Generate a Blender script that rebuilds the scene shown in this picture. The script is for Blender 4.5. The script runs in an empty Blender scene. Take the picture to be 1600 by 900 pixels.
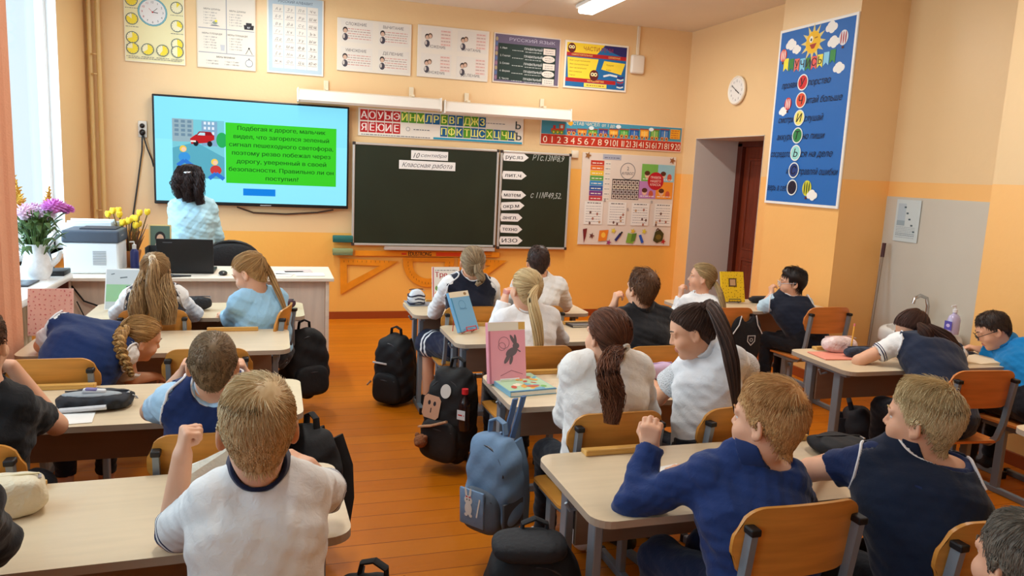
import bpy, bmesh, math, random
import numpy as np
from mathutils import Vector, Matrix, Euler
rng = np.random.default_rng(7); random.seed(7)
SC = bpy.context.scene; COL = SC.collection
PI = math.pi
# ---------------------------------------------------------------- camera
RW = np.array([[0.95426712, -0.00158274, 0.29895109],
               [-0.295358, -0.15965297, 0.94195254],
               [0.04623756, -0.98717193, -0.15281906]])   # camera axes (right, down, forward) in the room's axes
CAM = Vector((0.0, 0.0, 1.573)); FPX = 1180.0
cd = bpy.data.cameras.new('camera'); cam = bpy.data.objects.new('camera', cd); COL.objects.link(cam)
cd.sensor_width = 36.0; cd.lens = FPX / 1600 * 36; cd.clip_start = 0.05
m = Matrix.Identity(4)
for i in range(3):
    m[i][0] = RW[i, 0]; m[i][1] = -RW[i, 1]; m[i][2] = -RW[i, 2]
m.translation = CAM
cam.matrix_world = m
SC.camera = cam
SC.view_settings.view_transform = 'Standard'; SC.view_settings.look = 'None'
SC.view_settings.gamma = 1; SC.view_settings.use_curve_mapping = False
SC.view_settings.exposure = -0.12
try:
    SC.cycles.use_denoising = True; SC.cycles.denoiser = 'OPENIMAGEDENOISE'
except Exception: pass
SC.cycles.max_bounces = 8; SC.cycles.diffuse_bounces = 5; SC.cycles.transparent_max_bounces = 16
SC.cycles.sample_clamp_indirect = 6
# ---------------------------------------------------------------- sky and daylight
W = bpy.data.worlds.new('sky'); SC.world = W; W.use_nodes = True
bg = W.node_tree.nodes['Background']; bg.inputs[0].default_value = (0.72, 0.90, 1.0, 1); bg.inputs[1].default_value = 1.25
def area(name, loc, direction, sx, sy, power, color):
    l = bpy.data.lights.new(name, 'AREA'); l.shape = 'RECTANGLE'; l.size = sx; l.size_y = sy; l.energy = power; l.color = color
    o = bpy.data.objects.new(name, l); COL.objects.link(o); o.location = loc
    o.rotation_euler = Vector(direction).to_track_quat('-Z', 'Y').to_euler()
    return o
DAY = (0.56, 0.80, 1.0)
for yc, ln, pw in ((5.4, 2.7, 150), (2.0, 2.1, 40), (-0.9, 2.1, 30)):   # the two nearer windows are given less power
    area('window_daylight', (-1.95, yc, 1.95), (1, 0, -0.06), 2.2, ln, pw, DAY)
LAMP_P = 34
# ---------------------------------------------------------------- pixel helper: a point of the photograph at a known depth, height or side
def at(u, v, Y=None, Z=None, X=None):
    r = RW @ np.array([u - 800.0, v - 450.0, FPX])
    if Y is not None: t = Y / r[1]
    elif Z is not None: t = (Z - CAM[2]) / r[2]
    else: t = X / r[0]
    return Vector((r[0] * t, r[1] * t, r[2] * t + CAM[2]))
# ---------------------------------------------------------------- materials
MATS = {}
def lin(c):
    return tuple(((x / 255) / 12.92 if x / 255 <= 0.04045 else ((x / 255 + 0.055) / 1.055) ** 2.4) for x in c)
def _new(name):
    mt = bpy.data.materials.new(name); mt.use_nodes = True
    nt = mt.node_tree; b = nt.nodes['Principled BSDF']
    return mt, nt, b
def mat(c, rough=0.6, metal=0.0, bump=0.0, bscale=60.0, var=0.0, vscale=8.0, spec=0.4, sheen=0.0, trans=0.0, stretch=None, emit=0.0, alpha=1.0):
    key = (tuple(c), rough, metal, bump, bscale, var, vscale, spec, sheen, trans, stretch, emit, alpha)
    if key in MATS: return MATS[key]
    mt, nt, b = _new('surface_%d' % len(MATS))
    L = lin(c)
    b.inputs['Base Color'].default_value = (*([x * .15 for x in L] if emit else L), 1); b.inputs['Roughness'].default_value = rough
    b.inputs['Metallic'].default_value = metal; b.inputs['Specular IOR Level'].default_value = spec
    if sheen: b.inputs['Sheen Weight'].default_value = sheen
    if trans: b.inputs['Transmission Weight'].default_value = trans
    if alpha < 1: b.inputs['Alpha'].default_value = alpha
    if emit:
        b.inputs['Emission Color'].default_value = (*L, 1); b.inputs['Emission Strength'].default_value = emit
    if bump or var:
        tc = nt.nodes.new('ShaderNodeTexCoord'); src = tc.outputs['Object']
        if stretch:
            mp = nt.nodes.new('ShaderNodeMapping'); mp.inputs['Scale'].default_value = stretch
            nt.links.new(src, mp.inputs[0]); src = mp.outputs[0]
    if bump:
        n = nt.nodes.new('ShaderNodeTexNoise'); n.inputs['Scale'].default_value = bscale; n.inputs['Detail'].default_value = 4
        nt.links.new(src, n.inputs['Vector'])
        bp = nt.nodes.new('ShaderNodeBump'); bp.inputs['Strength'].default_value = bump; bp.inputs['Distance'].default_value = 0.01
        nt.links.new(n.outputs[0], bp.inputs['Height']); nt.links.new(bp.outputs[0], b.inputs['Normal'])
    if var:
        n2 = nt.nodes.new('ShaderNodeTexNoise'); n2.inputs['Scale'].default_value = vscale; n2.inputs['Detail'].default_value = 5
        nt.links.new(src, n2.inputs['Vector'])
        cr = nt.nodes.new('ShaderNodeValToRGB')
        cr.color_ramp.elements[0].position = 0.3; cr.color_ramp.elements[1].position = 0.7
        cr.color_ramp.elements[0].color = (*[x * (1 - var) for x in L], 1); cr.color_ramp.elements[1].color = (*[min(1, x * (1 + var)) for x in L], 1)
        nt.links.new(n2.outputs[0], cr.inputs[0]); nt.links.new(cr.outputs[0], b.inputs['Base Color'])
    MATS[key] = mt
    return mt
def paint(bands, axis=2, var=0.05):
    """wall paint whose colour changes at given heights: [(height, colour), ...] from the bottom up"""
    mt, nt, b = _new('wall_paint')
    g = nt.nodes.new('ShaderNodeNewGeometry'); s = nt.nodes.new('ShaderNodeSeparateXYZ'); nt.links.new(g.outputs['Position'], s.inputs[0])
    prev = None
    for h, c in bands:
        rgb = nt.nodes.new('ShaderNodeRGB'); rgb.outputs[0].default_value = (*lin(c), 1)
        if prev is None: prev = rgb.outputs[0]; continue
        gt = nt.nodes.new('ShaderNodeMath'); gt.operation = 'GREATER_THAN'; gt.inputs[1].default_value = h
        nt.links.new(s.outputs[axis], gt.inputs[0])
        mx = nt.nodes.new('ShaderNodeMix'); mx.data_type = 'RGBA'
        nt.links.new(gt.outputs[0], mx.inputs[0]); nt.links.new(prev, mx.inputs[6]); nt.links.new(rgb.outputs[0], mx.inputs[7])
        prev = mx.outputs[2]
    n = nt.nodes.new('ShaderNodeTexNoise'); n.inputs['Scale'].default_value = 1.6; n.inputs['Detail'].default_value = 4; nt.links.new(g.outputs['Position'], n.inputs['Vector'])
    hs = nt.nodes.new('ShaderNodeHueSaturation'); mr = nt.nodes.new('ShaderNodeMapRange')
    mr.inputs[3].default_value = 1 - var; mr.inputs[4].default_value = 1 + var
    nt.links.new(n.outputs[0], mr.inputs[0]); nt.links.new(mr.outputs[0], hs.inputs['Value']); nt.links.new(prev, hs.inputs['Color'])
    nt.links.new(hs.outputs[0], b.inputs['Base Color']); b.inputs['Roughness'].default_value = 0.4; b.inputs['Specular IOR Level'].default_value = 0.7
    n3 = nt.nodes.new('ShaderNodeTexNoise'); n3.inputs['Scale'].default_value = 25; nt.links.new(g.outputs['Position'], n3.inputs['Vector'])
    bp = nt.nodes.new('ShaderNodeBump'); bp.inputs['Strength'].default_value = 0.12; bp.inputs['Distance'].default_value = 0.01
    nt.links.new(n3.outputs[0], bp.inputs['Height']); nt.links.new(bp.outputs[0], b.inputs['Normal'])
    return mt
# ---------------------------------------------------------------- mesh builder
class MB:
    def __init__(s): s.v = []; s.f = []; s.m = []; s.M = Matrix.Identity(4); s.cur = 0
    def add(s, vs, fs, mi=None):
        o = len(s.v); M = s.M
        s.v += [tuple(M @ Vector(p)) for p in vs]
        s.f += [tuple(i + o for i in f) for f in fs]
        s.m += [s.cur if mi is None else mi] * len(fs)
        return s
    def box(s, c, d, rot=None, bev=0.0, seg=2, mi=None):
        bm = bmesh.new(); bmesh.ops.create_cube(bm, size=1)
        bmesh.ops.scale(bm, vec=d, verts=bm.verts)
        if bev: bmesh.ops.bevel(bm, geom=list(bm.edges), offset=min(bev, min(d) * 0.49), segments=seg, profile=0.5, affect='EDGES')
        T = Matrix.Translation(c) @ (Euler(rot).to_matrix().to_4x4() if rot else Matrix.Identity(4))
        bm.verts.index_update()
        s.add([T @ v.co for v in bm.verts], [[v.index for v in f.verts] for f in bm.faces], mi); bm.free(); return s
    def prism(s, poly, z0, z1, mi=None, side=None):
        n = len(poly)
        vs = [(x, y, z0) for x, y in poly] + [(x, y, z1) for x, y in poly]
        s.add(vs, [tuple(range(n - 1, -1, -1)), tuple(range(n, 2 * n))], mi)
        s.add(vs, [(i, (i + 1) % n, n + (i + 1) % n, n + i) for i in range(n)], mi if side is None else side); return s
    def tube(s, pts, r, n=8, caps=True, mi=None, flat=None):
        pts = [Vector(p) for p in pts]; k = len(pts)
        rs = r if hasattr(r, '__len__') else [r] * k
        vs = []; up = None
        for i, p in enumerate(pts):
            t = (pts[min(i + 1, k - 1)] - pts[max(i - 1, 0)]).normalized()
            if up is None:
                up = Vector((0, 0, 1)) if abs(t.z) < 0.9 else Vector((1, 0, 0))
                if flat: up = Vector(flat[2]) if len(flat) > 2 else up
            a = t.cross(up)
            if a.length < 1e-6: a = t.orthogonal()
            a.normalize(); b = a.cross(t).normalized(); up = b
            fa, fb = (flat[0], flat[1]) if flat else (1, 1)
            for j in range(n):
                q = 2 * PI * (j + 0.5) / n
                vs.append(p + a * math.cos(q) * rs[i] * fa + b * math.sin(q) * rs[i] * fb)
        fs = [(i * n + j, i * n + (j + 1) % n, (i + 1) * n + (j + 1) % n, (i + 1) * n + j) for i in range(k - 1) for j in range(n)]
        if caps: fs += [tuple(range(n - 1, -1, -1)), tuple(range((k - 1) * n, k * n))]
        return s.add(vs, fs, mi)
    def lathe(s, prof, n=24, c=(0, 0, 0), mi=None, sx=1, sy=1):
        vs = [(c[0] + r * math.cos(2 * PI * j / n) * sx, c[1] + r * math.sin(2 * PI * j / n) * sy, c[2] + z) for r, z in prof for j in range(n)]
        k = len(prof)
        fs = [(i * n + j, i * n + (j + 1) % n, (i + 1) * n + (j + 1) % n, (i + 1) * n + j) for i in range(k - 1) for j in range(n)]
        fs += [tuple(range(n - 1, -1, -1)), tuple(range((k - 1) * n, k * n))]
        return s.add(vs, fs, mi)
    def ball(s, c, r, n=12, mi=None, rot=None):
        r = r if hasattr(r, '__len__') else (r, r, r); k = n // 2 + 1
        T = Euler(rot).to_matrix() if rot else Matrix.Identity(3)
        vs = [Vector(c) + T @ Vector((0, 0, r[2]))]
        for i in range(1, k):
            th = PI * i / k
            for j in range(n):
                ph = 2 * PI * j / n
                vs.append(Vector(c) + T @ Vector((r[0] * math.sin(th) * math.cos(ph), r[1] * math.sin(th) * math.sin(ph), r[2] * math.cos(th))))
        vs.append(Vector(c) + T @ Vector((0, 0, -r[2])))
        fs = [(0, 1 + j, 1 + (j + 1) % n) for j in range(n)]
        for i in range(k - 2):
            a = 1 + i * n
            fs += [(a + j, a + n + j, a + n + (j + 1) % n, a + (j + 1) % n) for j in range(n)]
        a = 1 + (k - 2) * n; e = len(vs) - 1
        fs += [(a + (j + 1) % n, a + j, e) for j in range(n)]
        return s.add(vs, fs, mi)
    def build(s, name, mats, parent=None, smooth=True, angle=40):
        me = bpy.data.meshes.new(name); me.from_pydata([tuple(v) for v in s.v], [], s.f)
        mats = mats if isinstance(mats, (list, tuple)) else [mats]
        for x in mats: me.materials.append(x)
        if len(mats) > 1: me.polygons.foreach_set('material_index', s.m)
        bm = bmesh.new(); bm.from_mesh(me); bmesh.ops.recalc_face_normals(bm, faces=bm.faces); bm.to_mesh(me); bm.free()
        if smooth:
            me.shade_smooth(); me.set_sharp_from_angle(angle=math.radians(angle))
        me.update()
        o = bpy.data.objects.new(name, me); COL.objects.link(o)
        if parent: o.parent = parent
        return o
def tag(o, label=None, cat=None, group=None, kind=None):
    if label: o['label'] = label
    if cat: o['category'] = cat
    if group: o['group'] = group
    if kind: o['kind'] = kind
    return o
def root(name, label, cat, loc=(0, 0, 0), rz=0.0, group=None):
    o = bpy.data.objects.new(name, None); COL.objects.link(o); o.empty_display_size = 0.1
    o.location = loc; o.rotation_euler = (0, 0, rz)
    return tag(o, label, cat, group)
def copy_tree(o, parent=None):
    c = o.copy(); COL.objects.link(c); c.parent = parent
    for ch in list(o.children): copy_tree(ch, c)
    return c
def struct(o): o['kind'] = 'structure'; return o
# ---------------------------------------------------------------- flat printed things: drawn shape by shape, each ink its own thin layer
_TXT = {}
from mathutils.geometry import interpolate_bezier, delaunay_2d_cdt
def text_mesh(s, bold=False, shear=0.0):
    """glyph outlines filled loop by loop, so letters drawn from overlapping strokes stay whole"""
    k = (s, shear)
    if k in _TXT: return _TXT[k]
    cu = bpy.data.curves.new('t', 'FONT'); cu.body = s; cu.size = 1; cu.shear = shear
    o = bpy.data.objects.new('t', cu); COL.objects.link(o)
    dg = bpy.context.evaluated_depsgraph_get(); oe = o.evaluated_get(dg); c2 = oe.to_curve(dg)
    loops = []
    for sp in c2.splines:
        pts = []
        if sp.type == 'BEZIER':
            bp = sp.bezier_points; n = len(bp)
            for i in range(n):
                p, q = bp[i], bp[(i + 1) % n]
                straight = (p.handle_right - p.co).length < 1e-5 and (q.handle_left - q.co).length < 1e-5
                sg = interpolate_bezier(p.co, p.handle_right, q.handle_left, q.co, 2 if straight else 5)[:-1]
                pts += [(v.x, v.y) for v in sg]
        else: pts = [(p.co.x, p.co.y) for p in sp.points]
        cl = [p for i, p in enumerate(pts) if math.hypot(p[0] - pts[i - 1][0], p[1] - pts[i - 1][1]) > 1e-5]
        if len(cl) > 2: loops.append(cl)
    oe.to_curve_clear(); bpy.data.objects.remove(o); bpy.data.curves.remove(cu)
    ar = lambda L: sum(L[i - 1][0] * L[i][1] - L[i][0] * L[i - 1][1] for i in range(len(L))) / 2
    def inside(p, L):
        c = False
        for i in range(len(L)):
            (x0, y0), (x1, y1) = L[i - 1], L[i]
            if (y0 > p[1]) != (y1 > p[1]) and p[0] < (x1 - x0) * (p[1] - y0) / (y1 - y0) + x0: c = not c
        return c
    V, F = [], []
    if loops:
        def is_hole(h): return any(Q is not h and ar(Q) * ar(h) < 0 and abs(ar(Q)) > abs(ar(h)) and inside(h[0], Q) for Q in loops)
        holes = [L for L in loops if is_hole(L)]; outs = [L for L in loops if L not in holes]
        for j, L in enumerate(outs):
            hs = [h for h in holes if inside(h[0], L) and ar(h) * ar(L) < 0 and abs(ar(L)) > abs(ar(h))]
            P_ = [Vector(p) for Q in [L] + hs for p in Q]; ed = []; o2 = 0
            for Q in [L] + hs: n = len(Q); ed.append(list(range(o2, o2 + n))); o2 += n
            r = delaunay_2d_cdt(P_, [], ed, 2, 1e-5); o_ = len(V)
            V += [(p.x, p.y, j % 3) for p in r[0]]; F += [tuple(i + o_ for i in t) for t in r[2]]
    _TXT[k] = (np.array(V, float).reshape(-1, 3), F); return _TXT[k]
class Print:
    """sheet in its own plane: x right, y up, z towards the viewer"""
    def __init__(s): s.mb = MB(); s.mats = []; s.z = 0.0
    def mi(s, c, **kw):
        mt = c if not isinstance(c, tuple) else mat(c, **({'rough': 0.55, 'spec': 0.3} | kw))
        if mt not in s.mats: s.mats.append(mt)
        return s.mats.index(mt)
    def up(s): s.z += 0.00005; return s.z
    def rect(s, x0, y0, x1, y1, c, **kw):
        z = s.up(); s.mb.add([(x0, y0, z), (x1, y0, z), (x1, y1, z), (x0, y1, z)], [(0, 1, 2, 3)], s.mi(c, **kw)); return s
    def poly(s, pts, c, **kw):
        z = s.up(); s.mb.add([(x, y, z) for x, y in pts], [tuple(range(len(pts)))], s.mi(c, **kw)); return s
    def ell(s, x, y, rx, ry, c, n=24, a=0, **kw):
        ca, sa = math.cos(a), math.sin(a)
        return s.poly([(x + rx * math.cos(t) * ca - ry * math.sin(t) * sa, y + rx * math.cos(t) * sa + ry * math.sin(t) * ca) for t in [2 * PI * i / n for i in range(n)]], c, **kw)
    def ring(s, x, y, r0, r1, c, n=32):
        z = s.up(); vs = []
        for r in (r0, r1): vs += [(x + r * math.cos(2 * PI * i / n), y + r * math.sin(2 * PI * i / n), z) for i in range(n)]
        s.mb.add(vs, [(i, (i + 1) % n, n + (i + 1) % n, n + i) for i in range(n)], s.mi(c)); return s
    def line(s, pts, w, c, **kw):
        z = s.up(); k = s.mi(c, **kw)
        for (x0, y0), (x1, y1) in zip(pts, pts[1:]):
            d = math.hypot(x1 - x0, y1 - y0) or 1; nx, ny = -(y1 - y0) / d * w / 2, (x1 - x0) / d * w / 2
            s.mb.add([(x0 + nx, y0 + ny, z), (x0 - nx, y0 - ny, z), (x1 - nx, y1 - ny, z), (x1 + nx, y1 + ny, z)], [(0, 1, 2, 3)], k)
        return s
    def text(s, t, x, y, h, c, w=None, align='c', bold=False, shear=0.0, **kw):
        """h: height of a capital letter; w: squeeze or stretch to this width"""
        v, f = text_mesh(t, bold, shear)
        if not len(v): return s
        z = s.up(); x0, x1 = v[:, 0].min(), v[:, 0].max()
        sy = h / 0.70; sx = (w / max(x1 - x0, 1e-6)) if w else sy
        px = (v[:, 0] - x0) * sx; W_ = (x1 - x0) * sx
        px = px + x - (W_ / 2 if align == 'c' else W_ if align == 'r' else 0)
        py = v[:, 1] * sy + y - h / 2
        for i, dx in enumerate((-.018 * sy, .018 * sy, 0) if bold else (0,)): s.mb.add([(a + dx, b, z + 6e-6 * q + 2e-5 * i) for a, b, q in zip(px, py, v[:, 2])], f, s.mi(c, **kw))
        return s
    def scribble(s, x0, x1, y, h, c, n=8):
        """a line of print too small to read: short dashes"""
        z = s.up(); k = s.mi(c); x = x0; i = 0
        while x < x1:
            w = h * random.uniform(0.9, 3.2); e = min(x + w, x1)
            s.mb.add([(x, y, z), (e, y, z), (e, y + h * .62, z), (x, y + h * .62, z)], [(0, 1, 2, 3)], k); x = e + h * 0.6
        return s
    def build(s, name, parent=None):
        me_o = s.mb.build(name, s.mats, parent, smooth=False)
        return me_o
def wall_print(pr, name, u_axis, origin, parent=None):
    """stand the sheet upright; u_axis is the direction (in the room) of its x"""
    o = pr.build(name, parent); ux = Vector(u_axis).normalized(); uy = Vector((0, 0, 1)); uz = ux.cross(uy)
    M = Matrix.Identity(4)
    for i in range(3): M[i][0] = ux[i]; M[i][1] = uy[i]; M[i][2] = uz[i]
    M.translation = origin; o.matrix_world = M
    return o
# ================================================================ THE ROOM
XL, YF, ZC, YB = -1.6, 7.75, 3.185, -2.6
UP, LOW = (230, 194, 142), (242, 180, 84)
def floor_mat():
    mt, nt, b = _new('painted_boards')
    tc = nt.nodes.new('ShaderNodeTexCoord'); br = nt.nodes.new('ShaderNodeTexBrick')
    br.inputs['Scale'].default_value = 1; br.inputs['Brick Width'].default_value = 4.2; br.inputs['Row Height'].default_value = 0.13
    br.inputs['Mortar Size'].default_value = 0.0022; br.inputs['Mortar Smooth'].default_value = 0.4; br.offset = 0.37
    br.inputs['Color1'].default_value = (*lin((206, 116, 6)), 1); br.inputs['Color2'].default_value = (*lin((196, 106, 4)), 1); br.inputs['Mortar'].default_value = (*lin((120, 50, 10)), 1)
    nt.links.new(tc.outputs['Object'], br.inputs[0])
    n = nt.nodes.new('ShaderNodeTexNoise'); n.inputs['Scale'].default_value = 2.2; n.inputs['Detail'].default_value = 7; nt.links.new(tc.outputs['Object'], n.inputs['Vector'])
    hs = nt.nodes.new('ShaderNodeHueSaturation'); mr = nt.nodes.new('ShaderNodeMapRange'); mr.inputs[3].default_value = 0.82; mr.inputs[4].default_value = 1.18
    nt.links.new(n.outputs[0], mr.inputs[0]); nt.links.new(mr.outputs[0], hs.inputs['Value']); nt.links.new(br.outputs[0], hs.inputs['Color']); nt.links.new(hs.outputs[0], b.inputs['Base Color'])
    mp = nt.nodes.new('ShaderNodeMapping'); mp.inputs['Scale'].default_value = (1.2, 14, 1); nt.links.new(tc.outputs['Object'], mp.inputs[0])
    n2 = nt.nodes.new('ShaderNodeTexNoise'); n2.inputs['Scale'].default_value = 3; n2.inputs['Detail'].default_value = 5; nt.links.new(mp.outputs[0], n2.inputs['Vector'])
    m2 = nt.nodes.new('ShaderNodeMapRange'); m2.inputs[3].default_value = 0.30; m2.inputs[4].default_value = 0.55; nt.links.new(n2.outputs[0], m2.inputs[0]); nt.links.new(m2.outputs[0], b.inputs['Roughness'])
    b.inputs['Specular IOR Level'].default_value = 0.25
    bp = nt.nodes.new('ShaderNodeBump'); bp.inputs['Strength'].default_value = 0.25; bp.inputs['Distance'].default_value = 0.004
    ad = nt.nodes.new('ShaderNodeMath'); ad.operation = 'SUBTRACT'; nt.links.new(n2.outputs[0], ad.inputs[0]); nt.links.new(br.outputs['Fac'], ad.inputs[1])
    nt.links.new(ad.outputs[0], bp.inputs['Height']); nt.links.new(bp.outputs[0], b.inputs['Normal'])
    return mt
WHITE_PAINT = mat((232, 232, 226), 0.45, bump=0.05, bscale=30)
def slab(name, boxes, mats, which=None, parent=None):
    mb = MB()
    for i, (a, b) in enumerate(boxes):
        c = [(p + q) / 2 for p, q in zip(a, b)]; d = [abs(q - p) for p, q in zip(a, b)]
        mb.box(c, d, mi=which[i] if which else 0)
    return mb.build(name, mats, parent, smooth=False)
XR = 5.4
struct(slab('floor', [((XL - .3, YB - .2, -0.1), (XR, YF + .2, 0))], floor_mat()))
ceil_m = mat((226, 218, 200), 0.8, bump=0.06, bscale=14, var=0.03, vscale=1.2)
struct(slab('ceiling', [((XL - .3, YB - .2, ZC), (XR, YF + .2, ZC + .1))], ceil_m))
o = struct(slab('trim_1', [((0.2, YB, ZC - .012), (2.3, YF, ZC))], mat((232, 224, 208), 0.8, bump=0.06, bscale=14)))
wl, wr = paint([(0, LOW), (0.88, UP)]), paint([(0, (243, 184, 106)), (1.63, UP)])  # wr: lower band paled to peach, cool window light put into the colour
struct(slab('wall_front', [((XL - .3, YF, 0), (0.75, YF + .2, ZC)), ((0.75, YF, 0), (XR, YF + .2, ZC))], [wl, paint([(0, LOW), (1.63, UP)])], [0, 1]))
NY0, NY1, NZ, DX = 6.25, 7.48, 2.02, 4.98
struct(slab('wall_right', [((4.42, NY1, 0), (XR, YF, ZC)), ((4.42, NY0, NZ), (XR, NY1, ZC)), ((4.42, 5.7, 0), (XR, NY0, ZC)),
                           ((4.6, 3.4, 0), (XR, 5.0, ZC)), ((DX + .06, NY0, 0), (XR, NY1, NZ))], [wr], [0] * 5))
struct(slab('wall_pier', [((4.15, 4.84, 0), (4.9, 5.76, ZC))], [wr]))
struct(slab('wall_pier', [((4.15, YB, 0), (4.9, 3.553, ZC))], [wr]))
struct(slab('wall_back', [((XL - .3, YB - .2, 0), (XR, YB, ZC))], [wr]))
lint = 0.004
struct(slab('trim_2', [((4.42 - lint, NY1 - .004, 0), (DX, NY1, NZ)), ((4.42 - lint, NY0, NZ - .006), (DX, NY1, NZ)), ((4.42 - lint, NY0, 0), (DX, NY0 + .004, NZ))], mat((205, 196, 186), 0.6, bump=0.05, bscale=20)))
# grey splash panel of the wash corner
struct(slab('trim_3', [((4.594, 3.553, 0.02), (4.6, 4.84, 1.515))], mat((198, 190, 174), 0.35, var=0.03, vscale=2)))
# door in its deep recess
dm = mat((112, 44, 20), 0.35, bump=0.15, bscale=30, var=0.25, vscale=6, stretch=(6, 6, 0.6))
dmd = mat((84, 30, 14), 0.4, var=0.2, vscale=6, stretch=(6, 6, 0.6))
d1 = root('door_1', None, None, (DX, 0, 0)); struct(d1)
mb = MB(); y0, y1 = NY0 + .08, NY1 - .1
mb.box((0.03, (y0 + y1) / 2, 0.99), (0.04, y1 - y0, 1.94))
for (za, zb) in ((0.12, 0.72), (0.84, 1.82)):
    for ya, yb in ((y0 + .1, y1 - .1),):
        for (c, d) in (((0.006, (ya + yb) / 2, za), (.016, yb - ya, .03)), ((0.006, (ya + yb) / 2, zb), (.016, yb - ya, .03)), ((0.006, ya, (za + zb) / 2), (.016, .03, zb - za)), ((0.006, yb, (za + zb) / 2), (.016, .03, zb - za))):
            mb.box(c, d, bev=.006)
        mb.box((0.008, (ya + yb) / 2, (za + zb) / 2), (.01, yb - ya - .12, zb - za - .12), bev=.004)
mb.build('door_leaf', dm, d1, smooth=False)
mb = MB()
for ya in (NY0 + .04, NY1 - .05): mb.box((0.0, ya, 1.0), (.07, .09, 2.0), bev=.006)
mb.box((0.0, (NY0 + NY1) / 2, 1.985), (.07, NY1 - NY0 - .02, .06), bev=.006)
mb.build('door_frame', dmd, d1, smooth=False)
mb = MB(); mb.tube([(-.01, y0 + .08, 1.0), (-.06, y0 + .08, 1.0), (-.06, y0 + .2, 1.0)], .009); mb.box((0.0, y0 + .08, .98), (.012, .04, .2), bev=.004)
mb.build('door_handle', mat((150, 140, 120), 0.3, 0.9), d1)
# left wall with three windows
WIN = [(4.0, 6.8), (0.9, 3.1), (-2.0, 0.2)]; WZ0, WZ1 = 0.8, 2.85
segs = [(YB, WIN[2][0]), (WIN[2][1], WIN[1][0]), (WIN[1][1], WIN[0][0]), (WIN[0][1], YF)]
bx = [((XL - .14, a, 0), (XL, b, ZC)) for a, b in segs]
for a, b in WIN: bx += [((XL - .14, a, 0), (XL, b, WZ0)), ((XL - .14, a, WZ1), (XL, b, ZC))]
struct(slab('wall_left', bx, [wl], [0] * len(bx)))
gm, gnt, gb = _new('window_glass')
tr = gnt.nodes.new('ShaderNodeBsdfTransparent'); gl = gnt.nodes.new('ShaderNodeBsdfGlossy'); gl.inputs['Roughness'].default_value = 0.03; mx = gnt.nodes.new('ShaderNodeMixShader'); mx.inputs[0].default_value = 0.06
gnt.links.new(tr.outputs[0], mx.inputs[1]); gnt.links.new(gl.outputs[0], mx.inputs[2]); gnt.links.new(mx.outputs[0], gnt.nodes['Material Output'].inputs[0])
fm = mat((236, 240, 242), 0.35)
for i, (a, b) in enumerate(WIN):
    w = root('window_%d' % (i + 1), None, None, (XL, 0, 0)); struct(w)
    mb = MB()
    for (c, d) in ((( -.1, a + .03, (WZ0 + WZ1) / 2), (.06, .06, WZ1 - WZ0)), ((-.1, b - .03, (WZ0 + WZ1) / 2), (.06, .06, WZ1 - WZ0)), ((-.1, (a + b) / 2 - (.3 if i else .75), (WZ0 + WZ1) / 2), (.06, .07, WZ1 - WZ0)),
                   ((-.1, (a + b) / 2, WZ0 + .03), (.06, b - a, .06)), ((-.1, (a + b) / 2, WZ1 - .03), (.06, b - a, .06))):
        mb.box(c, d, bev=.006)
    mb.build('window_frame', fm, w, smooth=False)
    MB().box((-.1, (a + b) / 2, (WZ0 + WZ1) / 2), (.006, b - a - .04, WZ1 - WZ0 - .04)).build('glass', gm, w, smooth=False)
    mb = MB()
    if i == 0:
        mb.box((.135, 4.65, WZ0 - .022), (.45, 1.55, .044), bev=.012); mb.box((-.02, 6.13, WZ0 - .022), (.16, 1.4, .044), bev=.012)
    else: mb.box((.12, (a + b) / 2 - .1, WZ0 - .022), (.46, b - a + .3, .044), bev=.012)
    mb.build('window_sill', mat((240, 240, 238), 0.25), w)
struct(slab('baseboard_front', [((XL, YF - .02, 0), (4.42, YF, .075))], mat((150, 66, 22), 0.4)))
struct(slab('baseboard_right', [((4.40, 5.76, 0), (4.42, NY0, .075)), ((4.40, NY1, 0), (4.42, YF, .075)), ((4.13, 4.82, 0), (4.15, 5.78, .075)), ((4.13, YB, 0), (4.15, 3.55, .075))], mat((150, 66, 22), 0.4)))
bx = []
for a, b in WIN: bx += [((XL - .14, a, WZ0), (XL + .003, a + .004, WZ1)), ((XL - .14, b - .004, WZ0), (XL + .003, b, WZ1)), ((XL - .14, a, WZ1 - .004), (XL + .003, b, WZ1))]
struct(slab('trim_4', bx, fm))
# heating pipes in the corner by the window
PIPE = mat((214, 186, 130), 0.4)
mb = MB(); mb.tube([(-1.485, 7.68, 0), (-1.485, 7.68, ZC)], .021, 12); mb.tube([(-1.555, 7.69, 0), (-1.555, 7.69, ZC)], .02, 12)
for z in (2.25, 2.42, 1.05): mb.tube([(-1.56, 7.69, z), (-1.52, 7.65, z), (-1.475, 7.69, z)], .006, 6)
tag(mb.build('heating_pipe', PIPE), 'cream painted pair of heating pipes running up the corner by the window', 'pipe')
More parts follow.
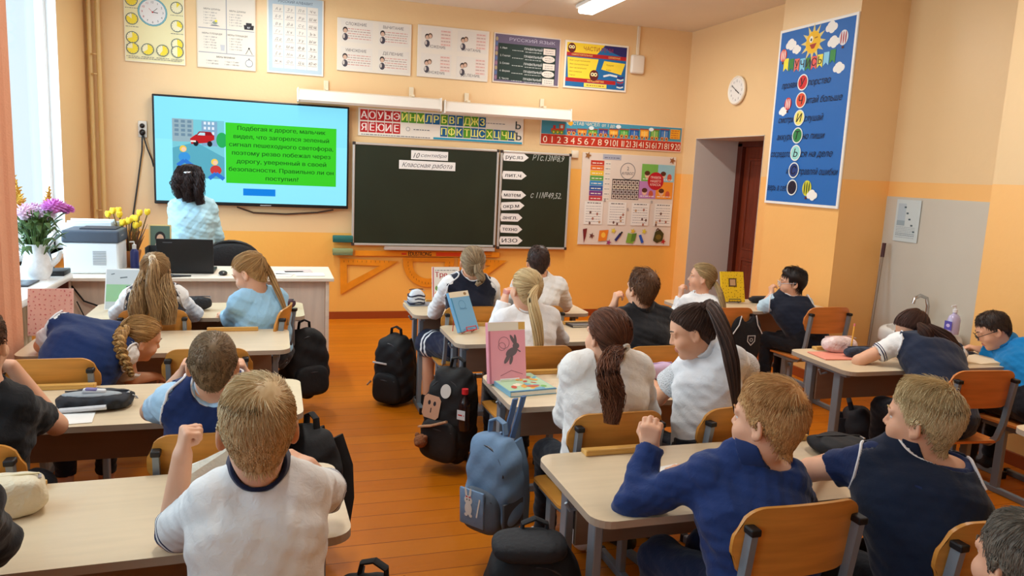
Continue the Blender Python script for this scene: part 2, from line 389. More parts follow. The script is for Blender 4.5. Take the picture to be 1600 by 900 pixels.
# ================================================================ THINGS ON THE WALLS
INK, GREY, CREAM = (40, 36, 40), (120, 118, 122), (236, 228, 212)
def poster(name, label, cat, x0, z0, x1, z1, draw, board=(238, 232, 222), thick=0.012, group=None, frame=None, wall='front', X=None, part='printed_sheet'):
    """board on a wall with a printed sheet as its part; x is along the front wall, or -Y along the right-hand wall"""
    w, h = x1 - x0, z1 - z0
    if wall == 'front': org = Vector((x0, YF - .004 - thick, z0)); ux = (1, 0, 0); loc = Vector(((x0 + x1) / 2, YF - .004 - thick / 2, z0 + h / 2)); dims = (w, thick, h)
    else: org = Vector((X - .004 - thick, -x0, z0)); ux = (0, -1, 0); loc = Vector((X - .004 - thick / 2, -(x0 + x1) / 2, z0 + h / 2)); dims = (thick, w, h)
    b = MB().box((0, 0, 0), dims, bev=.003).build(name, mat(board, 0.4), smooth=False); b.location = loc
    tag(b, label, cat, group)
    p = Print(); draw(p, w, h)
    q = wall_print(p, part, ux, org); mw = q.matrix_world.copy(); q.parent = b; q.matrix_parent_inverse = Matrix.Translation(-loc); q.matrix_world = mw
    q.matrix_parent_inverse = Matrix.Identity(4); q.matrix_local = Matrix.Translation(-loc) @ mw
    return b
YEL, TEAL = (236, 214, 60), (40, 120, 150)
def d_clock(p, w, h):
    p.rect(.01, .01, w - .01, h, (232, 224, 176))
    def dial(x, y, r, frac):
        p.ell(x, y, r, r, (70, 90, 90)); p.ell(x, y, r * .88, r * .88, (236, 230, 190))
        n = 18; p.poly([(x, y)] + [(x + r * .86 * math.sin(2 * PI * frac * i / n), y + r * .86 * math.cos(2 * PI * frac * i / n)) for i in range(n + 1)], YEL)
        for k in range(12):
            a = PI * k / 6; p.line([(x + r * .7 * math.sin(a), y + r * .7 * math.cos(a)), (x + r * .85 * math.sin(a), y + r * .85 * math.cos(a))], .003, GREY)
        p.scribble(x - r, x + r, y - r * 1.35, .008, GREY); 
    cx, cy = w * .47, h * .66
    p.ell(cx, cy, .122, .122, (30, 130, 150)); p.ell(cx, cy, .108, .108, (226, 224, 222)); p.ring(cx, cy, .112, .117, (150, 200, 210))
    for k in range(12):
        a = PI * k / 6; p.text(str(k or 12), cx + .086 * math.sin(a), cy + .086 * math.cos(a), .018, INK if k < 8 else (180, 40, 50))
    p.line([(cx, cy), (cx + .045, cy - .004)], .006, INK); p.line([(cx, cy), (cx + .04, cy + .036)], .004, INK); p.line([(cx - .03, cy + .03), (cx, cy)], .003, (200, 60, 60)); p.ell(cx, cy, .007, .007, (190, 40, 40))
    for k, y in enumerate((.86, .60, .34)):
        dial(.065, h * .03 + y * h * .92 - .02, .052, (.98, .85, .7)[k])
        dial(w - .065, h * .03 + y * h * .92 - .05, .052, (.12, .3, .42)[k])
    for k in range(4): dial(.065 + k * (w - .13) / 3, .115, .052, (.75, .65, .6, .5)[k])
    p.scribble(.03, w - .03, .03, .008, GREY)
poster('clock_poster', 'yellow teaching poster with a big blue clock dial ringed by small yellow dials', 'poster', -1.284, 2.389, -.784, 3.06, d_clock, (232, 224, 196), group='posters along the top of the front wall')
def d_meas(p, w, h):
    p.rect(.012, .012, w - .012, h, (226, 216, 200))
    for y in (.2 * h, .52 * h): p.rect(.012, y, w - .012, y + .008, (160, 160, 165))
    p.rect(w * .49, .2 * h, w * .49 + .008, h, (160, 160, 165))
    for (x, y) in ((.06, .54 * h), (w * .55, .54 * h), (.06, .22 * h), (w * .55, .22 * h)):
        p.text('МЕРЫ ДЛИНЫ' if y > .4 * h else 'МЕРЫ ПЛОЩАДИ', x + .07, y + .16, .014, INK)
        for k in range(5): p.text(('1 км = 1000 м', '1 м = 10 дм', '1 дм = 10 см', '1 м = 100 см', '1 см = 10 мм')[k], x, y + .13 - k * .024, .013, GREY, align='l')
    p.poly([(.11, .56 * h), (.2, .56 * h), (.17, .575 * h), (.13, .575 * h)], GREY); p.ell(.155, .585 * h + .012, .022, .012, (140, 150, 140)); p.ell(.165, .585 * h + .028, .012, .01, YEL)
    p.poly([(w - .1, .55 * h), (w - .02, .55 * h), (w - .015, .61 * h), (w - .105, .61 * h)], INK); p.rect(w - .085, .61 * h, w - .035, .64 * h, INK); p.text('кг', w - .06, .58 * h, .02, (230, 230, 230))
    p.poly([(w * .4, .24 * h), (w * .46, .24 * h), (w * .47, .32 * h), (w * .39, .32 * h)], (190, 190, 192)); p.line([(w - .09, .22 * h), (w - .06, .3 * h), (w - .03, .22 * h)], .004, INK); p.ell(w - .06, .3 * h, .008, .008, INK)
    p.text('МЕРЫ ВРЕМЕНИ', w * .48, .155 * h, .014, INK)
    for k in range(2): p.text(('1 мин = 60 с', '1 ч = 60 мин')[k], .13, .1 * h - k * .025, .013, GREY); p.text(('1 год = 12 мес', '1 век = 100 лет')[k], .3, .1 * h - k * .025, .013, GREY)
    p.ell(w - .06, .1 * h, .034, .034, (130, 132, 136)); p.ell(w - .06, .1 * h, .028, .028, (226, 224, 220)); p.rect(w - .066, .1 * h + .034, w - .054, .1 * h + .045, GREY)
poster('measures_poster', 'cream poster of measures in boxes with a black weight and a stopwatch', 'poster', -.682, 2.387, -.172, 3.06, d_meas, (222, 208, 186), group='posters along the top of the front wall')
def d_alph(p, w, h):
    p.rect(.014, .014, w - .014, h, (178, 196, 206)); p.text('РУССКИЙ АЛФАВИТ', w / 2, h - .045, .022, (70, 80, 100))
    for k in range(4): p.rect(.05 + k * .105, .05, .05 + k * .105 + .098, h - .075, (226, 220, 208))
    A = 'АБВГДЕЁЖЗИЙКЛМНОПРСТУФХЦЧШЩЪЫЬЭЮЯ'
    for i, c in enumerate(A[:32]):
        k, r = i // 8, i % 8; y = h - .115 - r * .068; x = .05 + k * .105
        p.text(c + ' ' + c.lower(), x + .05, y, .024, (110, 100, 100), shear=.3); p.rect(x + .01, y - .026, x + .09, y - .023, (170, 150, 150))
poster('alphabet_poster', 'pale blue poster with four columns of handwriting letters', 'poster', -.072, 2.389, .445, 3.09, d_alph, (226, 222, 210), group='posters along the top of the front wall')
def d_ops(words, flip):
    def d(p, w, h):
        for i, t in enumerate(words):
            cx, cy = (i % 2) * w / 2, (1 - i // 2) * h / 2
            p.rect(cx + .035, cy + .025, cx + w / 2 - .02, cy + h / 2 - .02, (222, 214, 202)); x0, y1 = cx + .045, cy + h / 2 - .05
            ty = y1 if not flip else cy + .05
            p.text(t, cx + w / 4, ty, .027, (70, 66, 70), w=.2); yo = -.035 if not flip else .02
            px = x0 + .03 if not flip else x0 + .05
            p.ell(px, y1 - .06, .024, .028, (60, 50, 48)); p.ell(px, y1 - .068, .018, .02, (206, 170, 146)); p.ell(px, y1 - .125, .026, .034, (70, 66, 74)); p.ell(px - .012, y1 - .12, .01, .02, (200, 190, 180))
            if flip: p.ell(px + .03, y1 - .05, .022, .026, (96, 70, 50)); p.ell(px + .03, y1 - .055, .016, .018, (206, 170, 146))
            for k in range(5):
                c = (206, 150, 138) if k % 2 == 0 else (170, 150, 140)
                if flip: p.rect(cx + w / 2 - .135, y1 - .01 - k * .032, cx + w / 2 - .035, y1 + .014 - k * .032, (224, 198, 186))
                p.scribble(cx + (.1 if not flip else w / 2 - .13), cx + w / 2 - .04, y1 - .05 - k * .022 if not flip else y1 - k * .032, .012, c)
    return d
poster('arithmetic_poster', 'white arithmetic chart headed СЛОЖЕНИЕ with words at the top of each card', 'poster', .572, 2.462, 1.29, 2.955, d_ops(['СЛОЖЕНИЕ', 'ВЫЧИТАНИЕ', 'УМНОЖЕНИЕ', 'ДЕЛЕНИЕ'], 0), (226, 216, 200), group='posters along the top of the front wall')
poster('arithmetic_poster', 'white arithmetic chart with grouped children and headings under each card', 'poster', 1.353, 2.466, 2.086, 2.967, d_ops(['СЛОЖЕНИЕ', 'ВЫЧИТАНИЕ', 'УМНОЖЕНИЕ', 'ДЕЛЕНИЕ'], 1), (226, 216, 200), group='posters along the top of the front wall')
def d_dark(p, w, h):
    p.rect(.012, .012, w - .012, h - .012, (104, 92, 116)); p.rect(.05, .03, w - .05, h - .1, (22, 44, 36)); p.rect(.045, .025, .05, h - .1, (60, 36, 26))
    p.text('РУССКИЙ ЯЗЫК', w / 2 + .05, h - .055, .03, (190, 186, 206), w=.5)
    for k in range(5):
        y = h - .145 - k * .076
        p.text(('1. Имя', '2. Глагол', '3. Слово', '4. Форма', '5. Число')[k], .07, y, .018, (216, 220, 216), align='l'); p.scribble(.2, .32, y - .02, .01, (190, 196, 190))
        p.text('ПРАВИЛЬНЫЙ', .43, y + .008, .022, (222, 226, 222), w=.2); p.scribble(.34, .52, y - .026, .011, (180, 186, 182))
        if k % 2: p.ell(.6, y, .07, .034, (228, 214, 200), n=14)
        else: p.rect(.54, y - .032, .67, y + .03, (228, 214, 200))
        for q in range(2): p.scribble(.56, .65, y + .005 - q * .022, .009, GREY)
    for k in range(9): p.ell(.03, .05 + k * .048, .014, .02, ((150, 110, 130), (90, 110, 150), (170, 150, 110))[k % 3])
poster('grammar_poster', 'dark green blackboard style grammar poster with white notes', 'poster', 2.139, 2.472, 2.868, 2.967, d_dark, (222, 206, 190), group='posters along the top of the front wall')
def d_owl(p, w, h):
    p.rect(.02, .02, w - .02, h - .02, (30, 104, 160)); p.poly([(w * .55, h - .02), (w - .02, h - .02), (w - .02, h * .72), (w * .75, h * .82)], (44, 40, 100)); p.poly([(.02, h - .02), (w * .62, h - .02), (w * .5, h - .12), (.02, h - .13)], (240, 206, 50))
    p.text('ЧАСТИ РЕЧИ', w * .52, h - .07, .04, (150, 40, 40), w=.34); p.rect(.02, h - .16, w - .02, h - .12, (176, 34, 36)); p.text('САМОСТОЯТЕЛЬНЫЕ', w * .27, h - .14, .018, (240, 220, 120), w=.24); p.text('СЛУЖЕБНЫЕ', w * .78, h - .14, .018, (240, 220, 120), w=.14)
    p.poly([(.03, h - .17), (w * .53, h - .17), (w * .46, .1), (.05, .1)], (244, 214, 60)); p.poly([(w * .62, h - .18), (w - .03, h - .19), (w - .07, .18), (w * .58, .22)], (244, 214, 60))
    for k in range(5): p.text(('Имя существительное', 'Имя прилагательное', 'Имя числительное', 'Местоимение', 'Глагол')[k], .06, h - .2 - k * .038, .015, (120, 70, 30), align='l')
    for k in range(3): p.text(('Предлог', 'Союз', 'Частица')[k], w * .66, h - .22 - k * .05, .015, (120, 70, 30), align='l')
    p.rect(.02, .07, w * .82, .11, (176, 34, 36)); p.text('МЕЖДОМЕТИЯ', w * .5, .09, .018, (240, 220, 120)); p.rect(w * .32, .025, w * .68, .066, (244, 220, 90)); p.scribble(w * .36, w * .64, .04, .014, (150, 80, 40))
    for (x, y, r) in ((w * .47, .15, .052), (.075, h - .075, .045)):
        p.ell(x, y, r, r * 1.1, (96, 30, 26)); p.ell(x - r * .35, y + r * .2, r * .38, r * .38, (240, 230, 180)); p.ell(x + r * .35, y + r * .2, r * .38, r * .38, (240, 230, 180))
        p.ell(x - r * .35, y + r * .2, r * .17, r * .17, INK); p.ell(x + r * .35, y + r * .2, r * .17, r * .17, INK); p.poly([(x - .007, y), (x + .007, y), (x, y - .014)], (240, 170, 40))
    for k in range(5): p.line([(w * .84, .05 + k * .026), (w * .9, .042 + k * .026), (w - .04, .055 + k * .026)], .014, ((230, 230, 220), (60, 40, 110), (190, 50, 50))[k % 3])
    p.line([(w * .62, .15), (w * .72, .17), (w * .84, .16)], .02, (220, 226, 230))
poster('owl_poster', 'bright blue and yellow poster with owls headed ЧАСТИ РЕЧИ', 'poster', 2.918, 2.475, 3.652, 2.965, d_owl, (236, 226, 208), group='posters along the top of the front wall')
# white box with its cable duct
r_ = root('wall_access_point', 'white plastic box on the wall beside the owl poster, cable duct above', 'access point', (3.76, YF, 2.78))
MB().box((0, -.03, 0), (.165, .05, .2), bev=.025, seg=4).build('housing', mat((226, 216, 200), 0.4), r_)
MB().box((0, -.012, .25), (.03, .022, .3), bev=.003).build('cable_duct', mat((224, 208, 180), 0.5), r_, smooth=False)
# letters and numbers
def letter(p, c, x, y, w, h, bgc, fg):
    p.rect(x + .003, y + .003, x + w - .003, y + h - .003, bgc); p.text(c, x + w / 2, y + h / 2, h * .62, fg, bold=True)
def d_abc(p, w, h):
    R_, B_, G_ = (190, 34, 34), (30, 96, 140), (84, 150, 40); n = 16; cw = (w - .03) / 20.9; ch = h * .40; yw = (246, 240, 120)
    for i, c in enumerate('АОУЫЭ'): letter(p, c, .015 + i * cw, h * .55, cw, ch, R_, (250, 236, 226))
    for i, c in enumerate('ЯЁЮИЕ'): letter(p, c, .015 + i * cw, h * .12, cw, ch, R_, (250, 236, 226))
    for i, c in enumerate('ЙНМЛРБВГДЖЗ'): letter(p, c, .015 + (i + 5) * cw, h * .55, cw, ch, (G_, B_)[i not in (0, 1, 2, 5, 8, 9)], yw)
    for i, c in enumerate('ПФКТШСХЦЧЩ'): letter(p, c, .015 + (i + 10) * cw, h * .12, cw, ch, (B_, G_)[i in (1, 3, 6, 8)], yw)
    p.text('Ь', w - .06, h * .72, h * .28, (44, 60, 60), bold=True); p.text('Ъ', w - .06, h * .3, h * .28, (44, 60, 60), bold=True)
    p.rect(w * .44, .005, w - .01, h * .09, (40, 150, 180)); p.scribble(.03, w * .42, h * .04, .012, GREY); p.ell(w * .48 - .33, h * .33, .02, .02, GREY); p.ell(w * .48 - .33, h * .33, .016, .016, (236, 230, 220)); p.scribble(w * .32, w * .42, h * .31, .014, GREY); p.text('▲', w * .73, h * .74, .02, INK); p.scribble(w * .75, w * .88, h * .72, .012, GREY)
poster('alphabet_strip', 'long strip of red, blue and green letter cards above the chalkboard', 'letter strip', .784, 1.853, 2.50, 2.125, d_abc, (236, 228, 212), .008)
def d_num(p, w, h):
    p.rect(.01, h * .42, w - .01, h - .008, (70, 150, 176)); p.rect(.01, .012, w - .01, h * .41, (196, 56, 34))
    p.text('СОСТАВ ЧИСЕЛ  от 1 до 10', w * .36, h * .88, .034, (236, 226, 190), w=.62); p.ell(w * .2, h * .88, .028, .028, (236, 170, 40))
    cs = [(110, 60, 110), (220, 140, 40), (90, 150, 50), (60, 60, 130), (226, 150, 40), (70, 150, 60), (30, 80, 150), (226, 150, 40), (90, 140, 50), (40, 90, 150)]
    x = .12
    p.rect(x, h * .5, x + .14, h * .64, (206, 80, 40)); p.rect(x + .09, h * .6, x + .15, h * .82, (206, 80, 40)); p.rect(x + .02, h * .62, x + .05, h * .76, (190, 50, 40)); p.rect(x + .105, h * .66, x + .135, h * .78, (200, 226, 230))
    for q in (.03, .075, .12): p.ell(x + q, h * .5, .022, .022, (120, 160, 50)); p.ell(x + q, h * .5, .01, .01, (240, 220, 80))
    x = .3
    for i, c in enumerate(cs):
        ww = .105; hh = h * (.62 + .026 * i) ; p.rect(x, h * .52, x + ww, hh, c); p.rect(x + .012, h * .56, x + ww - .012, hh - .015, tuple(min(255, q + 40) for q in c)); p.rect(x + ww / 2 - .003, h * .53, x + ww / 2 + .003, hh - .01, (236, 220, 150)); p.rect(x - .006, hh, x + ww + .006, hh + .014, (150, 70, 60))
        for q in (.025, .08): p.ell(x + q, h * .5, .02, .02, (230, 150, 60)); p.ell(x + q, h * .5, .01, .01, (120, 60, 50))
        p.rect(x + ww, h * .53, x + ww + .02, h * .55, (120, 60, 50)); x += ww + .019
    p.rect(x, h * .52, w - .03, h * .9, (230, 160, 40))
    for q in range(4): p.scribble(x + .01, w - .05, h * (.56 + q * .09), .012, (180, 90, 40))
    for (a, b) in ((.58, .74), (.9, .86), (1.3, .84)): p.ell(a, h * b, .03, .02, (226, 236, 236))
    n = 21; cw = (w - .03) / n
    for i in range(n):
        p.text(str(i), .015 + (i + .5) * cw, h * .215, h * .24, (246, 224, 196), w=cw * (.58 if i < 10 else .86) if i != 1 else None); p.rect(.015 + i * cw, .02, .015 + i * cw + .003, h * .4, (150, 30, 24))
poster('number_strip', 'long number train strip from 0 to 20 in white on red', 'number strip', 2.691, 1.868, 4.385, 2.145, d_num, (226, 200, 180), .008)
# class notice board
def star(p, x, y, r, c, k=5):
    p.poly([(x + (r if i % 2 == 0 else r * .42) * math.sin(PI * i / k + .3), y + (r if i % 2 == 0 else r * .42) * math.cos(PI * i / k + .3)) for i in range(2 * k)], c)
def d_cls(p, w, h):
    for i, c in enumerate([(196, 60, 40), (226, 110, 40), (236, 190, 50), (90, 160, 70), (60, 140, 190), (50, 90, 160), (120, 60, 130), (190, 60, 70)]):
        y = h * .92 - i * .055; p.rect(.1, y - .052, .26, y, c); p.scribble(.12, .24, y - .034, .016, (240, 230, 210)); p.rect(.27, y - .05, .34, y - .004, (230, 222, 206)); p.scribble(.28, .335, y - .034, .012, GREY)
    p.rect(.24, h * .935, .46, h * .99, (170, 174, 186)); p.scribble(.26, .44, h * .95, .016, (110, 110, 130))
    p.ring(.55, h * .82, .085, .092, GREY); p.text('2', .55, h * .85, .04, GREY); p.text('класс', .55, h * .8, .036, GREY, shear=.3)
    p.rect(.37, h * .51, .70, h * .73, (60, 52, 48))
    for i in range(7):
        for j in range(4):
            p.rect(.378 + i * .046, h * .517 + j * .052, .378 + i * .046 + .038, h * .517 + j * .052 + .044, ((214, 200, 186), (190, 180, 176), (226, 214, 190))[(i * 3 + j) % 3]); p.ell(.378 + i * .046 + .019, h * .517 + j * .052 + .022, .011, .014, (80, 56, 50))
    for (x, y, c) in ((.72, .72, (120, 180, 80)), (.92, .72, (150, 196, 206)), (.70, .53, (186, 130, 180)), (.91, .53, (236, 150, 50))):
        p.rect(x, h * y, x + .21, h * y + .19, c); p.ell(x + .07, h * y + .07, .03, .036, (226, 180, 150)); p.ell(x + .07, h * y + .09, .034, .026, (90, 50, 30)); p.ell(x + .15, h * y + .05, .028, .04, (200, 90, 60)); p.scribble(x + .02, x + .19, h * y + .02, .014, (236, 230, 220))
    p.ell(.90, h * .725, .1, .1, (190, 30, 40))
    for k, t in enumerate(('ПРАВИЛА', 'НАШЕГО', 'КЛАССА')): p.text(t, .90, h * .765 - k * .04, .026, (246, 226, 210), w=.13)
    for k in range(4):
        x = .055 + k * .285; p.rect(x, h * .225, x + .22, h * .475, (234, 230, 220)); p.scribble(x + .03, x + .19, h * .455, .014, INK)
        for q in range(7): p.scribble(x + .02, x + .2, h * .42 - q * .028, .009, (150, 146, 146))
        for q in range(5): p.ell(x + random.uniform(.02, .2), h * random.uniform(.23, .4), .012, .016, ((170, 110, 90), (110, 80, 70), (190, 150, 110))[q % 3])
    for k, t in enumerate('АБВ'): p.text(t, .29 + k * .29, h * (.49 - .09 * (k == 1)), .03, GREY)
    for (x, y, c) in ((.06, .97, (150, 100, 50)), (1.09, .96, (150, 90, 50)), (.16, .1, (110, 60, 50)), (.42, .16, (226, 206, 60)), (.8, .16, (220, 200, 60)), (.37, .03, (160, 60, 110)), (1.05, .05, (180, 40, 40)), (.66, .16, (226, 190, 60))): star(p, x, h * y, .036 if y < .9 else .042, c)
    p.poly([(.05, h * .17), (.1, h * .18), (.09, .09), (.07, .02)], (120, 40, 40)); p.poly([(.24, .04), (.34, .05), (.36, h * .17), (.25, h * .16)], (230, 130, 40)); p.ell(.3, .11, .026, .03, (246, 190, 70)); p.line([(.45, .05), (.51, .13)], .03, (50, 50, 110)); p.line([(.5, .115), (.53, .15)], .02, INK)
    p.poly([(.58, .03), (.67, .02), (.7, .12), (.6, .14)], (130, 170, 60)); p.poly([(.64, .04), (.69, .05), (.71, .14), (.65, .13)], (90, 130, 50)); p.line([(.79, .03), (.75, .12)], .032, (50, 90, 180)); p.poly([(.92, .06), (.97, .03), (1.04, .06), (1.05, .14), (1.0, .19), (.94, .16)], (74, 66, 30)); p.ell(.985, .1, .035, .03, (120, 100, 40)); p.line([(.95, .17), (.97, .2), (1.0, .17)], .012, (90, 50, 30))
poster('notice_board', 'white class notice board with colour bars, photo grid and red rules circle', 'notice board', 3.19, .806, 4.331, 1.812, d_cls, (226, 212, 196), .012)
MB().box((0, -.012, 0), (.08, .024, .08), bev=.006).build('wall_box', mat((226, 214, 190), 0.4)).location = (3.10, YF, 1.785)
tag(bpy.data.objects['wall_box'], 'small square white box above the side panel of the chalkboard', 'wall box')
# ------------------------------------------------ big screen
SX0, SX1, SZ0, SZ1 = -1.065, .69, 1.125, 2.115
tv = root('wall_screen', 'large wall screen showing a green road safety question', 'screen', ((SX0 + SX1) / 2, YF, (SZ0 + SZ1) / 2))
w, h = SX1 - SX0, SZ1 - SZ0
blk = mat((18, 18, 20), 0.35)
MB().box((0, -.05, 0), (w, .06, h), bev=.008).box((0, -.0105, 0), (w * .6, .019, h * .6)).build('housing', blk, tv, smooth=False)
em = {}
def E_(c): return mat(c, 0.3, emit=0.95, spec=0.1)
p = Print(); SW, SH = w - .036, h - .05
p.rect(0, 0, SW, SH, E_((146, 236, 255))); p.rect(0, SH * .6, SW, SH, E_((138, 230, 255)))
x0, x1, y0, y1 = SW * .085, SW * .345, SH * .23, SH * .80
p.rect(x0, y0, x1, y1, E_((120, 200, 214))); p.rect(x0, y0 + .33, x0 + .18, y1, E_((150, 176, 186))); p.rect(x0 + .25, y0 + .3, x1 - .06, y1 - .01, E_((130, 170, 200)))
for i in range(3):
    for j in range(4): p.rect(x0 + .02 + i * .055, y0 + .38 + j * .04, x0 + .055 + i * .055, y0 + .405 + j * .04, E_((110, 140, 160))); p.rect(x0 + .27 + i * .035, y0 + .36 + j * .045, x0 + .29 + i * .035, y0 + .385 + j * .045, E_((226, 236, 246)))
p.ell(x1 - .02, y0 + .36, .05, .07, E_((40, 170, 90))); p.poly([(x0, y0), (x1, y0), (x1, y0 + .2), (x0 + .2, y0 + .33), (x0, y0 + .27)], E_((90, 170, 190)))
p.poly([(x0 + .16, y0 + .31), (x0 + .3, y0 + .33), (x0 + .36, y0 + .36), (x0 + .36, y0 + .4), (x0 + .2, y0 + .4), (x0 + .15, y0 + .36)], E_((190, 30, 34))); p.poly([(x0 + .2, y0 + .39), (x0 + .23, y0 + .43), (x0 + .33, y0 + .43), (x0 + .35, y0 + .4)], E_((150, 20, 30))); p.poly([(x0 + .215, y0 + .395), (x0 + .236, y0 + .42), (x0 + .28, y0 + .42), (x0 + .28, y0 + .395)], E_((190, 226, 236)))
for q in (.2, .32): p.ell(x0 + q, y0 + .32, .022, .026, E_((30, 30, 36)))
p.rect(x0 + .155, y0 + .33, x0 + .2, y0 + .345, E_((236, 236, 226)))
for (a, b, c, d_) in ((.1, .19, (60, 150, 220), (240, 200, 70)), (.37, .08, (200, 60, 60), (244, 206, 80))):
    p.ell(x0 + a, y0 + b, .05, .045, E_(c)); p.ell(x0 + a - .01, y0 + b + .075, .03, .03, E_(d_)); p.line([(x0 + a - .06, y0 + b - .08), (x0 + a, y0 + b - .03), (x0 + a + .07, y0 + b - .08)], .035, E_((50, 120, 210))); p.ell(x0 + a - .005, y0 + b + .07, .02, .02, E_((244, 200, 170)))
gx0, gx1, gy0, gy1 = SW * .352, SW * .94, SH * .195, SH * .79
p.rect(gx0, gy0, gx1, gy1, E_((60, 206, 40)))
T = ['Подбегая к дороге, мальчик', 'видел, что загорелся зеленый', 'сигнал пешеходного светофора,', 'поэтому резво побежал через', 'дорогу, уверенный в своей', 'безопасности. Правильно ли он', 'поступил?']
Wd = [.80, .87, .95, .90, .82, .96, .30]
for i, t in enumerate(T): p.text(t, (gx0 + gx1) / 2, gy1 - .045 - i * .0765, .038, E_((22, 92, 26)), w=(gx1 - gx0) * Wd[i] * .99, bold=True)
p.rect(SW * .44, SH * .075, SW * .61, SH * .145, E_((20, 130, 226)))
o = wall_print(p, 'display', (1, 0, 0), Vector((0, 0, 0))); o.parent = tv; o.location = (-SW / 2, -.081, -SH / 2 + .006)
MB().box((.1, -.082, -h / 2 + .012), (.1, .004, .008)).build('brand_plate', mat((150, 150, 152), 0.4), tv, smooth=False)
# socket with plug and hanging cable
s_ = root('wall_socket', 'white double wall socket with a black plug left of the big screen', 'socket', (-1.157, YF, 1.795))
MB().box((0, -.012, 0), (.075, .022, .15), bev=.008).build('plate', mat((214, 208, 198), 0.4), s_)
MB().ball((0, -.035, .03), (.022, .02, .022)).ball((0, -.035, -.03), (.026, .028, .03)).build('plug', blk, s_)
mb = MB(); mb.tube([(-1.157, 7.71, 1.74), (-1.165, 7.72, 1.6), (-1.21, 7.73, 1.3), (-1.25, 7.735, 1.05), (-1.29, 7.735, .8)], .007, 6); mb.tube([(-1.15, 7.71, 1.745), (-1.12, 7.72, 1.62), (-1.085, 7.735, 1.52), (-1.075, 7.74, 1.46)], .006, 6)
tag(mb.build('power_cable', blk), 'black power cable hanging from the socket beside the screen', 'cable')
mb = MB(); mb.tube([(-.35, 7.7, 1.112), (-.2, 7.73, 1.06), (.1, 7.73, 1.055), (.4, 7.73, 1.08), (.55, 7.7, 1.112)], .008, 6)
tag(mb.build('screen_cable', mat((70, 50, 36), .5)), 'thin dark cable sagging under the big screen', 'cable')
# ------------------------------------------------ chalkboard
ALU = mat((196, 192, 184), 0.35, 0.3); GREEN = mat((34, 42, 28), 0.42, var=0.12, vscale=3, spec=.35)
def chalk(name, label, x0, x1, z0, z1, y):
    b = root(name, label, 'chalkboard', ((x0 + x1) / 2, y, (z0 + z1) / 2)); w, h = x1 - x0, z1 - z0
    MB().box((0, 0, 0), (w, .02, h)).build('writing_surface', GREEN, b, smooth=False)
    mb = MB()
    for (c, d) in (((0, -.004, h / 2), (w + .03, .03, .022)), ((0, -.004, -h / 2), (w + .03, .03, .022)), ((-w / 2, -.004, 0), (.022, .03, h)), ((w / 2, -.004, 0), (.022, .03, h))): mb.box(c, d, bev=.004)
    mb.build('frame', ALU, b, smooth=False)
    for sx in (-1, 1):
        for sz in (-1, 1): MB().box((sx * w / 2, -.008, sz * h / 2), (.03, .03, .03), bev=.004).build('corner_cap', mat((60, 50, 44), .5), b, smooth=False)
    return b
cb = chalk('chalkboard', 'big green chalkboard centre panel with a handwritten date on white cards', .742, 2.222, .775, 1.775, 7.71)
sb = chalk('chalkboard', 'narrow green chalkboard side panel with subject arrows and chalk homework', 2.262, 3.03, .762, 1.772, 7.705)
MB().box((1.634, 7.69, .735), (1.16, .09, .012)).box((1.634, 7.648, .745), (1.16, .008, .035)).build('chalk_tray', ALU, smooth=False)
tag(bpy.data.objects['chalk_tray'], 'grey metal chalk tray under the chalkboard', 'tray')
def card(name, label, cat, x0, z0, x1, z1, draw, y=7.697, shape=None, tilt=0, group=None, c=(232, 230, 224)):
    w, h = x1 - x0, z1 - z0
    mb = MB(); pl = shape(w, h) if shape else [(0, 0), (w, 0), (w, h), (0, h)]
    mb.prism(pl, -.002, 0); o = mb.build(name, mat(c, .5), smooth=False)
    M = Matrix(((1, 0, 0, x0), (0, 0, -1, y), (0, 1, 0, z0), (0, 0, 0, 1))); o.matrix_world = M @ Matrix.Rotation(tilt, 4, 'Z')
    tag(o, label, cat, group)
    p = Print(); draw(p, w, h); q = p.build('lettering', o)
    return o
card('date_card', 'white card reading 10 сентября at the top of the chalkboard', 'card', 1.31, 1.645, 1.69, 1.735, lambda p, w, h: (p.text('10', .055, h * .45, .05, INK, shear=.35), p.text('сентября', .235, h / 2, .034, (70, 70, 80), w=.27, shear=.35)))
card('title_card', 'white card reading Классная работа under the date card', 'card', 1.19, 1.545, 1.77, 1.632, lambda p, w, h: p.text('Классная работа', w / 2, h / 2, .044, (50, 50, 60), w=.52, shear=.35))
arrow = lambda w, h: [(0.01, 0), (w * .8, 0), (w, h / 2), (w * .8, h), (0.01, h), (0, h * .5)]
ZV = [(1.72, 'рус.яз', .285), (1.53, 'лит.ч', .27), (1.325, 'матем', .275), (1.2, 'окр.м', .265), (1.085, 'англ.', .245), (.965, 'техно', .25), (.838, 'ИЗО', .26)]
for i, (z, t, w_) in enumerate(ZV):
    card('subject_arrow', 'white arrow card reading %s on the side chalkboard' % t, 'card', 2.275, z - .042, 2.275 + w_, z + .042, lambda p, w, h, t=t: p.text(t, w * .44, h / 2, .04, (40, 40, 44), w=w * .66, bold=True), y=7.692, shape=arrow, tilt=(0, 0, 0, .06, 0, -.02, 0.01)[i], group='subject arrows on the side chalkboard')
CH_ = (176, 182, 174)
for t_, z_, w_ in (('РТс.13№8,9', .46, .36), ('с 11№49,52.', .065, .35)):
    p = Print(); p.text(t_, .32, z_, .062, CH_, w=w_, align='l', shear=.3); o = p.build('chalk_writing', sb); o.matrix_local = Matrix(((1, 0, 0, -.384 + .02), (0, 0, -1, -.011), (0, 1, 0, .0), (0, 0, 0, 1)))
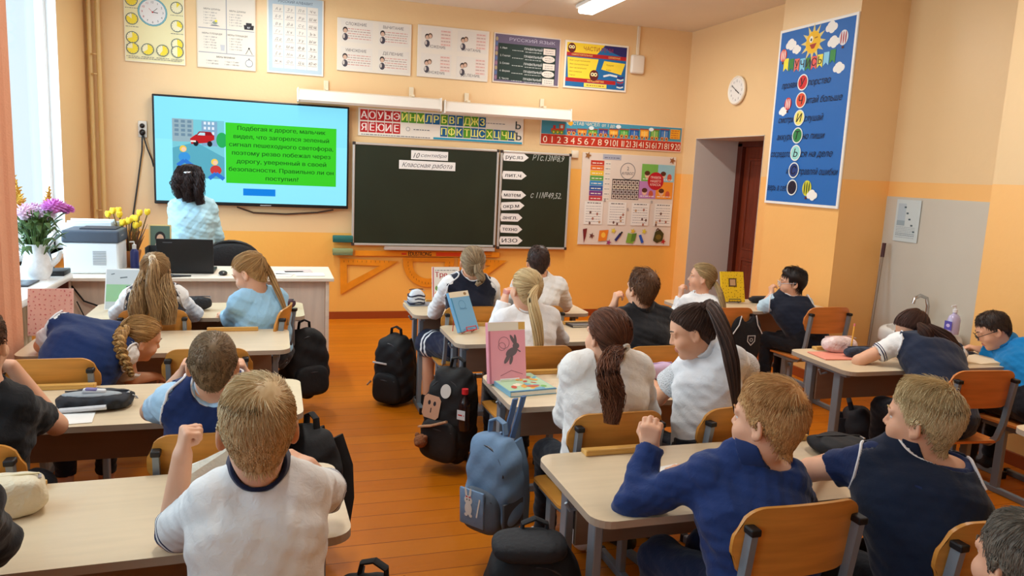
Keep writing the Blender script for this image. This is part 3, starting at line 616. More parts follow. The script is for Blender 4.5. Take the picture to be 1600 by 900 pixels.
# lamps above the chalkboard
for (a, b, z0, z1, lab) in ((.195, 1.58, 2.125, 2.255, 'long white lamp trough above the letter strip, the end nearer the screen'), (1.6, 2.963, 2.11, 2.24, 'long white lamp trough above the chalkboard, the end nearer the number strip')):
    l = root('board_lamp', lab, 'lamp', ((a + b) / 2, YF, (z0 + z1) / 2), group='lamps above the chalkboard')
    L_ = b - a; h = z1 - z0
    mb = MB(); pr = [(-.2, -h / 2), (-.22, -h / 2 + .02), (-.2, h / 2 - .02), (-.1, h / 2), (-.1, h / 2 - .02), (-.18, h / 2 - .035), (-.19, -h / 2)]
    vs = [(x, y, z) for x in (-L_ / 2, L_ / 2) for y, z in pr]; n = len(pr)
    mb.add(vs, [(i, (i + 1) % n, n + (i + 1) % n, n + i) for i in range(n)] + [tuple(range(n)), tuple(range(2 * n - 1, n - 1, -1))])
    mb.build('trough', mat((226, 218, 204), .4), l, smooth=False)
    for x in (-L_ / 2 + .01, L_ / 2 - .01): MB().box((x, -.15, 0), (.012, .14, h), bev=.003).build('end_cap', mat((232, 224, 210), .4), l, smooth=False)
    for x in (-L_ * .3, L_ * .3): MB().box((x, -.06, h / 2 + .01), (.03, .12, .02)).box((x, -.012, h / 2 + .05), (.045, .02, .1), bev=.004).build('wall_bracket', mat((226, 210, 180), .4), l, smooth=False)
    mb = MB(); mb.tube([(-L_ / 2 + .05, -.14, -.02), (L_ / 2 - .05, -.14, -.02)], .014, 10); mb.build('tube', mat((236, 236, 230), .3), l)
# ------------------------------------------------ wall clock on the right-hand wall
ck = root('wall_clock', 'round white wall clock high beside the blue poster', 'clock', (4.42, 6.75, 2.472))
ck.rotation_euler = (0, 0, 0)
mb = MB(); mb.M = Matrix.Rotation(-PI / 2, 4, 'Y'); mb.lathe([(.125, 0), (.14, .012), (.142, .03), (.132, .04), (.122, .034), (.12, .028)], 40)
mb.build('case', mat((236, 228, 210), .35), ck)
p = Print(); p.ell(0, 0, .121, .121, (230, 226, 218), n=40)
for k in range(12):
    a = PI * k / 6; p.text(str(k or 12), .092 * math.sin(a), .092 * math.cos(a), .022, (70, 70, 74))
q = p.build('dial', ck); q.matrix_local = Matrix(((0, 0, -1, -.03), (-1, 0, 0, 0), (0, 1, 0, 0), (0, 0, 0, 1)))
p = Print(); p.line([(.0, 0), (.06, -.035)], .009, INK); p.line([(0, 0), (-.075, .05)], .006, INK); p.ell(0, 0, .008, .008, INK)
q = p.build('hands', ck); q.matrix_local = Matrix(((0, 0, -1, -.036), (-1, 0, 0, 0), (0, 1, 0, 0), (0, 0, 0, 1)))
# ------------------------------------------------ blue poster on the pier
def cloud(p, x, y, s):
    for (a, b, r) in ((-.5, -.1, .4), (0, .12, .55), (.5, -.05, .42), (.1, -.2, .5), (-.25, .15, .4)): p.ell(x + a * s, y + b * s, r * s, r * s * .9, (240, 236, 226))
def d_blue(p, w, h):
    p.rect(.022, .022, w - .022, h - .022, (40, 104, 176)); 
    for (x, y, s) in ((.16, .91, .075), (.24, .875, .06), (.64, .955, .075), (.68, .875, .075), (.77, .735, .07), (.14, .535, .06)): cloud(p, x, y * h, s)
    sx, sy = .44, h * .895
    for k in range(12):
        a = 2 * PI * k / 12; p.poly([(sx + .085 * math.cos(a - .2), sy + .085 * math.sin(a - .2)), (sx + .15 * math.cos(a), sy + .15 * math.sin(a)), (sx + .085 * math.cos(a + .2), sy + .085 * math.sin(a + .2))], (224, 206, 130))
    p.ell(sx, sy, .088, .088, (240, 186, 30)); p.ell(sx - .025, sy + .025, .022, .026, (246, 240, 220)); p.ell(sx - .025, sy + .022, .01, .012, INK); p.line([(sx + .015, sy + .03), (sx + .05, sy + .035)], .008, (130, 70, 20)); p.poly([(sx - .04, sy - .015), (sx + .045, sy - .01), (sx + .02, sy - .05), (sx - .01, sy - .052)], (170, 50, 30))
    fl = [(236, 222, 60), (60, 130, 60), (226, 110, 90), (130, 200, 226), (60, 130, 60), (230, 90, 80), (240, 220, 70), (140, 206, 230), (60, 140, 70)]
    fx = [.09 + k * .071 for k in range(9)]
    for k, x in enumerate(fx):
        y = h * (.80 - .018 * math.sin(PI * k / 8)) ; p.poly([(x, y + .05), (x + .062, y + .05), (x + .062, y - .055), (x + .031, y - .03), (x, y - .055)], fl[k])
    for k, t in enumerate('УЧИСЬ'): p.text(t, fx[k + 2] + .031, h * (.80 - .018 * math.sin(PI * (k + 2) / 8)) + .005, .06, (50, 30, 40), bold=True)
    for (x, y, c, r) in ((.075, .855, (214, 70, 40), .045), (.79, .885, (226, 226, 226), .05), (.2, .575, (200, 40, 40), .045), (.55, .10, (210, 206, 60), .055)):
        p.ell(x, y * h, r, r * 1.15, c)
        for q in (-.5, 0, .5): p.ell(x + q * r, y * h, r * .14, r * .95, (236, 226, 216) if c[0] > 190 and c[1] < 200 else (176, 50, 60) if c[2] > 200 else (60, 70, 30))
        p.rect(x - r * .22, y * h - r * 1.6, x + r * .22, y * h - r * 1.25, (90, 40, 30))
    cloud(p, .62, .065 * h, .07)
    NAVY = (16, 20, 44)
    rows = [('прояви', 'У', 'порство', (206, 40, 40)), ('', 'Ч', 'итай больше', (220, 80, 50)), ('смотри', 'И', 'слушай', (236, 220, 110)), ('аккура', 'Т', 'но пиши', (50, 130, 70)), ('сосредото', 'Ь', 'ся на деле', (150, 214, 206)), ('и', 'С', 'правляй ошибки', (36, 60, 120)), ('верь в себ', 'Я', '', (30, 24, 48))]
    for k, (a, l, b, c) in enumerate(rows):
        y = h * (.685 - k * .0975); x = .365
        p.ell(x, y, .066, .066, (226, 232, 226), n=32); p.ell(x, y, .056, .056, c, n=32); p.text(l, x, y, .066, (26, 16, 30), shear=.2, bold=True)
        if a: p.text(a, x - .064, y - .006, .052, NAVY, w=min(.265, .034 * len(a)), align='r', shear=.3)
        if b: p.text(b, x + .064, y - .006, .052, NAVY, w=min(.46, .038 * len(b)), align='l', shear=.3)
poster('motivation_poster', 'tall blue poster with a smiling sun and coloured letter circles on the pier', 'poster', -5.762, 1.40, -4.837, 2.862, d_blue, (236, 232, 222), .014, wall='right', X=4.15)
def d_sheet(p, w, h):
    p.rect(.02, h * .5, w * .42, h - .03, (176, 190, 196)); p.rect(.02, h * .38, w * .42, h * .5, (150, 166, 172))
    for k in range(5): p.rect(.08 + k * .025, h * .8 - k * .045, .1 + k * .025, h * .84 - k * .045, (70, 90, 96))
    for k in range(9): p.scribble(.02, w - .03, h * .34 - k * .012 if k < 6 else .03 + (k - 6) * .014, .006, (140, 150, 156))
poster('paper_sheet', 'pale blue instruction sheet on the grey panel above the sink', 'sheet', -4.722, 1.178, -4.49, 1.497, d_sheet, (198, 208, 206), .004, wall='right', X=4.592)
# geometry tools hanging under the board
OR_ = mat((226, 140, 30), .35, var=.1, vscale=9)
def frame_poly(outer, inner, t=.008):
    mb = MB(); n = len(outer)
    vs = [(x, 0, z) for x, z in outer] + [(x, 0, z) for x, z in inner] + [(x, -t, z) for x, z in outer] + [(x, -t, z) for x, z in inner]
    fs = []
    for i in range(n):
        j = (i + 1) % n; fs += [(i, j, n + j, n + i), (2 * n + i, 2 * n + j, 3 * n + j, 3 * n + i), (i, j, 2 * n + j, 2 * n + i), (n + i, n + j, 3 * n + j, 3 * n + i)]
    return mb.add(vs, fs)
def inset(P_, d):
    c = (sum(p[0] for p in P_) / len(P_), sum(p[1] for p in P_) / len(P_)); return [(c[0] + (x - c[0]) * d, c[1] + (z - c[1]) * d) for x, z in P_]
def tool(name, label, cat, outer, inner, y=7.738, extra=None):
    mb = frame_poly(outer, inner)
    o = mb.build(name, OR_, smooth=False); o.location = (0, y, 0); tag(o, label, cat)
    p = Print()
    for (x, z) in extra: p.rect(x, z, x + .004, z + .02, (120, 70, 20))
    q = p.build('scale_marks', o); q.matrix_local = Matrix(((1, 0, 0, 0), (0, 0, -1, -.009), (0, 1, 0, 0), (0, 0, 0, 1)))
    return o
T1 = [(.62, .628), (1.21, .60), (.63, .255)]
tool('set_square', 'orange wooden set square with a long slope hanging below the erasers', 'set square', T1, [(.69, .56), (1.02, .55), (.695, .37)], extra=[(.66 + k * .045, .585) for k in range(11)])
ang = [PI + PI * k / 20 for k in range(21)]
tool('protractor', 'orange wooden half round protractor hanging below the chalkboard', 'protractor', [(1.26, .64)] + [(1.53 + .27 * math.cos(a), .60 + .27 * math.sin(a)) for a in ang] + [(1.8, .64)], [(1.36, .60)] + [(1.53 + .17 * math.cos(a), .57 + .15 * math.sin(a)) for a in ang] + [(1.70, .60)], extra=[(1.53 + .22 * math.cos(a), .58 + .22 * math.sin(a)) for a in ang])
tool('set_square', 'orange wooden set square hanging to the right of the protractor', 'set square', [(1.84, .64), (2.38, .62), (1.85, .23)], [(1.92, .57), (2.2, .565), (1.925, .38)], extra=[(1.88 + k * .045, .6) for k in range(10)], y=7.735)
rl = MB().box((1.53, 7.72, .682), (1.52, .012, .055), bev=.002).build('board_ruler', OR_, smooth=False); tag(rl, 'long orange wooden ruler marked EDUSTRONG under the chalk tray', 'ruler')
p = Print(); p.text('EDUSTRONG', 1.43, .682, .042, (30, 24, 20), w=.24, bold=True); p.rect(1.6, .66, 1.9, .7, (214, 70, 24)); p.rect(1.24, .67, 1.29, .69, (200, 60, 24)); p.rect(1.9, .668, 2.2, .672, (150, 80, 20))
q = p.build('lettering', rl); q.matrix_local = Matrix(((1, 0, 0, 0), (0, 0, -1, 7.7135), (0, 1, 0, 0), (0, 0, 0, 1)))
for (x, z, c, lab) in ((.645, .82, (40, 110, 104), 'dark teal magnetic board eraser beside the lower corner of the chalkboard'), (.645, .69, (140, 156, 110), 'worn grey green board eraser below the teal one')):
    e = root('board_eraser', lab, 'eraser', (x, 7.72, z)); MB().box((0, -.02, .015), (.2, .05, .05), bev=.01).build('handle', mat(c, .6, bump=.2), e)
    MB().box((0, -.02, -.018), (.195, .046, .022), bev=.004).build('felt_pad', mat(tuple(int(v * .8) for v in c), .9, bump=.5, bscale=120), e)
# ceiling lamp
cl = root('ceiling_lamp', 'lit white fluorescent lamp on the ceiling near the door end of the front wall', 'lamp', (2.86, 6.45, ZC))
MB().box((0, 0, -.02), (.2, 1.3, .035), bev=.008).build('base_plate', mat((226, 222, 214), .4), cl, smooth=False)
MB().box((0, 0, -.06), (.16, 1.26, .055), bev=.02, seg=4).build('diffuser', mat((255, 250, 240), .4, emit=7.0), cl)
def lamp_light(x, y, k=1.0):
    l = bpy.data.lights.new('lamp_light', 'AREA'); l.shape = 'RECTANGLE'; l.size = .16; l.size_y = 1.2; l.energy = LAMP_P * k; l.color = (1.0, .985, .95)
    o = bpy.data.objects.new('lamp_light', l); COL.objects.link(o); o.location = (x, y, ZC - .1)
lamp_light(2.86, 6.45)
for x, y in ((2.86, 3.0), (0.0, 3.0), (0.0, 6.45)):
    c = copy_tree(cl); c.location = (x, y, ZC); c['label'] = 'lit white fluorescent lamp on the ceiling above the desks'; c['group'] = 'ceiling lamps above the desks'; lamp_light(x, y, .85 if y < 4 else 1.0)
# ================================================================ DESKS AND CHAIRS
MAPLE = mat((216, 196, 164), 0.32, var=0.04, vscale=5, stretch=(1, 9, 1), spec=.35); EDGE = mat((176, 158, 138), 0.5)
PANEL = mat((150, 122, 100), 0.5, var=0.06, vscale=4, stretch=(1, 1, 8)); STEEL = mat((134, 144, 152), 0.38, 0.25); BLACKP = mat((20, 20, 22), .5)
PLY = mat((206, 142, 62), 0.35, var=0.14, vscale=4, stretch=(1, 1, 10), spec=.4); PLYR = mat((214, 130, 62), 0.35, var=0.12, vscale=4, stretch=(1, 1, 10)); OAK = mat((214, 164, 86), .4, var=.15, vscale=6, stretch=(1, 8, 8))
def rrect(w, d, r, n=6):
    out = []
    for cx, cy, a0 in ((w / 2 - r, d / 2 - r, 0), (-w / 2 + r, d / 2 - r, PI / 2), (-w / 2 + r, -d / 2 + r, PI), (w / 2 - r, -d / 2 + r, 1.5 * PI)):
        out += [(cx + r * math.cos(a0 + PI / 2 * i / n), cy + r * math.sin(a0 + PI / 2 * i / n)) for i in range(n + 1)]
    return out
DH = 0.65
def make_desk():
    t = root('school_desk', '', 'desk')
    mb = MB(); o1 = rrect(1.2, .5, .06); mb.prism(o1, DH - .022, DH, mi=0, side=1); mb.build('tabletop', [MAPLE, EDGE], t, smooth=False)
    MB().box((0, .1, .5), (1.02, .016, .2), bev=.003).build('modesty_panel', PANEL, t, smooth=False)
    for sx in (-1, 1):
        x = sx * .53
        for sy in (-.1, .12):
            MB().box((x, sy, .33), (.028, .05, .6), bev=.004).build('leg', STEEL, t, smooth=False)
        f = MB().box((x, 0, .02), (.032, .46, .04), bev=.006).build('foot_bar', STEEL, t, smooth=False)
        for sy in (-.235, .235): MB().box((x, sy, .02), (.036, .02, .042), bev=.004).build('end_cap', BLACKP, f, smooth=False)
        MB().box((x, .01, .612), (.03, .36, .03), bev=.004).build('top_rail', STEEL, t, smooth=False)
        MB().tube([(x + sx * .012, -.02, .585), (x + sx * .05, -.02, .58), (x + sx * .065, -.02, .605)], .006, 6).build('bag_hook', STEEL, t)
    MB().box((0, .12, .14), (1.03, .03, .03), bev=.004).build('stretcher', STEEL, t, smooth=False)
    for sx in (-1, 1):
        mb = MB(); mb.box((sx * .31, .226, DH + .008), (.26, .045, .016), bev=.004); mb.box((sx * .31, .208, DH + .018), (.26, .012, .008), bev=.003)
        mb.build('pencil_ledge', OAK, t, smooth=False)
    return t
DESKS = [(-.43, 4.87, 'window side desk nearest the big screen, a girl with a long ponytail at it', .65), (-.53, 4.04, 'window side desk under the bending girl with a braid, pink book stand on it', .65), (-.5, 3.02, 'window side desk holding the open black pencil case', .65), (-.42, 2.04, 'nearest window side desk, empty pale top with a cream pencil case', .65),
         (1.43, 4.86, 'middle row desk nearest the chalkboard, patterned pencil pouch on it', .65), (1.52, 4.06, 'middle row desk with the blue book on a red stand', .65), (1.49, 2.98, 'middle row desk with the pink rabbit book and a bright workbook', .65), (1.42, 1.99, 'nearest middle desk with two blond boys, rounded corner over the aisle', .65),
         (3.43, 4.86, 'door side desk with the yellow patterned book', .65), (3.36, 3.25, 'door side desk a girl is lying on, sequin pencil case on it', .65), (3.44, 1.975, 'white desk corner at the edge of the view by the far chairs', .65)]
d0 = make_desk()
for i, (x, y, lab, h) in enumerate(DESKS):
    t = d0 if i == 0 else copy_tree(d0)
    t.location = (x, y, 0); t['label'] = lab; t['group'] = 'two seat school desks'
    t.rotation_euler[2] = {10: .06, 9: -.02, 3: .03}.get(i, 0)
def make_chair(pm):
    t = root('school_chair', '', 'chair'); SH_ = .39
    mb = MB(); pl = rrect(.36, .35, .05); n = len(pl)
    vs = [(x, y, SH_ - .012 + .012 * math.cos(3 * x) + (.02 * max(0, -y / .175 - .5)) - .03 * max(0, y / .175 - .6)) for x, y in pl]; vb = [(x, y, z - .012) for x, y, z in vs]
    mb.add(vs + vb, [tuple(range(n)), tuple(range(2 * n - 1, n - 1, -1))] + [(i, (i + 1) % n, n + (i + 1) % n, n + i) for i in range(n)]); mb.build('seat', pm, t, smooth=False)
    # curved backrest
    mb = MB(); pl = rrect(.37, .18, .06, 8); g = []
    def bp(x, z, o): return (x, -.185 - .03 + .9 * x * x * 1.0 - .12 * (z) + o, .665 + z)
    nx, nz = 30, 7; vs = []
    for o in (0, -.011):
        for j in range(nz):
            for i in range(nx):
                u = -1 + 2 * i / (nx - 1); v = -1 + 2 * j / (nz - 1)
                # rounded outline by squircle mapping
                q_ = max(0, abs(u) - .66) / .34; x = .185 * u * (1 - .05 * max(0, abs(v) - .6) / .4); z = .09 * v * (1 - .62 * (1 - math.sqrt(max(0, 1 - q_ * q_)))) + (.008 * (1 - u * u) if v > 0 else 0)
                vs.append(bp(x, z, o))
    G = nx * nz
    fs = [(j * nx + i, j * nx + i + 1, (j + 1) * nx + i + 1, (j + 1) * nx + i) for j in range(nz - 1) for i in range(nx - 1)]
    fs += [tuple(G + q for q in reversed(f)) for f in fs]
    rim = [i for i in range(nx)] + [j * nx + nx - 1 for j in range(1, nz)] + [(nz - 1) * nx + i for i in range(nx - 2, -1, -1)] + [j * nx for j in range(nz - 2, 0, -1)]
    fs += [(rim[i], rim[(i + 1) % len(rim)], G + rim[(i + 1) % len(rim)], G + rim[i]) for i in range(len(rim))]
    mb.add(vs, fs); mb.build('backrest', pm, t, angle=50)
    for sx in (-1, 1):
        x = sx * .155
        pts = [(x, .12, .362), (x, -.06, .362), (x, -.13, .372), (x, -.17, .41), (x, -.195, .49), (x, -.225, .705)]
        u = MB().tube(pts, .016, 4, flat=(.8, 1.2)).build('upright', STEEL, t, smooth=False)
        MB().box((x, -.2262, .71), (.028, .036, .018), bev=.004).build('end_cap', BLACKP, u, smooth=False)
        MB().box((x, 0.0, .19), (.026, .045, .34), bev=.004).build('leg', STEEL, t, smooth=False)
        f = MB().box((x, -.01, .016), (.03, .40, .032), bev=.005).build('foot_bar', STEEL, t, smooth=False)
        for sy in (-.205, .185): MB().box((x, sy, .016), (.034, .02, .036), bev=.004).build('end_cap', BLACKP, f, smooth=False)
    MB().box((0, 0.0, .34), (.3, .03, .03), bev=.004).build('stretcher', STEEL, t, smooth=False)
    return t
ch0 = make_chair(PLY); ch1 = make_chair(PLYR); used_ = {0: False, 1: False}
def chair(x, y, lab, red=False, rz=0, tall=1.0):
    src = ch1 if red else ch0
    t = src if not used_[red] else copy_tree(src)
    used_[red] = True
    t.location = (x, y, 0); t.rotation_euler[2] = rz; t.scale = (1, 1, tall); t['label'] = lab; t['group'] = 'school chairs with bent plywood backs'
    return t
# teacher's desk
t = root('teacher_desk', 'long pale teacher desk under the big screen with a wood grain front', 'desk', (-.465, 5.76, 0))
BIRCH = mat((236, 220, 200), .45, var=.06, vscale=3, stretch=(1, 1, 10)); BIRD = mat((226, 208, 190), .5, var=.08, vscale=3, stretch=(8, 1, 1))
MB().box((0, 0, .748), (1.73, .62, .025), bev=.004).build('tabletop', BIRCH, t, smooth=False)
for x in (-.82, .82): MB().box((x, .01, .3675), (.025, .58, .735), bev=.003).build('side_panel', BIRCH, t, smooth=False)
MB().box((0, -.24, .42), (1.61, .018, .63), bev=.003).build('front_panel', BIRD, t, smooth=False)
# ================================================================ PEOPLE: bodies grown as one smooth surface from joints
class Field:
    def __init__(s, lo, hi, h):
        s.h = h; s.lo = np.array(lo, float); s.n = np.ceil((np.array(hi) - s.lo) / h).astype(int) + 1
        s.F = np.full(s.n, 0.3, np.float32)
    def sub(s, lo, hi):
        a = np.clip(np.floor((np.array(lo) - s.lo) / s.h).astype(int), 0, s.n - 1); b = np.clip(np.ceil((np.array(hi) - s.lo) / s.h).astype(int) + 1, 1, s.n)
        if (b <= a).any(): return None
        ax = [(s.lo[i] + s.h * np.arange(a[i], b[i])).astype(np.float32) for i in range(3)]
        return tuple(slice(a[i], b[i]) for i in range(3)), ax[0][:, None, None], ax[1][None, :, None], ax[2][None, None, :]
    def put(s, lo, hi, fn, k=0.02, mode='u'):
        q = s.sub(np.array(lo) - k - .01, np.array(hi) + k + .01)
        if q is None: return
        sl, X, Y, Z = q; d = fn(X, Y, Z); f = s.F[sl]
        if mode == 'u':
            hh = np.maximum(k - np.abs(f - d), 0) / k; s.F[sl] = np.minimum(f, d) - hh * hh * k * .25
        elif mode == 's': s.F[sl] = np.maximum(f, -d)
        elif mode == 'ss': hh = np.maximum(k - np.abs(f + d), 0) / k; s.F[sl] = np.maximum(f, -d) + hh * hh * k * .25
    def cone(s, a, ra, b, rb, k=.02, cut0=False, cut1=False, mode='u'):
        a = np.array(a, float); b = np.array(b, float); r = max(ra, rb); ab = b - a; L2 = max(ab @ ab, 1e-9); L = math.sqrt(L2)
        def fn(X, Y, Z):
            x, y, z = X - a[0], Y - a[1], Z - a[2]; tt = (x * ab[0] + y * ab[1] + z * ab[2]) / L2; t = np.clip(tt, 0, 1)
            d = np.sqrt((x - t * ab[0]) ** 2 + (y - t * ab[1]) ** 2 + (z - t * ab[2]) ** 2) - (ra + (rb - ra) * t)
            if cut1: d = np.maximum(d, (tt - 1) * L)
            if cut0: d = np.maximum(d, -tt * L)
            return d
        s.put(np.minimum(a, b) - r, np.maximum(a, b) + r, fn, k, mode); return s
    def ell(s, c, r, R=None, k=.02, mode='u'):
        c = np.array(c, float); R = np.eye(3) if R is None else R; m_ = max(r)
        def fn(X, Y, Z):
            x, y, z = X - c[0], Y - c[1], Z - c[2]
            u = R[0, 0] * x + R[1, 0] * y + R[2, 0] * z; v = R[0, 1] * x + R[1, 1] * y + R[2, 1] * z; w = R[0, 2] * x + R[1, 2] * y + R[2, 2] * z
            k0 = np.sqrt((u / r[0]) ** 2 + (v / r[1]) ** 2 + (w / r[2]) ** 2); k1 = np.sqrt((u / r[0] ** 2) ** 2 + (v / r[1] ** 2) ** 2 + (w / r[2] ** 2) ** 2) + 1e-9
            return k0 * (k0 - 1) / k1
        s.put(c - m_, c + m_, fn, k, mode); return s
    def box(s, c, r, R=None, k=.02, mode='u', p=4, taper=0.0):
        c = np.array(c, float); R = np.eye(3) if R is None else R; m_ = max(r) * 1.2
        def fn(X, Y, Z):
            x, y, z = X - c[0], Y - c[1], Z - c[2]
            u = R[0, 0] * x + R[1, 0] * y + R[2, 0] * z; v = R[0, 1] * x + R[1, 1] * y + R[2, 1] * z; w = R[0, 2] * x + R[1, 2] * y + R[2, 2] * z
            f = 1 - taper * np.clip(w / r[2], -1, 1)
            return ((np.abs(u / (r[0] * f)) ** p + np.abs(v / (r[1] * f)) ** p + np.abs(w / r[2]) ** p) ** (1 / p) - 1) * min(r)
        s.put(c - m_, c + m_, fn, k, mode); return s
    def noise(s, amp, sc, seed):
        q = s.sub(s.lo, s.lo + s.n * s.h); sl, X, Y, Z = q
        g = np.random.default_rng(seed); a = g.uniform(0, 6.28, 9); w = g.uniform(.7, 1.3, 9) * sc
        s.F += amp * (np.sin(w[0] * X + 1.7 * w[1] * Z + a[0]) * np.sin(w[2] * Y - w[3] * Z + a[1]) + .6 * np.sin(1.9 * w[4] * X + a[2] + w[5] * Y) * np.sin(2.3 * w[6] * Z + a[3] - 1.1 * w[7] * X)).astype(np.float32)
    def mesh(s):
        F, h, lo = s.F, s.h, s.lo
        S = F < 0; nx, ny, nz = F.shape
        cnt = np.zeros((nx - 1, ny - 1, nz - 1), np.int8)
        for i in (0, 1):
            for j in (0, 1):
                for k in (0, 1): cnt += S[i:nx - 1 + i, j:ny - 1 + j, k:nz - 1 + k]
        act = (cnt > 0) & (cnt < 8); ids = np.full(act.shape, -1, np.int64); I = np.argwhere(act); ids[act] = np.arange(len(I))
        C = [(i, j, k) for i in (0, 1) for j in (0, 1) for k in (0, 1)]
        val = np.stack([F[I[:, 0] + c[0], I[:, 1] + c[1], I[:, 2] + c[2]] for c in C], 1)
        pos = np.zeros((len(I), 3)); num = np.zeros(len(I)); Cn = np.array(C, float)
        for a in range(8):
            for b in range(a + 1, 8):
                if np.abs(Cn[a] - Cn[b]).sum() != 1: continue
                mk = (val[:, a] < 0) != (val[:, b] < 0); t = val[:, a] / (val[:, a] - val[:, b] + 1e-12)
                pos[mk] += Cn[a] + t[mk, None] * (Cn[b] - Cn[a]); num += mk
        V = lo + (I + pos / num[:, None]) * h
        Q = []
        for ax in range(3):
            o1, o2 = (ax + 1) % 3, (ax + 2) % 3
            s0 = [slice(None)] * 3; s1 = [slice(None)] * 3
            s0[ax] = slice(0, -1); s1[ax] = slice(1, None)
            for o in (o1, o2): s0[o] = slice(1, -1); s1[o] = slice(1, -1)
            A, B = S[tuple(s0)], S[tuple(s1)]; E = np.argwhere(A != B); sg = A[A != B]
            if not len(E): continue
            E = E.copy(); E[:, o1] += 1; E[:, o2] += 1
            def cell(d1, d2): e = E.copy(); e[:, o1] -= d1; e[:, o2] -= d2; return ids[e[:, 0], e[:, 1], e[:, 2]]
            q = np.stack([cell(1, 1), cell(0, 1), cell(0, 0), cell(1, 0)], 1); q[~sg] = q[~sg][:, ::-1]; Q.append(q)
        return V, np.concatenate(Q)
def np_mesh(name, V, Q, mats, parent, mi=None, attrs=None, smooth=True):
    me = bpy.data.meshes.new(name); n = Q.shape[1]
    me.vertices.add(len(V)); me.vertices.foreach_set('co', np.ascontiguousarray(V, np.float32).ravel())
    me.loops.add(Q.size); me.loops.foreach_set('vertex_index', np.ascontiguousarray(Q, np.int32).ravel())
    me.polygons.add(len(Q)); me.polygons.foreach_set('loop_start', np.arange(0, Q.size, n, dtype=np.int32)); me.polygons.foreach_set('loop_total', np.full(len(Q), n, np.int32))
    for x in (mats if isinstance(mats, (list, tuple)) else [mats]): me.materials.append(x)
    if mi is not None: me.polygons.foreach_set('material_index', np.ascontiguousarray(mi, np.int32))
    if attrs:
        for k, a in attrs.items():
            at_ = me.attributes.new(k, 'FLOAT', 'POINT'); at_.data.foreach_set('value', np.ascontiguousarray(a, np.float32))
    me.update(calc_edges=True); me.validate()
    if smooth: me.shade_smooth()
    o = bpy.data.objects.new(name, me); COL.objects.link(o); o.parent = parent
    return o
# ---- materials
SKIN = {}
def skin(c=(226, 176, 144)):
    if c in SKIN: return SKIN[c]
    mt, nt, b = _new('skin'); L = lin(c)
    tc = nt.nodes.new('ShaderNodeTexCoord'); n = nt.nodes.new('ShaderNodeTexNoise'); n.inputs['Scale'].default_value = 14; n.inputs['Detail'].default_value = 5; nt.links.new(tc.outputs['Object'], n.inputs['Vector'])
    cr = nt.nodes.new('ShaderNodeValToRGB'); cr.color_ramp.elements[0].color = (L[0] * .93, L[1] * .84, L[2] * .8, 1); cr.color_ramp.elements[1].color = (*[min(1, x * 1.05) for x in L], 1)
    nt.links.new(n.outputs[0], cr.inputs[0]); nt.links.new(cr.outputs[0], b.inputs['Base Color']); b.inputs['Roughness'].default_value = .5; b.inputs['Specular IOR Level'].default_value = .35
    b.inputs['Subsurface Weight'].default_value = .12; b.inputs['Subsurface Radius'].default_value = (.012, .004, .002); b.inputs['Subsurface Scale'].default_value = .6
    SKIN[c] = mt; return mt
LIP = mat((196, 120, 104), .45); EYEW = mat((232, 228, 222), .2); IRIS = mat((80, 90, 96), .2); PUP = mat((12, 12, 14), .1)
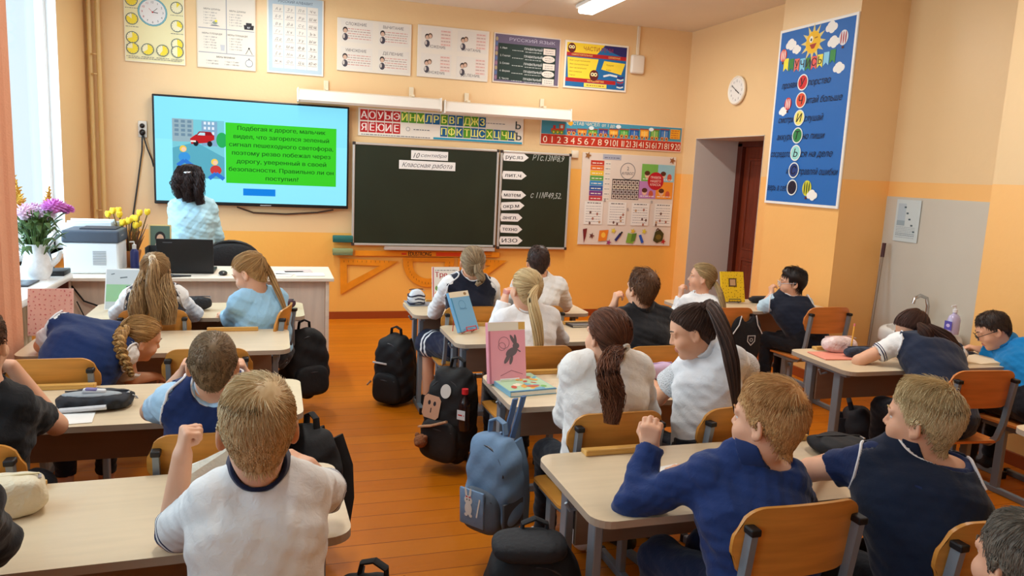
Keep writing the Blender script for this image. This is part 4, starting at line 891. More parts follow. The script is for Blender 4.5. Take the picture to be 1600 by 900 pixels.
def cloth(c, stripes=(), lace=False, rough=.85, knit=0.25):
    """fabric; stripes = [(from, to, colour)] measured in metres from a hem"""
    mt, nt, b = _new('fabric'); L = lin(c)
    tc = nt.nodes.new('ShaderNodeTexCoord'); n = nt.nodes.new('ShaderNodeTexNoise'); n.inputs['Scale'].default_value = 9; n.inputs['Detail'].default_value = 6; nt.links.new(tc.outputs['Object'], n.inputs['Vector'])
    cr = nt.nodes.new('ShaderNodeValToRGB'); cr.color_ramp.elements[0].color = (*[x * .93 for x in L], 1); cr.color_ramp.elements[1].color = (*[min(1, x * 1.05) for x in L], 1); nt.links.new(n.outputs[0], cr.inputs[0])
    col = cr.outputs[0]
    if stripes:
        a = nt.nodes.new('ShaderNodeAttribute'); a.attribute_name = 'hem'
        for (x0, x1, sc) in stripes:
            g = nt.nodes.new('ShaderNodeMath'); g.operation = 'COMPARE'; g.inputs[1].default_value = (x0 + x1) / 2; g.inputs[2].default_value = (x1 - x0) / 2; nt.links.new(a.outputs['Fac'], g.inputs[0])
            mx = nt.nodes.new('ShaderNodeMix'); mx.data_type = 'RGBA'; mx.inputs[7].default_value = (*lin(sc), 1); nt.links.new(g.outputs[0], mx.inputs[0]); nt.links.new(col, mx.inputs[6]); col = mx.outputs[2]
    nt.links.new(col, b.inputs['Base Color']); b.inputs['Roughness'].default_value = rough; b.inputs['Specular IOR Level'].default_value = .2; b.inputs['Sheen Weight'].default_value = .15
    bp = nt.nodes.new('ShaderNodeBump'); bp.inputs['Distance'].default_value = .006; bp.inputs['Strength'].default_value = knit
    n2 = nt.nodes.new('ShaderNodeTexNoise'); n2.inputs['Scale'].default_value = 55; n2.inputs['Detail'].default_value = 4; n2.inputs['Distortion'].default_value = .6; nt.links.new(tc.outputs['Object'], n2.inputs['Vector']); hsrc = n2.outputs[0]
    if lace:
        v = nt.nodes.new('ShaderNodeTexVoronoi'); v.inputs['Scale'].default_value = 110; v.feature = 'DISTANCE_TO_EDGE'; nt.links.new(tc.outputs['Object'], v.inputs['Vector']); hsrc = v.outputs['Distance']; bp.inputs['Strength'].default_value = 1.0
        m_ = nt.nodes.new('ShaderNodeMapRange'); m_.inputs[1].default_value = .02; m_.inputs[2].default_value = .10; m_.inputs[3].default_value = 1.05; m_.inputs[4].default_value = .82; nt.links.new(v.outputs['Distance'], m_.inputs[0])
        hs = nt.nodes.new('ShaderNodeHueSaturation'); nt.links.new(m_.outputs[0], hs.inputs['Value']); nt.links.new(col, hs.inputs['Color']); nt.links.new(hs.outputs[0], b.inputs['Base Color'])
    nt.links.new(hsrc, bp.inputs['Height']); nt.links.new(bp.outputs[0], b.inputs['Normal'])
    return mt
HM = {}
def hair_mat(c0, c1):
    if (c0, c1) in HM: return HM[(c0, c1)]
    mt, nt, b = _new('hair'); a = nt.nodes.new('ShaderNodeAttribute'); a.attribute_name = 'strand'
    cr = nt.nodes.new('ShaderNodeValToRGB'); cr.color_ramp.elements[0].color = (*lin(c0), 1); cr.color_ramp.elements[1].color = (*lin(c1), 1)
    nt.links.new(a.outputs['Fac'], cr.inputs[0]); nt.links.new(cr.outputs[0], b.inputs['Base Color']); b.inputs['Roughness'].default_value = .48; b.inputs['Specular IOR Level'].default_value = .28
    HM[(c0, c1)] = mt; return mt
V3 = lambda *a: np.array(a, float)
def unit(v): v = np.array(v, float); return v / (np.linalg.norm(v) + 1e-12)
def rot(yaw, pitch=0, roll=0):
    """yaw to the left, pitch up, roll to the right, in degrees; the face looks along +Y at rest"""
    return np.array(Matrix.Rotation(math.radians(yaw), 3, 'Z') @ Matrix.Rotation(math.radians(pitch), 3, 'X') @ Matrix.Rotation(math.radians(roll), 3, 'Y'))
# ---- scalp
CC = V3(0, -.008, .03)
def scalp(th, ph, t=0.0):
    low = th > PI / 2; sh = np.where(low, np.maximum(np.sin(th), .64), np.sin(th)); z = np.where(low, -.097 * (th - PI / 2) - t * .2 * np.clip(th - PI / 2, 0, 1), (.075 + t) * np.cos(th))
    return np.stack([CC[0] + (.070 * sh + t * np.maximum(sh, .8) * (th > .02)* np.minimum(1, np.sin(th) * 3)) * np.sin(ph), CC[1] + (.088 * sh + t * np.minimum(1, np.sin(th) * 3)) * np.cos(ph), CC[2] + z], -1)
HL_P = np.radians([0, 35, 60, 78, 90, 105, 125, 150, 180])
HL = {'boy': np.radians([56, 60, 70, 96, 97, 104, 130, 148, 153]), 'girl': np.radians([50, 56, 72, 96, 98, 122, 142, 152, 156])}
def hairline(ph, kind): return np.interp(np.abs((ph + PI) % (2 * PI) - PI), HL_P, HL[kind])
def sph(s): return np.arccos(np.clip(s[..., 2], -1, 1)), np.arctan2(s[..., 0], s[..., 1])
def strands(P, r, rnd):
    N, K, _ = P.shape
    T = np.gradient(P, axis=1); T /= np.linalg.norm(T, axis=2, keepdims=True) + 1e-9
    up = np.where(np.abs(T[..., 2:3]) < .85, V3(0, 0, 1), V3(1, 0, 0)); A = np.cross(T, up); A /= np.linalg.norm(A, axis=2, keepdims=True) + 1e-9; B = np.cross(T, A)
    vs = []
    for q in range(3):
        a = 2 * PI * q / 3; vs.append(P + (A * math.cos(a) + B * math.sin(a)) * r[..., None])
    V = np.stack(vs, 2).reshape(-1, 3)
    base = (np.arange(N)[:, None, None] * K + np.arange(K - 1)[None, :, None]) * 3; q = np.arange(3)[None, None, :]; q1 = (q + 1) % 3
    F = np.stack([base + q, base + q1, base + 3 + q1, base + 3 + q], -1).reshape(-1, 4)
    return V, F, np.repeat(rnd, K * 3)
def spline(pts, K):
    p = np.array(pts, float); p = np.vstack([2 * p[0] - p[1], p, 2 * p[-1] - p[-2]]); n = len(p) - 3; out = []
    for t in np.linspace(0, n - 1e-6, K):
        i = int(t); f = t - i; a, b, c, d = p[i:i + 4]
        out.append(.5 * (2 * b + (c - a) * f + (2 * a - 5 * b + 4 * c - d) * f * f + (3 * b - a - 3 * c + d) * f ** 3))
    return np.array(out)
class HairB:
    def __init__(s, hc, R, kind, seed): s.hc = V3(*hc); s.R = R; s.kind = kind; s.g = np.random.default_rng(seed); s.V = []; s.F = []; s.a = []; s.n = 0
    def put(s, V, F, a, local=True):
        if local: V = s.hc + V @ s.R.T
        s.V.append(V); s.F.append(F + s.n); s.a.append(a); s.n += len(V)
    def cap(s, thick, shade=.35):
        nt, np_ = 22, 48; ph = np.linspace(0, 2 * PI, np_, endpoint=False); u = np.linspace(0.02, 1, nt)
        Ph, U = np.meshgrid(ph, u); Th = U * hairline(Ph, s.kind); t = thick * np.clip((1 - U) / (.65 if s.kind == 'boy' else .25), 0, 1) ** .7 + .0015 - .003 * (U > .99)
        V = scalp(Th, Ph, t).reshape(-1, 3)
        F = np.array([[i * np_ + j, i * np_ + (j + 1) % np_, (i + 1) * np_ + (j + 1) % np_, (i + 1) * np_ + j] for i in range(nt - 1) for j in range(np_)])
        top = np.array([[j, (j + 1) % np_, (j + 2) % np_, (j + 2) % np_] for j in range(0)] or np.zeros((0, 4), int)).astype(int)
        V = np.vstack([V, scalp(np.array([0.0]), np.array([0.0]), thick)]); c = len(V) - 1
        tp = np.array([[c, (j + 2) % np_, (j + 1) % np_, j] for j in range(0, np_, 2)])
        s.put(V, np.vstack([F, tp]), np.clip(shade + s.g.normal(0, .10, len(V)), 0, 1))
    def roots(s, N, umax=1.0):
        v = s.g.normal(size=(N * 4, 3)); v /= np.linalg.norm(v, axis=1, keepdims=True); th, ph = sph(v); ok = th < hairline(ph, s.kind) * umax; return v[ok][:N]
    def short(s, N, thick, length, whorl=(.12, -.62, .78), swirl=25, lift=.5, grav=.25, rad=.0013, fade=.5, fringe=0.0):
        v = s.roots(N); N = len(v); K = 6; w = unit(whorl); P = np.zeros((N, K, 3)); th, ph = sph(v); u = th / hairline(ph, s.kind)
        L = length * (1 - fade * np.clip((u - .25) / .55, 0, 1)) * s.g.uniform(.6, 1.25, N); front = np.clip(np.cos(ph), 0, 1) * (u > .6)
        L = L * (1 + fringe * front); st = v.copy(); rr = s.g.normal(0, 1, N)
        for k in range(K):
            th, ph = sph(st); f = k / (K - 1); uu = np.clip(th / hairline(ph, s.kind), 0, 1.4)
            tt = thick * np.clip((1.06 - uu) / .72, .10, 1) ** .8 * (.35 + .75 * f ** .7) + lift * thick * np.clip(rr, 0, 1.4) * f * .45 * np.clip(1.2 - uu, .1, 1)
            P[:, k] = scalp(th, ph, tt)
            d = st - w; d -= (d * st).sum(1, keepdims=True) * st; d /= np.linalg.norm(d, axis=1, keepdims=True) + 1e-6
            sw = math.radians(swirl) + rr * .10; cr = np.cross(st, d); d = d * np.cos(sw)[:, None] + cr * np.sin(sw)[:, None]
            d = d + grav * np.array([0, 0, -1.0]) + s.g.normal(0, .05, (N, 3)); d -= (d * st).sum(1, keepdims=True) * st; d /= np.linalg.norm(d, axis=1, keepdims=True) + 1e-6
            st = st + d * (L / .085 / K)[:, None]; st /= np.linalg.norm(st, axis=1, keepdims=True)
        r = rad * np.linspace(1.1, .35, K)[None, :] * s.g.uniform(.7, 1.3, (N, 1))
        s.put(*strands(P, r, np.clip(s.g.normal(.5, .24, N), 0, 1)))
    def combed(s, N, thick, tie, rad=.0013):
        """hair drawn back from the hairline to the tie"""
        v = s.roots(N); N = len(v); K = 9; t = unit(tie); P = np.zeros((N, K, 3)); g = s.g.normal(0, .0022, N)
        dt = np.arccos(np.clip(v @ t, -1, 1)); mx = np.minimum(1, .9 / np.maximum(dt, .05) * s.g.uniform(.6, 1.6, N))
        for k in range(K):
            f = (k / (K - 1)) * mx; a = dt; si = np.sin(a) + 1e-6
            q = (np.sin((1 - f) * a) / si)[:, None] * v + (np.sin(f * a) / si)[:, None] * t; q /= np.linalg.norm(q, axis=1, keepdims=True)
            th, ph = sph(q); P[:, k] = scalp(th, ph, thick * (.85 + .3 * f) + g * np.sin(PI * k / (K - 1)) + .001)
        r = rad * np.linspace(1.0, .6, K)[None, :] * s.g.uniform(.7, 1.3, (N, 1))
        s.put(*strands(P, r, np.clip(s.g.normal(.5, .24, N), 0, 1)))
    def tail(s, pts, prof, N, rad=.0017, wave=.0, K=16, world=True, wl=3.0):
        G = spline(pts, K); R_ = np.interp(np.linspace(0, 1, K), np.linspace(0, 1, len(prof)), prof)
        T = np.gradient(G, axis=0); T /= np.linalg.norm(T, axis=1, keepdims=True); A = np.cross(T, V3(.3, .95, .1)); A /= np.linalg.norm(A, axis=1, keepdims=True); B = np.cross(T, A)
        rho = np.sqrt(s.g.uniform(0.15, 1, N)); al = s.g.uniform(0, 2 * PI, N); P = np.zeros((N, K, 3)); pz = s.g.uniform(0, 6.28, N)
        ln = np.clip(s.g.uniform(.75, 1.05, N), 0, 1)
        for k in range(K):
            a = al + .35 * math.sin(k * .4); o = rho * R_[k]; wv = wave * np.sin(wl * 2 * PI * k / K + pz) * min(1, k / 3)
            P[:, k] = G[k] + (np.cos(a) * o + wv)[:, None] * A[k] + (np.sin(a) * o + wv * .5)[:, None] * B[k]
        r = rad * np.linspace(1.1, .45, K)[None, :] * s.g.uniform(.7, 1.3, (N, 1))
        s.put(*strands(P, r, np.clip(s.g.normal(.5, .24, N), 0, 1)), local=not world)
        mb = MB(); mb.tube([tuple(x) for x in G], list(np.maximum(R_ * .8, .001)), 10)
        V = np.array([tuple(x) for x in mb.v]); Fq = [f for f in mb.f if len(f) == 4]; s.put(V, np.array(Fq), np.full(len(V), .3), local=not world)
    def braid(s, pts, r, turns, prof=(1, 1, .8, .4), K=60):
        G = spline(pts, K); T = np.gradient(G, axis=0); T /= np.linalg.norm(T, axis=1, keepdims=True); A = np.cross(T, V3(.2, 1, .1)); A /= np.linalg.norm(A, axis=1, keepdims=True); B = np.cross(T, A)
        pr = np.interp(np.linspace(0, 1, K), np.linspace(0, 1, len(prof)), prof)
        for q in range(3):
            t = np.linspace(0, 1, K) * turns * 2 * PI + q * 2 * PI / 3; C = G + (np.sin(t) * r * pr)[:, None] * A + (np.sin(2 * t) * r * .5 * pr)[:, None] * B
            for sub in range(12):
                a = 2 * PI * sub / 12; off = (A * math.cos(a) + B * math.sin(a)) * (r * .62 * pr)[:, None]
                s.put(*strands((C + off)[None], np.full((1, K), r * .2) * pr[None], np.clip(s.g.normal(.5, .28, 1), 0, 1)), local=False)
            mb = MB(); mb.tube([tuple(x) for x in C], list(r * .62 * pr), 8); V = np.array([tuple(x) for x in mb.v]); s.put(V, np.array([f for f in mb.f if len(f) == 4]), np.full(len(V), .35), local=False)
    def build(s, c0, c1, parent, org, skin_field=None, sc=1):
        V = np.vstack(s.V)
        if skin_field is not None:             # nothing of the hair sinks under the skin
            F = skin_field; G = np.gradient(F.F, F.h); near = np.linalg.norm(V - s.hc, axis=1) < .14 * sc; idx = np.where(near)[0]
            r1 = s.g.uniform(.001, .004, len(idx))
            for it in range(3):
                I = np.clip(np.round((V[idx] - F.lo) / F.h).astype(int), 0, F.n - 1); d = F.F[I[:, 0], I[:, 1], I[:, 2]]; g = np.stack([G[q][I[:, 0], I[:, 1], I[:, 2]] for q in range(3)], 1); g /= np.linalg.norm(g, axis=1, keepdims=True) + 1e-6
                d = d + ((V[idx] - (F.lo + I * F.h)) * g).sum(1); push = np.clip(r1 - d, 0, .02); V[idx] += g * push[:, None]
        V = V - org; return np_mesh('hair', V, np.vstack(s.F), hair_mat(c0, c1), parent, attrs={'strand': np.concatenate(s.a)})
# ---- body
def person(p):
    hc = V3(*p['head']); R = rot(*p.get('hrot', (0, 0, 0))); sc = p.get('sc', .94); h = p.get('h', .006); hc = hc - V3(0, 0, .018)
    sL, sR, pel = V3(*p['sL']), V3(*p['sR']), V3(*p['pel'])
    org = V3(pel[0], pel[1], 0)
    ms = (sL + sR) / 2; lat = unit(sR - sL); spine = unit(ms - pel); fw = unit(np.cross(spine, lat)) * -1
    if p.get('stand') is None: fw = unit(np.cross(spine, lat)); fw = fw if True else fw
    fw = unit(np.cross(spine, lat))            # spine up x right = forward
    nb = V3(*p['nb']) if 'nb' in p else ms + spine * .045 + (hc - ms) * .16
    ly = math.radians(p.get('legyaw', 0)); lf = V3(-math.sin(ly), math.cos(ly), 0); ll = V3(math.cos(ly), math.sin(ly), 0)
    def legs(i):
        s_ = (-1, 1)[i]; hip = pel + ll * s_ * .068 * sc - V3(0, 0, .01)
        if p.get('stand'): kn = hip - V3(0, 0, .42 * sc) + ll * s_ * .005; an = V3(kn[0], kn[1], .07) - lf * .02; return hip, kn, an
        if 'knees' in p: kn = V3(*p['knees'][i])
        else: kn = hip + lf * .33 * sc + ll * s_ * .02; kn[2] = .44
        an = V3(*p['ankles'][i]) if 'ankles' in p else V3(kn[0], kn[1], .07) + lf * p.get('foot', .0)
        return hip, kn, an
    arms = []
    for i, (s0, k1, k2) in enumerate(((sL, 'eL', 'wL'), (sR, 'eR', 'wR'))):
        e = V3(*p[k1]); w = V3(*p[k2]); hd = p.get('h' + 'LR'[i], {}); d = unit(hd['d']) if 'd' in hd else unit(w - e)
        n = unit(hd.get('n', (0, 0, -1))); n = unit(n - (n @ d) * d); arms.append((s0, e, w, d, n, hd.get('c', .4), (1, -1)[i] * hd.get('t', 1)))
    allp = [hc, pel, sL, sR] + [a[j] for a in arms for j in (1, 2)] + [q for i in (0, 1) for q in legs(i)]
    lo = np.min(allp, 0) - .19; hi = np.max(allp, 0) + .19; lo[2] = 0.0
    hi = np.maximum(hi, hc + .14); lo[:2] = np.minimum(lo[:2], hc[:2] - .14)
    wst = pel * .45 + ms * .55 - fw * p.get('slump', .02) - spine * .02; chest = ms - spine * .085 - fw * (p.get('slump', .02) * .6)
    belly = pel * .72 + ms * .28 - fw * p.get('slump', .02) * .5
    g = p.get('girth', 1.0) * sc
    def torso(F, e, k=.05):
        lat0 = ll
        lv = [(pel, ll, .050, .080), (belly, unit(ll + lat), .043, .072), (wst, lat, .042, .070), (chest, lat, .054, .074), (ms - spine * .03, lat, .070, .052)]
        for (c0, l0, w0, r0), (c1, l1, w1, r1) in zip(lv, lv[1:]):
            for s_ in (-1, 0, 1): F.cone(c0 + l0 * w0 * s_ * g, r0 * g + e, c1 + l1 * w1 * s_ * g, r1 * g + e, k)
        F.cone(sL, .040 * sc + e, sR, .040 * sc + e, .05)
        F.cone(nb, .038 * sc + e, sL, .036 * sc + e, .03); F.cone(nb, .038 * sc + e, sR, .036 * sc + e, .03)
    def leg_set(F, e, k=.03, down=1.0):
        for i in (0, 1):
            hp, kn, an = legs(i); F.cone(hp, .070 * g + e, kn, .050 * sc + e, k); F.cone(kn, .049 * sc + e, kn + (an - kn) * down, .036 * sc + e, k, cut1=down < 1)
    # -------- skin
    F = Field(lo, hi, h)
    torso(F, 0); leg_set(F, 0)
    H = lambda x, y, z: hc + R @ (V3(x, y, z) * sc)
    q = lambda *r: tuple(v * sc for v in r)
    F.cone(nb - spine * .02, .043 * sc, H(0, -.030, -.045), .038 * sc, .022)
    F.ell(H(*CC), q(.070, .088, .075), R, .02); F.ell(H(0, -.032, .0), q(.058, .058, .058), R, .03); F.ell(H(0, .022, -.042), q(.055, .062, .058), R, .03)
    F.cone(H(0, .05, -.075), .026 * sc, H(0, .066, -.082), .017 * sc, .02)
    for s_ in (-1, 1):
        F.ell(H(s_ * .034, .052, -.026), q(.026, .026, .026), R, .02)
        F.ell(H(s_ * .032, .080, .012), q(.014, .010, .011), R, .012, 'ss')
        F.ell(H(s_ * .073, -.010, -.004), q(.008, .018, .028), R @ rot(s_ * 24, 0, 0), .008)
        F.ell(H(s_ * .082, -.008, -.002), q(.006, .009, .016), R @ rot(s_ * 24, 0, 0), .006, 'ss')
        F.ell(H(s_ * .072, -.003, -.025), q(.006, .008, .009), R, .008)
        F.cone(H(s_ * .018, .077, .028), .006 * sc, H(s_ * .046, .064, .028), .005 * sc, .014)
        F.ell(H(s_ * .032, .0635, .0195 if not p.get('down') else .014), q(.0145, .0125, .0085 if not p.get('down') else .0125), R, .004)
    F.cone(H(0, .078, .014), .006 * sc, H(0, .0955, -.015), .0078 * sc, .012); F.ell(H(.009, .087, -.020), q(.0055, .007, .0055), R, .006); F.ell(H(-.009, .087, -.020), q(.0055, .007, .0055), R, .006)
    F.ell(H(0, .0835, -.043), q(.019, .008, .0055), R, .004); F.ell(H(0, .0825, -.053), q(.016, .008, .006), R, .004)
    for (s0, e, w, d, n, c, ts) in arms:
        F.cone(s0, .042 * sc, e, .033 * sc, .03); F.cone(e, .034 * sc, w, .0225 * sc, .015)
        l = np.cross(d, n) * ts; hs = p.get('hs', .88) * sc
        offs = (.026, .009, -.009, -.025)
        for j, o in enumerate(offs):
            b = w + (d * (.066, .070, .067, .060)[j] + l * o) * hs; F.cone(w + l * o * .55 * hs, .0125 * hs, b, .0100 * hs, .012)
            a = math.radians(12) * c; pnt = b; dirl = unit(d + l * (.10, .03, -.04, -.12)[j] * (1 - c))
            for sg_, (ln, rr, bend) in enumerate(((.034, .0088, 78), (.022, .0080, 92), (.017, .0070, 55))):
                a += math.radians(bend) * c * (1 + .05 * j); v = dirl * math.cos(a) + n * math.sin(a); nx_ = pnt + v * ln * (.95, 1.06, 1.0, .80)[j] * hs
                F.cone(pnt, rr * hs, nx_, rr * .9 * hs, .004); pnt = nx_
        tb = w + (d * .020 + l * .022 + n * .006) * hs; t1 = tb + unit(d * .62 + l * .60 + n * (.25 + .5 * c)) * .036 * hs; t2 = t1 + unit(d * (.9 - .3 * c) + l * (.25 - .5 * c) + n * (.15 + .6 * c)) * .028 * hs
        F.cone(w + d * .012 * hs, .013 * hs, tb, .0125 * hs, .012); F.cone(tb, .0118 * hs, t1, .0096 * hs, .008); F.cone(t1, .0094 * hs, t2, .0078 * hs, .004)
    SKF = F
    V, Q = F.mesh()
    Lc = ((V - hc) @ R) / sc; fc = Lc[Q].mean(1)
    mi = ((np.abs(fc[:, 0]) < .021) & (fc[:, 1] > .076) & (fc[:, 2] < -.038) & (fc[:, 2] > -.060)).astype(int)
    t = root('person', p['label'], 'person', tuple(org)); t['group'] = p.get('group', 'pupils at the desks')
    if not p.get('group'): del t['group']
    np_mesh('body', V - org, Q, [skin(p.get('skin', (226, 176, 144))), LIP], t, mi)
    loc = Vector(org)
    for s_ in (-1, 1):
        mb = MB(); c = H(s_ * .032, .0605, .012) - org; f = R @ V3(0, 1, -.25 if p.get('down') else 0)
        mb.ball(c, .0115 * sc, 12, mi=0); mb.ball(c + f * .0058 * sc, .0066 * sc, 10, mi=1); mb.ball(c + f * .0095 * sc, .0034 * sc, 8, mi=2); mb.build('eye', [EYEW, IRIS, PUP], t)
        bw = [H(s_ * x, y, z) - org for x, y, z in ((.016, .0825, .033), (.030, .0795, .038), (.046, .067, .035))]
        MB().tube(bw, [.0022, .0026, .0012], 6).build('eyebrow', hair_mat(*p['hair']), t)
    # -------- clothes
    def garment(name, F, m_, hem=None, noise=.0025, seed=1, extra=None):
        if noise: F.noise(noise, 26, abs(seed + int(org[0] * 97))); F.noise(noise * .55, 64, abs(seed + 11 + int(org[1] * 97)))
        V, Q = F.mesh(); return np_mesh(name, V - org, Q, m_, t, attrs={'hem': hem(V)} if hem else None)
    def seg_d(V, a, b): ab = b - a; tt = np.clip(((V - a) @ ab) / (ab @ ab), 0, 1); return np.linalg.norm(V - a - tt[:, None] * ab, axis=1)
    up_n = unit(H(0, -.02, -.06) - nb)
    zlo = np.array([lo[0], lo[1], 0]); hi2 = hi.copy()
    hg = max(h, .0055)
    def neckcut(F, rad, up=.0): F.cone(nb + up_n * (.026 + up) - fw * .0, rad, nb + up_n * .16, rad * 1.3, .01, mode='s')
    for gt in p['wear']:
        kd = gt['k']
        if kd == 'trousers':
            F = Field(zlo, (hi[0], hi[1], pel[2] + .2), hg); leg_set(F, .010, down=.93)
            for s_ in (-1, 0, 1): F.cone(pel + ll * .052 * s_, .082 * g + .012, belly + ll * .05 * s_, .078 * g + .010, .04, cut1=True)
            garment('trousers', F, cloth(gt['c'], knit=.35), noise=.003, seed=5)
        elif kd == 'skirt':
            F = Field(zlo, (hi[0], hi[1], pel[2] + .2), hg); ks = []
            for i in (0, 1):
                hp, kn, an = legs(i); ks.append(kn); F.cone(hp, .082, kn + unit(kn - hp) * .02, .085, .07, cut1=True)
            F.cone(ks[0], .08, ks[1], .08, .05)
            for s_ in (-1, 0, 1): F.cone(pel + ll * .052 * s_, .095, belly + ll * .05 * s_, .086, .04, cut1=True)
            km = (ks[0] + ks[1]) / 2 + lf * .06
            garment('skirt', F, cloth(gt['c'], gt.get('stripes', ())), hem=lambda V: km @ lf - V @ lf, noise=.004)
        elif kd in ('shirt', 'vest'):
            e = gt.get('e', .011 if kd == 'shirt' else .019); F = Field((lo[0], lo[1], max(0, pel[2] - .16)), hi, min(hg, p.get('hc', hg))); torso(F, e)
            q_ = F.sub(F.lo, F.lo + F.n * F.h)
            def below(X, Y, Z): return (X - pel[0]) * -spine[0] + (Y - pel[1]) * -spine[1] + (Z - pel[2]) * -spine[2] - gt.get('low', .06)
            F.F = np.maximum(F.F, below(q_[1], q_[2], q_[3]).astype(np.float32))
            if kd == 'vest':
                pipes = []
                for i, (s0, ee, *_r) in enumerate(arms):
                    a = s0 + (s0 - chest) * .06; ax = unit(lat * (-1, 1)[i] * .16 - spine * .05); u_ = unit(np.cross(ax, V3(.1, .2, 1))); v_ = np.cross(ax, u_); run = []
                    for ph in np.linspace(0, 2 * PI, 49):
                        ts = np.arange(-.09, .10, .003); P_ = a + ax * ts[:, None] + (u_ * math.cos(ph) + v_ * math.sin(ph)) * .0615; I = np.round((P_ - F.lo) / F.h).astype(int); ok = ((I >= 0) & (I < F.n)).all(1); I = np.clip(I, 0, F.n - 1); d = np.where(ok, F.F[I[:, 0], I[:, 1], I[:, 2]], .3); ins = np.where(d < 0)[0]
                        if len(ins) and ins[-1] < len(ts) - 1:
                            k_ = ins[-1]; run.append(a + ax * (ts[k_] + .003 * min(1, -d[k_] / (d[k_ + 1] - d[k_] + 1e-9))) + (u_ * math.cos(ph) + v_ * math.sin(ph)) * .0615)
                        else:
                            if len(run) > 4: pipes.append(run)
                            run = []
                    if len(run) > 4: pipes.append(run)
                for run in pipes:
                    r_ = np.array(run)
                    for _ in range(3): r_[1:-1] = (r_[:-2] + 2 * r_[1:-1] + r_[2:]) / 4
                    MB().tube([tuple(x - org) for x in r_], .0042, 6).build('armhole_piping', mat(gt.get('pipe', (228, 228, 230)), .8), t)
                ah = [(s0 + (s0 - chest) * .06, s0 + lat * (-1, 1)[i] * .16 - spine * .05) for i, (s0, *_r) in enumerate(arms)]
                for i, (s0, ee, *_r) in enumerate(arms):
                    a, b = ah[i]; F.cone(a, .060, b, .060, .01, mode='s'); F.cone(b, .060, b + lat * (-1, 1)[i] * .2 - spine * .06, .12, .01, mode='s')
                nr = gt.get('neck', .058); neckcut(F, nr)
                na, nb2 = nb + up_n * .026, nb + up_n * .16
                def hem(V):
                    d = seg_d(V, na, nb2) - nr
                    return d
                garment('vest', F, cloth(gt['c'], gt.get('stripes', ()), knit=.2), hem=hem, seed=3)
            else:
                slv = gt.get('sl', 'short'); sp = []
                for (s0, ee, w, *_r) in arms:
                    if slv == 'short':
                        e1 = s0 + (ee - s0) * gt.get('f', .66); F.cone(s0, .044 * sc + e, e1, .046 * sc + e, .03, cut1=True); sp.append((s0, e1))
                    elif slv == 'long':
                        w1 = ee + (w - ee) * gt.get('f', .96); F.cone(s0, .044 * sc + e, ee, .036 * sc + e + .002, .03); F.cone(ee, .036 * sc + e + .002, w1, .028 * sc + e, .02, cut1=True); sp.append((ee, w1))
                neckcut(F, gt.get('neck', .056))
                def hem(V):
                    d = np.full(len(V), 9.0)
                    for a, b in sp:
                        u = unit(b - a); x = (b - V) @ u; near = seg_d(V, a, b) < .075; d = np.where(near, np.minimum(d, np.abs(x)), d)
                    return d
                m_ = cloth(gt['c'], gt.get('stripes', ()), knit=gt.get('knit', .4))
                o = garment(gt.get('name', 'shirt'), F, m_, hem=hem, noise=gt.get('fold', .0035), seed=2)
                if gt.get('lace'):
                    for (s0, ee, w, *_r) in arms:
                        G_ = Field(np.minimum(s0, ee) - .1, np.maximum(s0, ee) + .1, hg); e1 = s0 + (ee - s0) * (gt.get('f', .66) + .04); G_.cone(s0 + (ee - s0) * .12, .047 + e, e1, .058 + e, .01, cut0=True, cut1=True); Vv, Qq = G_.mesh(); np_mesh('lace_sleeve', Vv - org, Qq, cloth(gt['c'], lace=True), t)
        elif kd == 'collar':
            rad, hh = gt.get('r', .056), gt.get('h', .02) + .006; F = Field(nb - .13, nb + .13, .004); ax = unit(up_n + fw * .0)
            a0 = nb + ax * gt.get('z', .028)
            def fn(X, Y, Z):
                x, y, z = X - a0[0], Y - a0[1], Z - a0[2]; a = x * ax[0] + y * ax[1] + z * ax[2]; rr = np.sqrt(np.maximum(x * x + y * y + z * z - a * a, 0)) ; rd = rad - a * .22
                return np.maximum(np.abs(rr - rd) - .0045, np.abs(a) - hh)
            F.put(nb - .12, nb + .12, fn, .004)
            garment('collar', F, cloth(gt['c'], gt.get('stripes', ()), knit=.2), hem=lambda V: hh - (V - a0) @ ax, noise=0)
    if 'shoes' in p:
        for i in (0, 1):
            hp, kn, an = legs(i); F = Field(V3(*an) * V3(1, 1, 0) - V3(.24, .24, .005), V3(*an) + V3(.24, .24, .10), .005)
            a = V3(an[0], an[1], .045) - lf * .02; F.cone(a, .036, a + lf * .13 - V3(0, 0, .010), .031, .02); F.cone(V3(an[0], an[1], .05), .036, V3(an[0], an[1], .085), .038, .02)
            qz = F.sub(F.lo, F.lo + F.n * F.h); F.F = np.maximum(F.F, (.001 - qz[3] + 0 * qz[1] + 0 * qz[2]).astype(np.float32)); V, Q = F.mesh()
            np_mesh('shoe', V - org, Q, mat(p['shoes'], .5), t)
    # -------- hair
    hb = HairB(hc, R * sc, p.get('hk', 'boy'), int(abs(hc[0]) * 1000) + 7)
    p['do'](hb); hb.build(*p['hair'], t, org, SKF, sc)
    if 'after' in p: p['after'](t, org, H, R, nb, lat, fw, spine)
    return t
